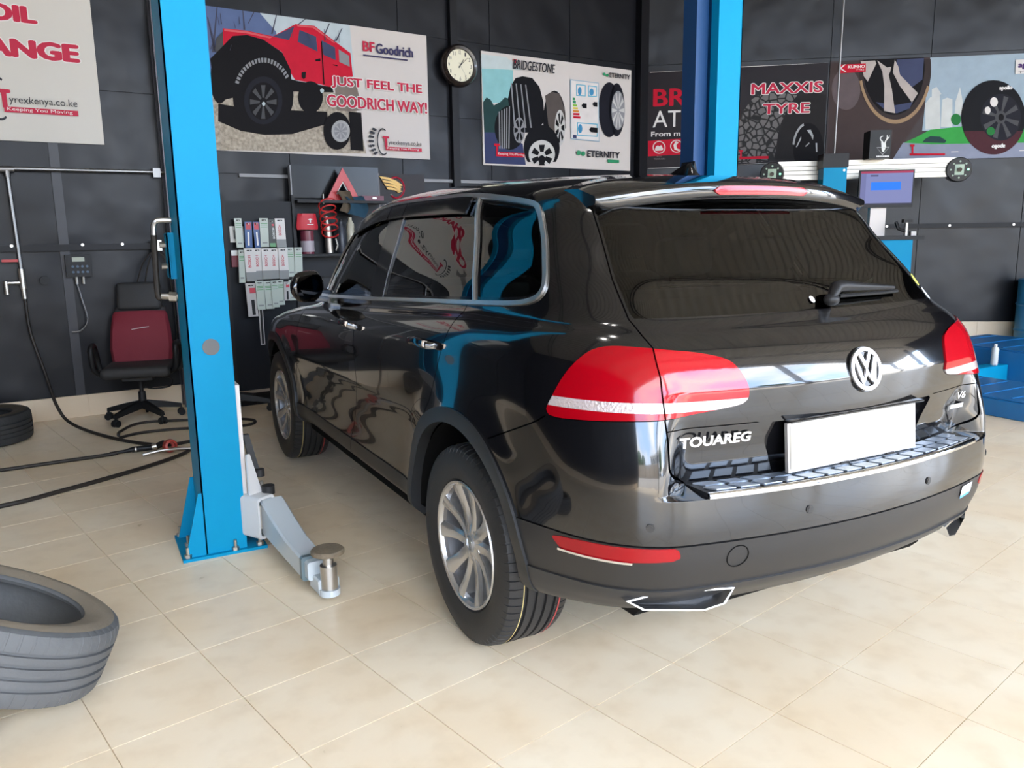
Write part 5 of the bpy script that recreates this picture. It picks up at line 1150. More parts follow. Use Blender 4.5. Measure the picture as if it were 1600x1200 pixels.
# ================================================================ BLUE RAMPS AT THE RIGHT
rpm = mat('ramp_blue', (.010, .13, .34), .35, bump=.08, bscale=25, var=.15, vscale=7)
def ramp(label, x0, x1, y0, y1, z0, z1, n=7):
    t = thing('lift_ramp', label, 'ramp', ((x0+x1)/2, (y0+y1)/2, z0), 'blue lift ramps')
    MB().box(x0, x1, y0, y1, z0, z1-.012, b=.006).build('deck_frame', M_bluepaint if z0 > .05 else rpm, t, 0)
    MB().box(x0+.015, x1-.015, y0+.015, y1-.015, z1-.012, z1, b=.004).build('deck_plate', rpm, t, 0)
    for k in range(n):
        y = y0+(y1-y0)*(k+.5)/n; MB().box(x0+.08, x1-.08, y-.008, y+.008, z1, z1+.006).build('grip_bar', rpm, t, 0)
    return t
ramp('low blue steel ramp nearest the car on the right', 4.22, 5.08, -.6, 3.0, .0, .15, 16)
ramp('raised blue steel ramp farther to the right', 5.85, 6.9, .2, 2.9, .0, .30, 9)
cb = thing('cross_bar', 'blue steel cross bar linking the two ramps', 'bar', (5.4, 2.2, 0)); MB().box(5.10, 5.84, 2.02, 2.16, .0, .16, b=.006).build('beam', M_bluepaint, cb, 0); MB().box(5.3, 5.34, 2.0, 2.18, .16, .175).build('stop', M_bluepaint, cb, 0)
sc_ = thing('spray_can', 'white spray can standing on the blue cross bar', 'spray can', (5.72, 2.09, .16))
MB().lathe([(.001, 0), (.031, 0), (.032, .006), (.032, .155), (.026, .172), (.001, .172)], (5.72, 2.09, .16), (0, 0, 1), 24).build('can', mat('can_white', (.55, .56, .56), .3), sc_, 40); MB().cyl((5.72, 2.09, .332), (5.72, 2.09, .362), .014, n=12).build('nozzle', M_white, sc_)
dm = thing('blue_drum', 'tall blue drum at the right edge against the wall', 'drum', (7.642, 2.703, 0))
MB().lathe([(.001, 0), (.29, 0), (.295, .02), (.285, .04), (.285, .29), (.297, .31), (.285, .33), (.285, .59), (.297, .61), (.285, .63), (.285, .86), (.295, .88), (.285, .89), (.001, .885)], (7.642, 2.703, 0), (0, 0, 1), 40).build('barrel', mat('drum_blue', (.02, .22, .42), .45), dm, 30)
MB().cyl((7.50, 2.75, .885), (7.50, 2.75, .92), .03, n=14).build('bung', M_white, dm); MB().cyl((7.46, 2.80, .885), (7.46, 2.80, 1.02), .035, n=14).build('pump_head', M_pw, dm)
# ================================================================ POSTERS (flat print, metres on the wall)
ART = {
 'offroad': [
  ('printed_sky', 'p_sky', [[(0.397,3.475),(0.887,3.464),(1.021,3.305),(1.102,2.759),(0.399,2.758)]]),
  ('printed_sky', 'p_pale', [[(0.887,3.464),(1.327,3.454),(1.733,3.445),(1.757,2.986),(1.102,2.759),(1.021,3.305)]]),
  ('printed_ground', 'p_gravel', [[(0.401,2.771),(1.136,2.818),(1.461,2.844),(1.744,2.75),(1.844,2.274),(0.407,2.247)]]),
  ('printed_branches', 'p_dark', [[(0.733,3.457),(0.741,3.458),(0.748,3.286),(0.731,3.284)],[(1.031,3.455),(1.039,3.456),(0.99,3.281),(0.975,3.279)],[(0.83,3.456),(0.839,3.457),(0.78,3.343),(0.772,3.342)],[(0.514,3.454),(0.522,3.455),(0.464,3.069),(0.444,3.067)],[(1.296,3.448),(1.306,3.449),(1.233,3.384),(1.218,3.385)],[(1.65,3.407),(1.659,3.408),(1.596,3.287),(1.58,3.288)],[(1.526,3.434),(1.538,3.436),(1.489,3.338),(1.477,3.341)],[(0.427,3.352),(0.435,3.353),(0.485,3.071),(0.464,3.069)]]),
  ('printed_shadow', 'p_black', [[(0.465,2.642),(0.799,2.611),(1.094,2.631),(1.465,2.642),(1.466,2.533),(1.11,2.419),(0.856,2.398),(0.642,2.422),(0.453,2.493)]]),
  ('printed_bodywork', 'p_red', [[(0.554,3.276),(0.762,3.281),(0.989,3.26),(1.203,3.388),(1.384,3.396),(1.595,3.272),(1.727,3.193),(1.74,2.984),(1.509,2.866),(1.415,2.884),(1.171,2.902),(1.117,2.984),(1.067,3.132),(0.899,3.223),(0.632,3.219),(0.543,3.123)]]),
  ('printed_fender', 'p_black', [[(0.426,3.012),(0.543,3.13),(0.632,3.222),(0.759,3.245),(0.899,3.223),(1.067,3.129),(1.135,2.986),(1.136,2.818),(0.954,2.747),(0.665,2.725),(0.452,2.655)]]),
  ('printed_wheel', 'p_black', [[(0.577,2.853),(0.571,2.808),(0.562,2.764),(0.549,2.725),(0.533,2.691),(0.516,2.666),(0.497,2.65),(0.478,2.643),(0.461,2.647),(0.444,2.661),(0.431,2.684),(0.42,2.715),(0.414,2.752),(0.411,2.794),(0.413,2.839),(0.418,2.884),(0.427,2.926),(0.44,2.965),(0.455,2.998),(0.473,3.024),(0.491,3.04),(0.51,3.047),(0.528,3.044),(0.544,3.031),(0.558,3.008),(0.568,2.978),(0.575,2.94),(0.578,2.898)],[(1.429,2.77),(1.424,2.738),(1.413,2.706),(1.397,2.678),(1.376,2.653),(1.352,2.635),(1.326,2.622),(1.298,2.617),(1.272,2.619),(1.247,2.627),(1.226,2.643),(1.208,2.664),(1.196,2.69),(1.189,2.72),(1.187,2.751),(1.193,2.783),(1.204,2.814),(1.219,2.842),(1.24,2.866),(1.263,2.885),(1.289,2.898),(1.316,2.904),(1.343,2.902),(1.367,2.894),(1.389,2.879),(1.407,2.858),(1.42,2.832),(1.427,2.802)],[(1.147,2.763),(1.135,2.686),(1.109,2.612),(1.071,2.545),(1.022,2.489),(0.966,2.445),(0.904,2.416),(0.842,2.405),(0.781,2.41),(0.725,2.431),(0.677,2.468),(0.637,2.518),(0.61,2.579),(0.595,2.647),(0.594,2.72),(0.606,2.793),(0.631,2.864),(0.668,2.928),(0.714,2.984),(0.768,3.028),(0.827,3.058),(0.888,3.072),(0.95,3.07),(1.007,3.052),(1.057,3.017),(1.099,2.968),(1.128,2.907),(1.145,2.838)]]),
  ('printed_wheel', 'p_brown', [[(1.546,2.967),(1.756,2.971),(1.823,2.682),(1.689,2.658),(1.561,2.664)]]),
  ('printed_underbody', 'p_black', [[(1.112,2.907),(1.202,2.894),(1.525,2.867),(1.538,2.822),(1.134,2.797)]]),
  ('printed_window', 'p_navy', [[(0.988,3.257),(1.194,3.369),(1.136,3.243)],[(1.238,3.344),(1.394,3.303),(1.401,3.172),(1.216,3.237)],[(1.446,3.277),(1.574,3.227),(1.575,3.113),(1.455,3.151)]]),
  ('printed_window', 'p_grey', [[(1.608,3.214),(1.71,3.167),(1.711,3.069),(1.609,3.102)]]),
  ('printed_tread', 'p_grey', [[(0.653,2.822),(0.623,2.83),(0.632,2.853),(0.662,2.841)],[(0.667,2.853),(0.637,2.865),(0.649,2.887),(0.676,2.87)],[(0.682,2.882),(0.655,2.898),(0.668,2.919),(0.693,2.899)],[(0.7,2.909),(0.676,2.929),(0.69,2.949),(0.712,2.925)],[(0.72,2.934),(0.698,2.958),(0.714,2.976),(0.733,2.948)],[(0.742,2.957),(0.723,2.984),(0.74,3.0),(0.756,2.969)],[(0.765,2.977),(0.749,3.007),(0.767,3.021),(0.78,2.987)],[(0.79,2.994),(0.777,3.027),(0.797,3.038),(0.806,3.002)],[(0.816,3.007),(0.807,3.043),(0.827,3.051),(0.832,3.014)],[(0.843,3.017),(0.837,3.055),(0.857,3.06),(0.859,3.022)],[(0.87,3.024),(0.868,3.063),(0.888,3.066),(0.886,3.026)],[(0.897,3.027),(0.899,3.066),(0.919,3.067),(0.914,3.027)],[(0.925,3.026),(0.93,3.066),(0.95,3.063),(0.941,3.024)],[(0.951,3.021),(0.96,3.061),(0.979,3.056),(0.966,3.017)],[(0.976,3.013),(0.989,3.052),(1.007,3.044),(0.991,3.006)],[(1.0,3.001),(1.016,3.039),(1.033,3.028),(1.014,2.992)],[(1.022,2.985),(1.042,3.021),(1.057,3.008),(1.034,2.974)],[(1.042,2.967),(1.065,3.0),(1.079,2.985),(1.053,2.954)],[(1.06,2.945),(1.086,2.976),(1.097,2.958),(1.069,2.93)],[(1.075,2.92),(1.103,2.948),(1.113,2.928),(1.083,2.904)]]),
  ('printed_wheel', 'p_tyre2', [[(1.039,2.712),(1.032,2.665),(1.016,2.619),(0.992,2.577),(0.961,2.542),(0.926,2.515),(0.887,2.497),(0.848,2.489),(0.809,2.492),(0.774,2.505),(0.743,2.528),(0.718,2.559),(0.701,2.597),(0.691,2.64),(0.69,2.686),(0.698,2.732),(0.714,2.777),(0.737,2.817),(0.766,2.852),(0.8,2.88),(0.838,2.898),(0.877,2.907),(0.916,2.905),(0.952,2.893),(0.984,2.871),(1.009,2.84),(1.028,2.802),(1.038,2.759)]]),
  ('printed_wheel', 'p_black', [[(0.997,2.702),(0.992,2.665),(0.979,2.629),(0.961,2.596),(0.938,2.568),(0.91,2.547),(0.88,2.533),(0.85,2.527),(0.821,2.529),(0.794,2.54),(0.77,2.558),(0.751,2.582),(0.738,2.612),(0.73,2.646),(0.73,2.682),(0.736,2.719),(0.748,2.754),(0.766,2.786),(0.788,2.813),(0.815,2.835),(0.843,2.849),(0.873,2.856),(0.903,2.854),(0.931,2.845),(0.955,2.827),(0.975,2.803),(0.989,2.773),(0.997,2.739)]]),
  ('printed_wheel', 'p_grey3', [[(0.893,2.697),(0.985,2.718),(0.981,2.67),(0.892,2.677)],[(0.888,2.667),(0.955,2.605),(0.925,2.569),(0.875,2.652)],[(0.867,2.648),(0.87,2.539),(0.832,2.537),(0.851,2.647)],[(0.843,2.65),(0.782,2.56),(0.758,2.591),(0.832,2.663)],[(0.83,2.673),(0.741,2.653),(0.744,2.7),(0.831,2.692)],[(0.835,2.703),(0.77,2.764),(0.799,2.799),(0.848,2.717)],[(0.856,2.722),(0.852,2.829),(0.891,2.833),(0.872,2.723)],[(0.88,2.72),(0.942,2.811),(0.967,2.78),(0.89,2.707)]]),
  ('printed_trim', 'p_black', [[(1.438,3.266),(1.447,3.267),(1.45,2.887),(1.439,2.886)],[(1.374,3.1),(1.421,3.115),(1.423,3.09),(1.375,3.085)],[(1.544,3.074),(1.588,3.069),(1.588,3.06),(1.544,3.066)],[(1.237,2.974),(1.277,2.982),(1.27,2.928),(1.248,2.915),(1.234,2.933)]]),
  ('printed_grille', 'p_grey3', [[(0.494,3.19),(0.55,3.25),(0.543,3.13),(0.485,3.071),(0.466,3.095)]]),
  ('printed_highlight', 'p_rose', [[(0.562,3.269),(0.761,3.273),(0.981,3.251),(0.958,3.238),(0.746,3.256),(0.561,3.253)],[(1.215,3.382),(1.378,3.388),(1.579,3.268),(1.557,3.268),(1.365,3.375),(1.22,3.369)]]),
  ('printed_hub', 'p_pale', [[(0.879,2.67),(0.876,2.66),(0.87,2.653),(0.862,2.65),(0.854,2.652),(0.849,2.658),(0.847,2.667),(0.85,2.676),(0.856,2.684),(0.864,2.687),(0.872,2.685),(0.877,2.678)],[(1.441,2.828),(1.437,2.818),(1.429,2.81),(1.42,2.807),(1.411,2.809),(1.404,2.816),(1.402,2.825),(1.405,2.836),(1.413,2.844),(1.422,2.847),(1.432,2.845),(1.438,2.838)]]),
  ('printed_tyre', 'p_black', [[(1.688,2.48),(1.682,2.44),(1.67,2.403),(1.652,2.368),(1.628,2.339),(1.601,2.317),(1.571,2.303),(1.54,2.297),(1.51,2.3),(1.482,2.312),(1.458,2.331),(1.437,2.358),(1.423,2.39),(1.415,2.426),(1.414,2.464),(1.419,2.503),(1.432,2.54),(1.449,2.574),(1.473,2.603),(1.5,2.625),(1.529,2.64),(1.56,2.646),(1.59,2.644),(1.618,2.633),(1.643,2.614),(1.664,2.587),(1.678,2.555),(1.687,2.519)],[(1.681,2.657),(1.805,2.654),(1.812,2.298),(1.679,2.303)]]),
  ('printed_rim', 'p_grey2', [[(1.68,2.476),(1.676,2.454),(1.668,2.432),(1.656,2.412),(1.64,2.395),(1.621,2.382),(1.601,2.374),(1.58,2.37),(1.559,2.372),(1.54,2.378),(1.523,2.389),(1.509,2.404),(1.499,2.423),(1.493,2.444),(1.492,2.466),(1.496,2.488),(1.504,2.51),(1.516,2.529),(1.532,2.546),(1.55,2.559),(1.57,2.568),(1.591,2.572),(1.612,2.57),(1.631,2.564),(1.648,2.553),(1.662,2.538),(1.673,2.52),(1.679,2.499)]]),
  ('printed_rim', 'p_grey', [[(1.654,2.475),(1.651,2.458),(1.645,2.442),(1.636,2.428),(1.625,2.415),(1.611,2.406),(1.597,2.4),(1.581,2.397),(1.566,2.398),(1.552,2.403),(1.54,2.411),(1.53,2.422),(1.523,2.436),(1.519,2.451),(1.518,2.467),(1.521,2.484),(1.526,2.5),(1.535,2.514),(1.547,2.526),(1.56,2.536),(1.574,2.542),(1.59,2.545),(1.605,2.544),(1.619,2.54),(1.631,2.531),(1.641,2.52),(1.649,2.507),(1.653,2.491)]]),
  ('printed_rim', 'p_grey2', [[(1.596,2.474),(1.65,2.485),(1.649,2.465),(1.595,2.469)],[(1.594,2.466),(1.635,2.431),(1.621,2.417),(1.59,2.462)],[(1.587,2.46),(1.591,2.402),(1.573,2.401),(1.583,2.46)],[(1.58,2.461),(1.544,2.413),(1.532,2.426),(1.577,2.465)],[(1.575,2.468),(1.521,2.458),(1.522,2.477),(1.576,2.473)],[(1.577,2.477),(1.537,2.51),(1.55,2.525),(1.581,2.48)],[(1.584,2.482),(1.58,2.54),(1.598,2.541),(1.588,2.482)],[(1.591,2.481),(1.627,2.53),(1.639,2.516),(1.594,2.477)]]),
 ],
 'tyres': [
  ('printed_sky', 'p_teal', [[(3.182,3.209),(3.581,3.215),(3.575,2.885),(3.199,2.841)]]),
  ('printed_sky', 'p_tealpale', [[(3.179,3.336),(3.5,3.337),(3.705,3.226),(3.182,3.193)]]),
  ('printed_trees', 'p_tree', [[(3.195,2.857),(3.24,2.909),(3.29,2.888),(3.329,2.834),(3.41,2.873),(3.472,2.927),(3.534,2.915),(3.538,2.563),(3.201,2.544)]]),
  ('printed_road', 'p_navy2', [[(3.201,2.551),(3.384,2.558),(3.694,2.456),(3.734,2.232),(3.206,2.23)]]),
  ('printed_tyre', 'p_tyre', [[(3.509,2.913),(3.546,3.048),(3.61,3.135),(3.704,3.163),(3.832,3.155),(3.927,3.071),(3.979,2.915),(3.988,2.711),(3.868,2.584),(3.57,2.568)],[(4.285,2.746),(4.281,2.676),(4.269,2.608),(4.25,2.546),(4.225,2.495),(4.195,2.455),(4.161,2.43),(4.126,2.421),(4.092,2.427),(4.058,2.449),(4.029,2.485),(4.005,2.534),(3.987,2.592),(3.976,2.658),(3.973,2.727),(3.978,2.796),(3.99,2.863),(4.008,2.923),(4.033,2.974),(4.062,3.013),(4.096,3.038),(4.13,3.049),(4.164,3.044),(4.197,3.023),(4.227,2.988),(4.251,2.941),(4.27,2.883),(4.281,2.817)],[(3.731,2.627),(3.725,2.575),(3.709,2.525),(3.684,2.479),(3.651,2.44),(3.613,2.411),(3.57,2.392),(3.524,2.384),(3.48,2.388),(3.439,2.403),(3.402,2.429),(3.371,2.464),(3.349,2.506),(3.336,2.554),(3.332,2.604),(3.338,2.655),(3.353,2.704),(3.377,2.749),(3.409,2.787),(3.447,2.817),(3.488,2.837),(3.532,2.845),(3.577,2.843),(3.619,2.829),(3.657,2.804),(3.688,2.77),(3.712,2.727),(3.726,2.679)]]),
  ('printed_tread', 'p_grey', [[(3.547,3.081),(3.562,3.082),(3.602,2.62),(3.583,2.619)],[(3.61,3.079),(3.624,3.081),(3.673,2.624),(3.655,2.623)],[(3.672,3.078),(3.686,3.079),(3.745,2.628),(3.726,2.627)],[(3.735,3.077),(3.749,3.078),(3.819,2.632),(3.799,2.631)],[(3.388,2.773),(3.402,2.777),(3.405,2.392),(3.388,2.391)],[(3.421,2.788),(3.435,2.792),(3.434,2.393),(3.417,2.392)],[(3.454,2.803),(3.468,2.808),(3.462,2.394),(3.446,2.394)],[(3.487,2.819),(3.501,2.823),(3.491,2.396),(3.475,2.395)],[(3.52,2.835),(3.534,2.839),(3.52,2.397),(3.504,2.396)]]),
  ('printed_tyre', 'p_brownt', [[(4.002,2.984),(4.09,3.034),(4.201,3.017),(4.267,2.867),(4.289,2.66),(4.154,2.478),(4.043,2.68)]]),
  ('printed_rim', 'p_silver', [[(4.278,2.659),(4.276,2.615),(4.27,2.573),(4.261,2.536),(4.249,2.504),(4.235,2.48),(4.219,2.465),(4.203,2.459),(4.186,2.463),(4.171,2.477),(4.157,2.5),(4.145,2.53),(4.137,2.566),(4.132,2.607),(4.13,2.65),(4.132,2.694),(4.138,2.735),(4.147,2.772),(4.158,2.803),(4.172,2.827),(4.188,2.843),(4.204,2.849),(4.221,2.845),(4.236,2.832),(4.25,2.809),(4.262,2.779),(4.271,2.743),(4.276,2.702)]]),
  ('printed_rim', 'p_tyre', [[(4.223,2.674),(4.266,2.694),(4.266,2.622),(4.223,2.638)],[(4.221,2.628),(4.253,2.553),(4.231,2.507),(4.21,2.605)],[(4.206,2.603),(4.203,2.489),(4.175,2.504),(4.192,2.61)],[(4.189,2.616),(4.153,2.549),(4.141,2.614),(4.184,2.648)],[(4.184,2.658),(4.142,2.688),(4.154,2.754),(4.19,2.691)],[(4.193,2.698),(4.177,2.801),(4.204,2.819),(4.206,2.706)],[(4.21,2.704),(4.232,2.805),(4.254,2.761),(4.221,2.683)]]),
  ('printed_rim', 'p_grey', [[(3.726,2.602),(3.724,2.571),(3.718,2.542),(3.708,2.516),(3.696,2.494),(3.681,2.477),(3.665,2.466),(3.648,2.462),(3.631,2.465),(3.615,2.474),(3.601,2.489),(3.59,2.51),(3.581,2.535),(3.576,2.563),(3.575,2.593),(3.577,2.623),(3.583,2.652),(3.592,2.678),(3.605,2.7),(3.619,2.717),(3.635,2.727),(3.652,2.732),(3.669,2.73),(3.685,2.721),(3.699,2.706),(3.71,2.685),(3.719,2.66),(3.724,2.632)]]),
  ('printed_rim', 'p_tyre', [[(3.67,2.613),(3.716,2.631),(3.716,2.572),(3.669,2.584)],[(3.667,2.576),(3.696,2.515),(3.667,2.484),(3.652,2.56)],[(3.647,2.56),(3.63,2.482),(3.601,2.51),(3.632,2.574)],[(3.63,2.582),(3.584,2.564),(3.585,2.623),(3.63,2.611)],[(3.633,2.619),(3.604,2.679),(3.633,2.71),(3.648,2.634)],[(3.653,2.635),(3.67,2.712),(3.699,2.685),(3.667,2.621)]]),
  ('printed_tyre', 'p_tyre', [[(4.198,2.436),(4.192,2.38),(4.173,2.327),(4.142,2.278),(3.756,2.264),(3.729,2.31),(3.712,2.36),(3.706,2.414),(3.713,2.468),(3.731,2.52),(3.76,2.567),(3.799,2.607),(3.846,2.639),(3.897,2.66),(3.951,2.669),(4.005,2.666),(4.057,2.651),(4.105,2.625),(4.144,2.588),(4.174,2.543),(4.192,2.491)]]),
  ('printed_rim', 'p_silver', [[(4.131,2.363),(4.128,2.339),(4.121,2.315),(4.11,2.292),(4.095,2.271),(4.075,2.252),(3.821,2.243),(3.802,2.261),(3.788,2.28),(3.777,2.302),(3.771,2.325),(3.769,2.348),(3.772,2.372),(3.779,2.395),(3.79,2.418),(3.805,2.438),(3.823,2.457),(3.845,2.474),(3.868,2.487),(3.894,2.497),(3.922,2.504),(3.949,2.508),(3.978,2.507),(4.005,2.503),(4.031,2.495),(4.055,2.484),(4.077,2.469),(4.096,2.452),(4.111,2.432),(4.122,2.41),(4.128,2.387)]]),
  ('printed_rim', 'p_tyre', [[(4.005,2.337),(4.095,2.314),(4.052,2.252),(3.98,2.3)],[(3.972,2.296),(3.989,2.235),(3.906,2.233),(3.923,2.294)],[(3.916,2.298),(3.844,2.245),(3.804,2.302),(3.892,2.332)],[(3.892,2.339),(3.805,2.362),(3.846,2.423),(3.916,2.376)],[(3.924,2.38),(3.908,2.455),(3.99,2.46),(3.973,2.382)],[(3.98,2.379),(4.052,2.433),(4.095,2.375),(4.005,2.344)]]),
  ('printed_hub', 'p_tyre', [[(3.996,2.297),(3.995,2.286),(3.991,2.275),(3.985,2.266),(3.977,2.258),(3.968,2.252),(3.958,2.248),(3.947,2.246),(3.936,2.247),(3.926,2.25),(3.917,2.256),(3.91,2.263),(3.904,2.272),(3.901,2.282),(3.899,2.293),(3.901,2.304),(3.904,2.314),(3.91,2.324),(3.918,2.332),(3.927,2.338),(3.937,2.342),(3.948,2.343),(3.959,2.343),(3.969,2.339),(3.978,2.334),(3.986,2.327),(3.991,2.318),(3.995,2.307)]]),
  ('printed_banner', 'p_red2', [[(3.343,2.356),(3.714,2.358),(3.713,2.31),(3.342,2.309)],[(3.32,2.441),(3.392,2.441),(3.391,2.418),(3.371,2.417),(3.365,2.353),(3.343,2.352),(3.344,2.416),(3.32,2.415)]]),
  ('printed_tyre', 'p_tyre2', [[(5.081,2.909),(5.077,2.839),(5.066,2.772),(5.048,2.712),(5.022,2.661),(4.992,2.622),(4.958,2.597),(4.922,2.587),(4.887,2.593),(4.852,2.614),(4.821,2.65),(4.796,2.697),(4.776,2.755),(4.764,2.819),(4.76,2.887),(4.763,2.955),(4.774,3.021),(4.793,3.08),(4.817,3.13),(4.847,3.169),(4.881,3.194),(4.916,3.205),(4.952,3.2),(4.986,3.18),(5.017,3.146),(5.043,3.1),(5.063,3.043),(5.076,2.978)],[(5.158,2.914),(5.156,2.847),(5.148,2.782),(5.133,2.724),(5.114,2.675),(5.091,2.637),(5.065,2.613),(5.038,2.604),(5.01,2.61),(4.984,2.631),(4.96,2.666),(4.94,2.712),(4.925,2.768),(4.916,2.831),(4.912,2.897),(4.914,2.964),(4.923,3.027),(4.937,3.085),(4.955,3.133),(4.978,3.17),(5.003,3.194),(5.03,3.204),(5.058,3.199),(5.084,3.179),(5.108,3.146),(5.129,3.1),(5.144,3.044),(5.154,2.981)]]),
  ('printed_rim', 'p_grey', [[(5.159,2.907),(5.157,2.857),(5.15,2.81),(5.138,2.767),(5.121,2.731),(5.101,2.703),(5.079,2.685),(5.056,2.678),(5.033,2.682),(5.011,2.698),(4.991,2.723),(4.975,2.757),(4.962,2.798),(4.954,2.844),(4.951,2.893),(4.953,2.942),(4.96,2.989),(4.972,3.031),(4.988,3.067),(5.007,3.094),(5.028,3.112),(5.051,3.12),(5.074,3.116),(5.096,3.102),(5.116,3.077),(5.133,3.043),(5.147,3.002),(5.155,2.956)]]),
  ('printed_rim', 'p_silver', [[(5.068,2.907),(5.149,2.933),(5.15,2.88),(5.068,2.894)],[(5.067,2.888),(5.14,2.808),(5.126,2.764),(5.064,2.877)],[(5.061,2.873),(5.097,2.718),(5.074,2.7),(5.056,2.869)],[(5.052,2.868),(5.039,2.698),(5.015,2.713),(5.047,2.872)],[(5.044,2.876),(4.986,2.755),(4.971,2.797),(5.04,2.886)],[(5.039,2.892),(4.96,2.867),(4.959,2.92),(5.039,2.905)],[(5.04,2.912),(4.969,2.991),(4.983,3.034),(5.043,2.923)],[(5.046,2.927),(5.011,3.08),(5.034,3.098),(5.052,2.931)],[(5.055,2.931),(5.069,3.101),(5.092,3.086),(5.061,2.928)],[(5.063,2.924),(5.121,3.045),(5.138,3.003),(5.067,2.914)]]),
  ('printed_label', 'p_frame', [[(4.343,3.186),(4.758,3.184),(4.772,2.529),(4.354,2.537)]]),
  ('printed_label', 'p_white2', [[(4.355,3.177),(4.748,3.175),(4.762,2.539),(4.363,2.548)]]),
  ('printed_label', 'p_cyan', [[(4.427,3.142),(4.565,3.143),(4.565,3.018),(4.427,3.014)],[(4.599,3.143),(4.73,3.143),(4.73,3.027),(4.599,3.02)],[(4.439,2.728),(4.744,2.729),(4.745,2.582),(4.439,2.58)]]),
  ('printed_label', 'p_white2', [[(4.441,3.131),(4.551,3.132),(4.551,3.027),(4.441,3.024)],[(4.613,3.132),(4.716,3.131),(4.716,3.036),(4.613,3.032)],[(4.453,2.716),(4.73,2.717),(4.731,2.593),(4.453,2.591)]]),
  ('printed_label', 'p_blue2', [[(4.505,3.072),(4.502,3.052),(4.495,3.036),(4.484,3.026),(4.471,3.025),(4.46,3.033),(4.453,3.048),(4.45,3.068),(4.453,3.088),(4.46,3.104),(4.471,3.113),(4.484,3.115),(4.495,3.107),(4.502,3.092)],[(4.683,3.076),(4.68,3.059),(4.671,3.045),(4.658,3.036),(4.643,3.035),(4.63,3.041),(4.621,3.054),(4.617,3.071),(4.621,3.088),(4.63,3.102),(4.643,3.11),(4.657,3.112),(4.67,3.105),(4.68,3.092)],[(4.517,2.662),(4.514,2.64),(4.505,2.623),(4.492,2.612),(4.478,2.611),(4.465,2.62),(4.456,2.637),(4.453,2.658),(4.456,2.68),(4.465,2.698),(4.478,2.708),(4.492,2.709),(4.505,2.7),(4.514,2.683)]]),
  ('printed_label', 'p_green', [[(4.377,2.993),(4.409,2.992),(4.409,2.964),(4.377,2.965)],[(4.377,2.958),(4.423,2.958),(4.423,2.93),(4.377,2.93)]]),
  ('printed_label', 'p_lime', [[(4.379,2.92),(4.439,2.921),(4.439,2.9),(4.379,2.899)]]),
  ('printed_label', 'p_yellow', [[(4.381,2.889),(4.45,2.89),(4.45,2.869),(4.381,2.868)]]),
  ('printed_label', 'p_orange', [[(4.381,2.857),(4.462,2.859),(4.462,2.838),(4.381,2.836)]]),
  ('printed_label', 'p_red2', [[(4.384,2.826),(4.473,2.829),(4.473,2.804),(4.384,2.802)],[(4.384,2.793),(4.485,2.794),(4.485,2.771),(4.384,2.77)]]),
  ('printed_label', 'p_tyre', [[(4.501,2.915),(4.524,2.941),(4.577,2.941),(4.577,2.888),(4.524,2.888)],[(4.66,2.94),(4.684,2.967),(4.733,2.967),(4.734,2.917),(4.684,2.917)],[(4.614,2.657),(4.638,2.683),(4.74,2.682),(4.74,2.628),(4.638,2.63)]]),
  ('printed_label', 'p_navy2', [[(4.381,2.587),(4.43,2.586),(4.43,2.549),(4.381,2.55)]]),
  ('printed_mark', 'p_green', [[(4.855,3.288),(4.853,3.281),(4.847,3.275),(4.838,3.271),(4.828,3.27),(4.82,3.272),(4.814,3.277),(4.812,3.284),(4.814,3.291),(4.82,3.297),(4.828,3.301),(4.838,3.302),(4.846,3.3),(4.852,3.295)],[(4.899,3.278),(4.897,3.271),(4.891,3.265),(4.882,3.261),(4.873,3.26),(4.864,3.262),(4.857,3.267),(4.855,3.274),(4.857,3.281),(4.864,3.287),(4.872,3.291),(4.882,3.292),(4.891,3.289),(4.897,3.284)],[(4.495,2.392),(4.492,2.382),(4.485,2.373),(4.474,2.367),(4.462,2.364),(4.45,2.366),(4.439,2.371),(4.432,2.379),(4.43,2.389),(4.432,2.4),(4.439,2.409),(4.45,2.415),(4.462,2.418),(4.474,2.416),(4.485,2.411),(4.492,2.402)],[(4.558,2.386),(4.555,2.376),(4.549,2.367),(4.539,2.36),(4.527,2.358),(4.516,2.359),(4.506,2.365),(4.499,2.373),(4.497,2.383),(4.499,2.394),(4.506,2.403),(4.516,2.409),(4.527,2.411),(4.539,2.41),(4.549,2.405),(4.555,2.396)],[(4.893,2.334),(5.071,2.333),(5.071,2.3),(4.893,2.297)]]),
  ('printed_mark', 'p_red2', [[(3.574,3.325),(3.62,3.323),(3.586,3.261)]]),
 ],
 'promo': [
  ('printed_band', 'p_red2', [[(0.093,2.57),(0.644,2.591),(0.649,2.405),(0.096,2.389)]]),
  ('printed_edge', 'p_white2', [[(0.098,2.248),(0.805,2.259),(0.805,2.249),(0.099,2.238)],[(0.102,3.36),(0.772,3.372),(0.772,3.367),(0.102,3.355)]]),
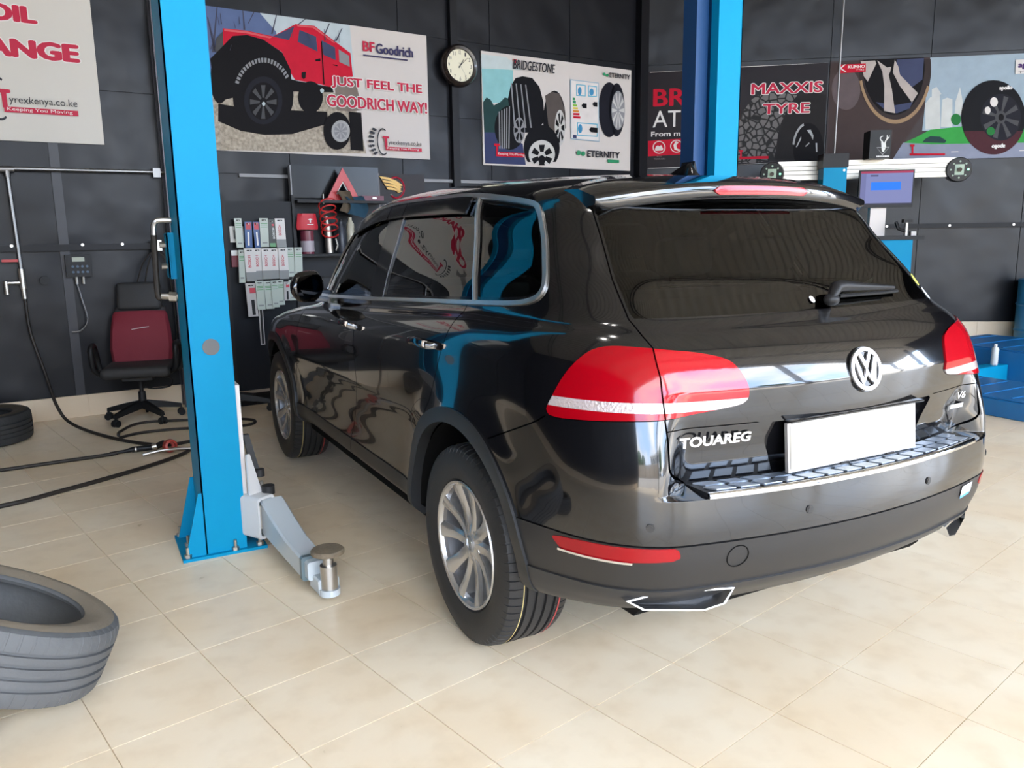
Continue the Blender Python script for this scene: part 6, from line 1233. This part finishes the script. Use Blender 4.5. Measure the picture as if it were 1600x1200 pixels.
  ('printed_icon', 'p_white2', [[(0.303,2.489),(0.301,2.472),(0.296,2.457),(0.287,2.443),(0.276,2.431),(0.261,2.423),(0.245,2.417),(0.228,2.416),(0.21,2.418),(0.194,2.424),(0.18,2.434),(0.167,2.446),(0.158,2.46),(0.152,2.476),(0.15,2.493),(0.151,2.51),(0.157,2.526),(0.165,2.54),(0.178,2.551),(0.192,2.56),(0.208,2.565),(0.225,2.566),(0.242,2.564),(0.258,2.558),(0.273,2.548),(0.286,2.536),(0.294,2.522),(0.301,2.506)],[(0.51,2.496),(0.508,2.48),(0.503,2.464),(0.495,2.45),(0.483,2.439),(0.468,2.43),(0.452,2.425),(0.435,2.424),(0.419,2.426),(0.403,2.432),(0.388,2.441),(0.376,2.453),(0.366,2.468),(0.36,2.484),(0.357,2.501),(0.359,2.517),(0.364,2.533),(0.374,2.547),(0.385,2.558),(0.399,2.567),(0.415,2.572),(0.432,2.573),(0.449,2.571),(0.466,2.565),(0.48,2.555),(0.492,2.543),(0.502,2.529),(0.508,2.513)]]),
  ('printed_icon', 'p_red2', [[(0.291,2.489),(0.29,2.475),(0.286,2.461),(0.278,2.449),(0.268,2.439),(0.256,2.431),(0.242,2.427),(0.228,2.425),(0.213,2.427),(0.199,2.433),(0.187,2.441),(0.177,2.452),(0.168,2.464),(0.163,2.478),(0.161,2.493),(0.163,2.507),(0.167,2.521),(0.175,2.533),(0.185,2.544),(0.197,2.551),(0.21,2.555),(0.225,2.557),(0.24,2.555),(0.253,2.549),(0.266,2.541),(0.276,2.531),(0.284,2.518),(0.289,2.504)],[(0.498,2.497),(0.497,2.482),(0.493,2.468),(0.485,2.456),(0.475,2.446),(0.463,2.439),(0.45,2.434),(0.435,2.433),(0.421,2.435),(0.407,2.44),(0.394,2.448),(0.384,2.459),(0.376,2.472),(0.371,2.486),(0.369,2.5),(0.371,2.515),(0.374,2.528),(0.382,2.541),(0.393,2.551),(0.404,2.558),(0.418,2.563),(0.432,2.564),(0.447,2.562),(0.461,2.556),(0.473,2.548),(0.483,2.538),(0.492,2.525),(0.497,2.511)]]),
  ('printed_icon', 'p_white2', [[(0.175,2.468),(0.19,2.505),(0.213,2.514),(0.228,2.502),(0.251,2.517),(0.276,2.471),(0.267,2.453),(0.183,2.451)],[(0.422,2.56),(0.456,2.544),(0.43,2.508),(0.442,2.47),(0.488,2.454),(0.458,2.442),(0.408,2.46),(0.396,2.513)]]),
 ],
 'tread': [
  ('printed_edge', 'p_white2', [[(1.094,3.381),(2.156,3.398),(2.156,3.393),(1.094,3.373)],[(1.068,2.248),(2.211,2.29),(2.211,2.282),(1.069,2.239)]]),
  ('printed_tread', 'p_treadblk', [[(1.094,2.692),(1.196,2.872),(1.3,3.013),(1.408,3.073),(1.627,3.074),(1.81,3.035),(1.708,2.891),(1.626,2.694),(1.579,2.31),(1.329,2.279),(1.105,2.285)]]),
  ('printed_sidewall', 'p_side', [[(1.81,3.035),(1.987,3.096),(2.171,3.018),(2.211,2.293),(1.584,2.306),(1.629,2.694),(1.712,2.891)]]),
  ('printed_rim', 'p_black', [[(2.141,2.423),(2.14,2.358),(2.13,2.296),(2.113,2.241),(2.088,2.195),(2.057,2.161),(2.021,2.14),(1.982,2.133),(1.943,2.141),(1.905,2.164),(1.87,2.2),(1.841,2.248),(1.817,2.305),(1.801,2.367),(1.793,2.433),(1.795,2.498),(1.805,2.56),(1.823,2.614),(1.848,2.66),(1.879,2.694),(1.914,2.714),(1.953,2.72),(1.992,2.711),(2.029,2.689),(2.063,2.653),(2.093,2.606),(2.116,2.551),(2.133,2.489)]]),
  ('printed_rim', 'p_grey2', [[(1.785,2.481),(1.785,2.494),(1.786,2.508),(1.788,2.521),(1.79,2.534),(1.793,2.547),(1.795,2.56),(1.798,2.572),(1.802,2.584),(1.806,2.596),(1.81,2.607),(1.814,2.618),(1.819,2.628),(1.824,2.639),(1.829,2.648),(1.836,2.657),(1.841,2.666),(1.848,2.674),(1.854,2.682),(1.861,2.689),(1.868,2.696),(1.875,2.702),(1.881,2.707),(1.89,2.712),(1.897,2.716),(1.905,2.69),(1.899,2.686),(1.891,2.682),(1.885,2.677),(1.879,2.671),(1.873,2.665),(1.866,2.659),(1.861,2.652),(1.856,2.644),(1.851,2.636),(1.846,2.628),(1.841,2.619),(1.836,2.61),(1.832,2.601),(1.828,2.591),(1.825,2.58),(1.822,2.57),(1.818,2.559),(1.816,2.548),(1.813,2.536),(1.811,2.525),(1.81,2.513),(1.808,2.501),(1.807,2.488),(1.806,2.476)],[(1.938,2.639),(1.984,2.643),(2.018,2.573),(2.013,2.527),(1.985,2.583)],[(1.823,2.45),(1.878,2.577),(1.881,2.544),(1.838,2.45)],[(2.046,2.49),(2.064,2.489),(2.072,2.389),(2.057,2.389)],[(1.929,2.457),(1.973,2.501),(1.975,2.483),(1.937,2.451)]]),
  ('printed_mark', 'p_red2', [[(1.173,2.354),(1.511,2.356),(1.513,2.326),(1.174,2.324)],[(1.167,2.432),(1.215,2.434),(1.216,2.412),(1.201,2.412),(1.203,2.349),(1.184,2.35),(1.183,2.411),(1.167,2.411)]]),
 ],
 'skyline': [
  ('printed_dusk', 'p_brown2', [[(2.143,3.378),(3.272,3.394),(3.292,2.908),(3.089,2.559),(2.923,2.271),(2.191,2.272)]]),
  ('printed_glow', 'p_mauve', [[(2.516,3.077),(2.512,3.006),(2.493,2.942),(2.461,2.892),(2.418,2.86),(2.368,2.851),(2.319,2.864),(2.272,2.898),(2.232,2.951),(2.206,3.017),(2.194,3.089),(2.198,3.16),(2.217,3.223),(2.25,3.273),(2.293,3.304),(2.342,3.313),(2.392,3.3),(2.438,3.266),(2.477,3.213),(2.503,3.148)]]),
  ('printed_sky', 'p_sky2', [[(3.255,3.395),(4.456,3.408),(4.536,2.586),(3.227,2.591)]]),
  ('printed_city', 'p_city', [[(3.237,2.892),(3.287,2.961),(3.389,2.989),(3.423,2.606),(3.262,2.604)],[(3.42,2.93),(3.47,2.951),(3.529,2.931),(3.552,2.625),(3.426,2.629)],[(3.567,2.758),(3.562,2.899),(3.583,2.985),(3.6,3.063),(3.625,2.966),(3.642,2.896),(3.65,2.755)],[(3.298,3.048),(3.348,3.073),(3.406,2.992),(3.304,2.96)]]),
  ('printed_grass', 'p_grass', [[(3.162,2.521),(3.314,2.602),(3.678,2.63),(4.531,2.639),(4.553,2.424),(3.345,2.435),(3.026,2.462)]]),
  ('printed_tree', 'p_leaf', [[(3.64,2.706),(3.64,2.692),(3.637,2.678),(3.631,2.666),(3.623,2.656),(3.613,2.649),(3.602,2.645),(3.59,2.644),(3.577,2.646),(3.565,2.651),(3.554,2.659),(3.544,2.669),(3.537,2.681),(3.532,2.695),(3.529,2.709),(3.529,2.723),(3.532,2.737),(3.538,2.749),(3.546,2.758),(3.556,2.766),(3.567,2.77),(3.58,2.771),(3.592,2.769),(3.604,2.764),(3.615,2.756),(3.625,2.746),(3.633,2.734),(3.638,2.72)],[(4.364,2.635),(4.364,2.623),(4.362,2.612),(4.357,2.603),(4.351,2.594),(4.344,2.588),(4.335,2.585),(4.325,2.584),(4.315,2.585),(4.305,2.59),(4.296,2.596),(4.288,2.605),(4.282,2.615),(4.278,2.626),(4.275,2.638),(4.275,2.65),(4.278,2.661),(4.282,2.671),(4.288,2.679),(4.296,2.685),(4.305,2.688),(4.315,2.689),(4.325,2.688),(4.335,2.683),(4.344,2.677),(4.351,2.668),(4.357,2.658),(4.362,2.647)]]),
  ('printed_road', 'p_road', [[(2.918,2.271),(3.025,2.466),(3.344,2.439),(4.553,2.427),(4.568,2.264)]]),
  ('printed_car', 'p_tree', [[(3.237,2.465),(3.27,2.504),(3.32,2.531),(3.425,2.522),(3.499,2.475),(3.483,2.449)]]),
  ('printed_road', 'p_white2', [[(3.561,2.352),(3.639,2.352),(3.64,2.344),(3.561,2.343)],[(4.295,2.346),(4.389,2.347),(4.391,2.338),(4.297,2.337)]]),
  ('printed_tyre', 'p_dusk3', [[(3.258,3.379),(3.266,3.33),(3.272,3.28),(3.275,3.23),(3.274,3.18),(3.27,3.131),(3.265,3.083),(3.255,3.037),(3.242,2.993),(3.227,2.95),(3.21,2.911),(3.19,2.874),(3.167,2.84),(3.142,2.809),(3.116,2.782),(3.088,2.759),(3.057,2.74),(3.025,2.726),(2.993,2.715),(2.959,2.709),(2.925,2.707),(2.89,2.71),(2.855,2.717),(2.82,2.729),(2.786,2.745),(2.753,2.765),(2.72,2.789),(2.688,2.817),(2.659,2.849),(2.63,2.884),(2.604,2.922),(2.58,2.963),(2.559,3.006),(2.539,3.052),(2.523,3.099),(2.509,3.148),(2.498,3.198),(2.489,3.248),(2.484,3.298),(2.482,3.349),(2.483,3.399)]]),
  ('printed_edge', 'p_tan', [[(3.268,3.076),(3.26,3.028),(3.247,2.982),(3.232,2.938),(3.215,2.897),(3.195,2.858),(3.173,2.823),(3.149,2.791),(3.122,2.763),(3.095,2.739),(3.064,2.718),(3.033,2.702),(3.001,2.691),(2.968,2.683),(2.935,2.68),(2.9,2.682),(2.865,2.688),(2.831,2.699),(2.797,2.714),(2.764,2.733),(2.731,2.757),(2.699,2.785),(2.669,2.816),(2.64,2.851),(2.613,2.889),(2.588,2.93),(2.565,2.974),(2.545,3.02),(2.526,3.068),(2.511,3.117),(2.498,3.168),(2.526,3.178),(2.537,3.131),(2.551,3.084),(2.569,3.04),(2.587,2.997),(2.609,2.957),(2.632,2.919),(2.658,2.883),(2.683,2.851),(2.712,2.822),(2.741,2.796),(2.771,2.774),(2.802,2.756),(2.834,2.742),(2.867,2.733),(2.899,2.727),(2.93,2.725),(2.962,2.728),(2.993,2.735),(3.023,2.745),(3.052,2.76),(3.079,2.779),(3.105,2.802),(3.13,2.828),(3.152,2.857),(3.173,2.89),(3.192,2.926),(3.207,2.964),(3.221,3.005),(3.232,3.047),(3.241,3.092)]]),
  ('printed_rim', 'p_black', [[(3.185,3.4),(3.193,3.355),(3.199,3.31),(3.202,3.264),(3.202,3.218),(3.199,3.173),(3.194,3.13),(3.187,3.087),(3.178,3.046),(3.165,3.007),(3.151,2.97),(3.134,2.936),(3.115,2.905),(3.094,2.876),(3.071,2.851),(3.047,2.83),(3.021,2.812),(2.994,2.798),(2.967,2.787),(2.937,2.781),(2.908,2.779),(2.879,2.781),(2.848,2.787),(2.819,2.798),(2.789,2.812),(2.76,2.83),(2.732,2.851),(2.706,2.877),(2.68,2.905),(2.655,2.937),(2.633,2.972),(2.612,3.009),(2.592,3.048),(2.576,3.09),(2.561,3.133),(2.549,3.177),(2.539,3.222),(2.532,3.268),(2.528,3.315),(2.525,3.361),(2.526,3.406)]]),
  ('printed_rim', 'p_dblue', [[(2.891,3.387),(3.186,3.391),(3.185,3.158),(3.053,3.057),(2.882,3.274)],[(2.693,2.929),(2.824,2.817),(2.932,2.796),(3.069,2.845),(3.099,2.915),(2.907,2.886)]]),
  ('printed_rim', 'p_spoke', [[(2.678,3.387),(2.792,3.304),(2.835,3.311),(2.829,3.259),(2.814,3.224),(2.86,3.064),(2.914,2.797),(2.789,2.828),(2.774,3.103),(2.742,3.262)],[(2.87,3.386),(2.914,3.308),(2.937,3.22),(3.148,3.01),(3.09,2.911),(2.946,3.096),(2.857,3.249)],[(2.497,3.384),(2.655,3.386),(2.67,3.353),(2.589,3.159),(2.542,3.217)]]),
  ('printed_tyre', 'p_tyre', [[(4.325,2.706),(4.327,2.643),(4.32,2.581),(4.305,2.522),(4.283,2.468),(4.252,2.42),(4.215,2.379),(4.172,2.346),(4.124,2.323),(4.073,2.309),(4.02,2.306),(3.965,2.312),(3.911,2.329),(3.858,2.355),(3.809,2.39),(3.764,2.434),(3.724,2.484),(3.691,2.54),(3.666,2.601),(3.648,2.664),(3.638,2.729),(3.638,2.793),(3.645,2.855),(3.661,2.913),(3.685,2.967),(3.716,3.014),(3.753,3.054),(3.796,3.085),(3.844,3.108),(3.895,3.12),(3.948,3.123),(4.001,3.116),(4.054,3.1),(4.106,3.074),(4.154,3.039),(4.199,2.996),(4.238,2.947),(4.27,2.892),(4.296,2.833),(4.315,2.77)]]),
  ('printed_tyre', 'p_maroon', [[(4.315,2.556),(4.306,2.526),(4.296,2.498),(4.284,2.471),(4.27,2.446),(4.254,2.422),(4.236,2.401),(4.217,2.381),(4.196,2.363),(4.174,2.347),(4.15,2.334),(4.126,2.323),(4.1,2.315),(4.074,2.309),(4.047,2.306),(4.02,2.306),(3.993,2.308),(3.965,2.312),(3.937,2.319),(3.91,2.329),(3.883,2.341),(3.857,2.356),(3.832,2.373),(3.807,2.392),(3.784,2.413),(3.762,2.436),(3.741,2.461),(3.723,2.487),(3.706,2.515),(3.69,2.544),(3.676,2.575)]]),
  ('printed_rim', 'p_tyre2', [[(4.278,2.708),(4.278,2.664),(4.273,2.621),(4.26,2.58),(4.242,2.544),(4.218,2.513),(4.189,2.488),(4.157,2.47),(4.121,2.46),(4.084,2.457),(4.046,2.462),(4.007,2.475),(3.971,2.495),(3.938,2.522),(3.907,2.554),(3.882,2.592),(3.863,2.633),(3.849,2.677),(3.842,2.722),(3.842,2.767),(3.848,2.81),(3.86,2.85),(3.879,2.886),(3.903,2.916),(3.932,2.941),(3.965,2.958),(4.0,2.968),(4.038,2.971),(4.076,2.966),(4.114,2.953),(4.149,2.933),(4.182,2.906),(4.212,2.874),(4.236,2.837),(4.256,2.796),(4.27,2.753)]]),
  ('printed_rim', 'p_grey3', [[(4.102,2.709),(4.26,2.669),(4.25,2.61),(4.099,2.69)],[(4.09,2.676),(4.192,2.517),(4.149,2.489),(4.076,2.667)],[(4.061,2.665),(4.048,2.481),(3.996,2.501),(4.044,2.672)],[(4.031,2.684),(3.91,2.583),(3.881,2.638),(4.021,2.703)],[(4.018,2.721),(3.86,2.762),(3.871,2.82),(4.022,2.741)],[(4.031,2.754),(3.928,2.912),(3.972,2.939),(4.044,2.763)],[(4.06,2.765),(4.073,2.947),(4.124,2.927),(4.076,2.758)],[(4.09,2.746),(4.21,2.846),(4.238,2.791),(4.1,2.727)],[(4.119,2.713),(4.117,2.691),(4.111,2.672),(4.1,2.657),(4.084,2.647),(4.066,2.645),(4.048,2.649),(4.031,2.659),(4.017,2.675),(4.007,2.695),(4.002,2.717),(4.003,2.739),(4.01,2.758),(4.021,2.773),(4.037,2.783),(4.054,2.785),(4.073,2.781),(4.09,2.771),(4.104,2.755),(4.114,2.735)]]),
  ('printed_rim', 'p_black', [[(4.096,2.714),(4.095,2.699),(4.09,2.687),(4.081,2.679),(4.069,2.676),(4.057,2.679),(4.046,2.688),(4.038,2.701),(4.035,2.716),(4.036,2.731),(4.041,2.743),(4.051,2.751),(4.062,2.754),(4.074,2.75),(4.085,2.742),(4.093,2.729)]]),
  ('printed_rim', 'p_white2', [[(4.015,2.883),(4.013,2.86),(4.003,2.842),(3.988,2.833),(3.969,2.833),(3.952,2.844),(3.938,2.863),(3.933,2.886),(3.935,2.908),(3.945,2.926),(3.96,2.936),(3.978,2.935),(3.996,2.924),(4.008,2.906)],[(3.945,2.794),(3.944,2.776),(3.937,2.762),(3.925,2.754),(3.912,2.754),(3.898,2.763),(3.889,2.778),(3.884,2.796),(3.885,2.815),(3.892,2.829),(3.905,2.837),(3.918,2.836),(3.931,2.828),(3.941,2.813)]]),
  ('printed_rim', 'p_leaf', [[(4.012,2.563),(4.01,2.543),(3.998,2.528),(3.981,2.519),(3.962,2.52),(3.943,2.529),(3.929,2.546),(3.923,2.566),(3.925,2.586),(3.937,2.602),(3.954,2.61),(3.974,2.609),(3.993,2.6),(4.006,2.583)]]),
  ('printed_banner', 'p_red2', [[(2.259,3.355),(2.553,3.357),(2.559,3.266),(2.262,3.26)],[(3.105,2.343),(3.493,2.332),(3.494,2.311),(3.106,2.317)],[(3.105,2.442),(3.151,2.442),(3.152,2.417),(3.139,2.417),(3.144,2.342),(3.126,2.342),(3.12,2.418),(3.106,2.418)]]),
  ('printed_mark', 'p_white2', [[(2.316,3.356),(2.334,3.356),(2.29,3.315),(2.346,3.274),(2.325,3.275),(2.266,3.314)],[(4.162,3.33),(4.496,3.337),(4.512,3.182),(4.173,3.179)]]),
 ],
}
PC_ = dict(p_sky=(.10, .14, .27), p_pale=(.45, .52, .56), p_gravel=(.36, .31, .25), p_dark=(.06, .06, .09), p_black=(.006, .005, .006), p_brown=(.20, .16, .14), p_red=(.52, .012, .035), p_navy=(.05, .06, .12), p_grey=(.24, .24, .26), p_grey2=(.36, .36, .37), p_grey3=(.07, .07, .075),
 p_teal=(.24, .48, .50), p_tealpale=(.48, .55, .56), p_tree=(.02, .05, .05), p_navy2=(.04, .05, .12), p_tyre=(.008, .008, .010), p_tyre2=(.014, .014, .02), p_brownt=(.09, .075, .07), p_silver=(.50, .49, .48), p_red2=(.48, .01, .03), p_frame=(.25, .38, .48), p_white2=(.66, .62, .60), p_cyan=(.12, .38, .52), p_blue2=(.05, .22, .40), p_green=(.01, .22, .09), p_lime=(.20, .45, .05), p_yellow=(.65, .52, .05), p_orange=(.6, .22, .03),
 p_treadblk=(.10, .09, .09), p_side=(.018, .016, .017), p_brown2=(.055, .038, .037), p_mauve=(.11, .085, .09), p_sky2=(.30, .38, .45), p_city=(.52, .54, .53), p_grass=(.04, .30, .06), p_leaf=(.02, .16, .04), p_road=(.24, .26, .34), p_dusk3=(.035, .026, .026), p_tan=(.30, .20, .12), p_dblue=(.05, .06, .12), p_spoke=(.42, .37, .35), p_rose=(.62, .10, .12), p_maroon=(.06, .018, .024))
def print_mat(k):
    if k == 'p_gravel': return mat(k, PC_[k], .45, var=.85, vscale=38, spec=.12)
    if k == 'p_treadblk':
        if k in MATS: return MATS[k]
        m = mat(k, PC_[k], .45, spec=.12); n = m.node_tree; g = n.nodes.new('ShaderNodeNewGeometry'); v = n.nodes.new('ShaderNodeTexVoronoi'); v.feature = 'DISTANCE_TO_EDGE'; v.inputs['Scale'].default_value = 13
        r = n.nodes.new('ShaderNodeValToRGB'); r.color_ramp.elements[0].position = .06; r.color_ramp.elements[0].color = (.012, .011, .011, 1); r.color_ramp.elements[1].position = .14; r.color_ramp.elements[1].color = (.13, .12, .12, 1)
        n.links.new(g.outputs['Position'], v.inputs['Vector']); n.links.new(v.outputs['Distance'], r.inputs['Fac']); n.links.new(r.outputs['Color'], n.nodes['Principled BSDF'].inputs['Base Color']); return m
    return mat(k, PC_[k], .45, var=.14, vscale=9, spec=.06)
def poster(label, F, u0, u1, z0, z1, board, art=None, cat='poster'):
    t = thing('wall_poster', label, cat, F((u0+u1)/2, z0, 0), 'advertising posters on the walls')
    wbox(MB(), F, u0, u1, z0, z1, .0, .018).build('board', board, t, 0); o = .0188
    for nm, m, polys in ART.get(art, []):
        for p in polys: MB().add([F(min(max(u, u0), u1), min(max(z, z0), z1), o) for u, z in p], [tuple(range(len(p)))]).build(nm, print_mat(m), t, 0)
        o += .0006
    t['o'] = o; return t
def letters(t, F, s, u0, u1, z0, z1, m, bold=.015, outline=None, shear=0., mirror=False):
    """raised heavy lettering: the glyphs are thickened by overlapping shifted copies"""
    o = t['o']; w = bold*(z1-z0)*1.6
    Q, F_ = text_mesh(s, u0+w, z0+w*.5, u1-w, z1-w*.5, 0., shear)
    if mirror: Q = np.array([(u0+u1-a, z0+z1-b) for a, b in Q])
    def lay(nm, mt, r, n, oo):
        mb = MB(); vs, fs = [], []
        for k in range(max(1, n)):
            a = 2*math.pi*k/max(1, n); du, dz = (r[0]*math.cos(a), r[1]*math.sin(a)) if n else (0, 0); q = len(vs)
            vs += [F(p[0]+du, p[1]+dz, oo+.00002*k) for p in Q]; fs += [tuple(i+q for i in f) for f in F_]
        mb.add(vs, fs).build(nm, mt, t, 0)
    if outline: lay('lettering_outline', outline, (w+.008, w*.5+.007), 12, o); o += .0008
    lay('lettering', m, (w, w*.5), 8 if w > .0008 else 0, o); t['o'] = o+.0006
def quad(t, F, nm, pts, m):
    MB().add([F(u, z, t['o']) for u, z in pts], [tuple(range(len(pts)))]).build(nm, m, t, 0); t['o'] += .0005
T_red = mat('ink_red', (.46, .012, .045), .4, spec=.15); T_blk = mat('ink_black', (.018, .018, .025), .4, spec=.15); T_wht = mat('ink_white', (.70, .67, .65), .4, spec=.15); T_nav = mat('ink_navy', (.035, .03, .09), .4, spec=.15); T_grn = mat('p_green', PC_['p_green'], .4)
def tyrex(t, F, u, z, k):
    """dealer mark: tyre arc, big T, web address, red bar"""
    for j in range(7):
        a = R2D(125+110*j/6)
        for rr, w in ((.95, .10), (1.25, .09)):
            c, s = math.cos(a), math.sin(a); cu, cz = u+k*(.02+.11*c*rr), z+k*(.10+.17*s*(rr**.3))
            quad(t, F, 'tread_mark', [(cu-.02*k*1.2, cz-.010*k), (cu+.012*k, cz-.016*k), (cu+.02*k*1.2, cz+.010*k), (cu-.012*k, cz+.016*k)], T_blk)
    arc = [(u+k*(.06+.085*math.cos(a)), z+k*(.10+.165*math.sin(a))) for a in np.linspace(R2D(60), R2D(300), 24)]+[(u+k*(.06+.070*math.cos(a)), z+k*(.10+.148*math.sin(a))) for a in np.linspace(R2D(300), R2D(60), 24)]
    quad(t, F, 'ring_mark', arc, T_blk)
    letters(t, F, 'T', u+.055*k, u+.145*k, z+.03*k, z+.17*k, T_red, .05); letters(t, F, 'yrexkenya.co.ke', u+.13*k, u+.60*k, z+.055*k, z+.125*k, T_blk, .0)
    quad(t, F, 'red_bar', [(u+.09*k, z), (u+.60*k, z), (u+.60*k, z+.042*k), (u+.09*k, z+.042*k)], T_red); letters(t, F, 'Keeping You Moving', u+.11*k, u+.56*k, z+.006*k, z+.038*k, T_wht, .0)
W_ = M_white
t = poster('pale poster with red OIL CHANGE lettering, cut by the left edge', WF, -2.58, -.475, 2.25, 3.44, mat('poster_cream', (.56, .53, .475), .35, spec=.15))
letters(t, WF, 'OIL', -1.20, -.86, 3.135, 3.262, T_red, .07, M_white); letters(t, WF, 'CHANGE', -1.56, -.59, 2.875, 3.015, T_red, .07, M_white)
tyrex(t, WF, -1.245, 2.462, 1.0)
quad(t, WF, 'printed_oil_can', [(-2.45, 2.35), (-2.05, 2.35), (-2.05, 2.95), (-2.15, 3.05), (-2.15, 3.12), (-2.25, 3.12), (-2.25, 3.05), (-2.45, 2.95)], mat('p_can', (.20, .19, .18), .4, spec=.15))
quad(t, WF, 'printed_spanner', [(-1.98, 2.42), (-1.88, 2.38), (-1.62, 2.66), (-1.50, 2.68), (-1.44, 2.78), (-1.56, 2.75), (-1.60, 2.80), (-1.54, 2.88), (-1.66, 2.84), (-1.70, 2.72)], mat('p_can', (.20, .19, .18), .4, spec=.15))
t = poster('poster with a red off-road vehicle on gravel and red slogan', WF, .40, 2.545, 2.245, 3.445, mat('poster_pink_white', (.58, .535, .51), .35, spec=.15), 'offroad')
rb_ = random.Random(2)
for k in range(46):
    u = rb_.uniform(.43, 1.62); z = rb_.uniform(3.08, 3.36)-.12*max(0, u-1.0); l = rb_.uniform(.05, .16); a = rb_.uniform(1.1, 2.1); w = rb_.uniform(.002, .005)
    if 3.40-.0*u > z+l*math.sin(a) and (u < .62 or z > 3.26-.0*u) and u+l*math.cos(a) > .41: quad(t, WF, 'printed_twig', [(u-w, z), (u+w, z), (u+l*math.cos(a)+w*.4, z+l*math.sin(a)), (u+l*math.cos(a)-w*.4, z+l*math.sin(a))], print_mat('p_dark')); t['o'] -= .0005
t['o'] += .0006
letters(t, WF, 'BF', 1.85, 1.975, 3.225, 3.315, T_red, .03); letters(t, WF, 'Goodrich', 1.985, 2.385, 3.215, 3.31, T_nav, .03); quad(t, WF, 'underline', [(1.85, 3.18), (2.32, 3.18), (2.32, 3.193), (1.85, 3.193)], T_nav)
letters(t, WF, 'JUST FEEL THE', 1.515, 2.47, 2.86, 2.968, T_red, .032, T_wht); letters(t, WF, 'GOODRICH WAY!', 1.46, 2.52, 2.69, 2.80, T_red, .032, T_wht)
tyrex(t, WF, 1.97, 2.315, .78)
t = poster('poster with a cluster of tyres and an energy label, right of the clock', WF, 3.185, 5.262, 2.215, 3.37, mat('poster_pink_white', (.58, .535, .51), .35, spec=.15), 'tyres')
letters(t, WF, 'BRIDGESTONE', 3.57, 4.13, 3.225, 3.322, T_blk, .015, None, .18); letters(t, WF, 'ETERNITY', 4.91, 5.225, 3.258, 3.31, T_blk, .03); letters(t, WF, 'ETERNITY', 4.585, 5.08, 2.352, 2.425, T_blk, .03); letters(t, WF, 'Keeping You Moving', 3.36, 3.70, 2.318, 2.35, T_wht, 0.)
D_ = mat('poster_black', (.010, .006, .008), .4, spec=.15)
t = poster('black poster with big red and white capitals beside the far column', WR, .065, 1.06, 2.245, 3.365, D_, 'promo')
letters(t, WR, 'BR', .145, .53, 2.966, 3.165, mat('p_red2', PC_['p_red2'], .4), .03); letters(t, WR, 'AT', .145, .475, 2.725, 2.915, T_wht, .0); letters(t, WR, 'From mi', .128, .50, 2.617, 2.675, T_wht, .02)
letters(t, WR, 'ALL', .195, .265, 2.375, 2.392, mat('ink_grey', (.16, .14, .14), .5, spec=.15), 0.); letters(t, WR, 'TERRAIN', .165, .30, 2.345, 2.365, mat('ink_grey', (.16, .14, .14), .5, spec=.15), 0.)
t = poster('black poster with a chunky grey tread and red TYRE lettering', WR, 1.065, 2.145, 2.265, 3.385, D_, 'tread')
letters(t, WR, 'MAXXIS', 1.285, 2.095, 3.06, 3.185, T_red, .032, T_wht); letters(t, WR, 'TYRE', 1.425, 1.96, 2.835, 2.95, T_red, .032, T_wht)
t = poster('wide banner with a silver wheel, skyline and big dark tyre', WR, 2.165, 4.62, 2.265, 3.40, mat('poster_dusk', (.04, .028, .028), .4, spec=.15), 'skyline')
letters(t, WR, 'KUMHO', 2.36, 2.545, 3.31, 3.343, T_wht, .03); letters(t, WR, 'TYRE', 2.45, 2.54, 3.283, 3.30, T_wht, .0)
letters(t, WR, 'apollo', 4.015, 4.155, 3.0, 3.058, T_wht, .04); letters(t, WR, 'apollo', 3.99, 4.135, 2.365, 2.425, T_wht, .04, None, 0, True); letters(t, WR, 'apollo', 4.19, 4.45, 3.225, 3.305, mat('ink_purple', (.06, .02, .12), .4, spec=.15), .05); letters(t, WR, 'TYRES', 4.20, 4.44, 3.185, 3.205, T_blk, 0.)
for q in [o for o in bpy.data.objects if 'o' in o.keys()]: del q['o']
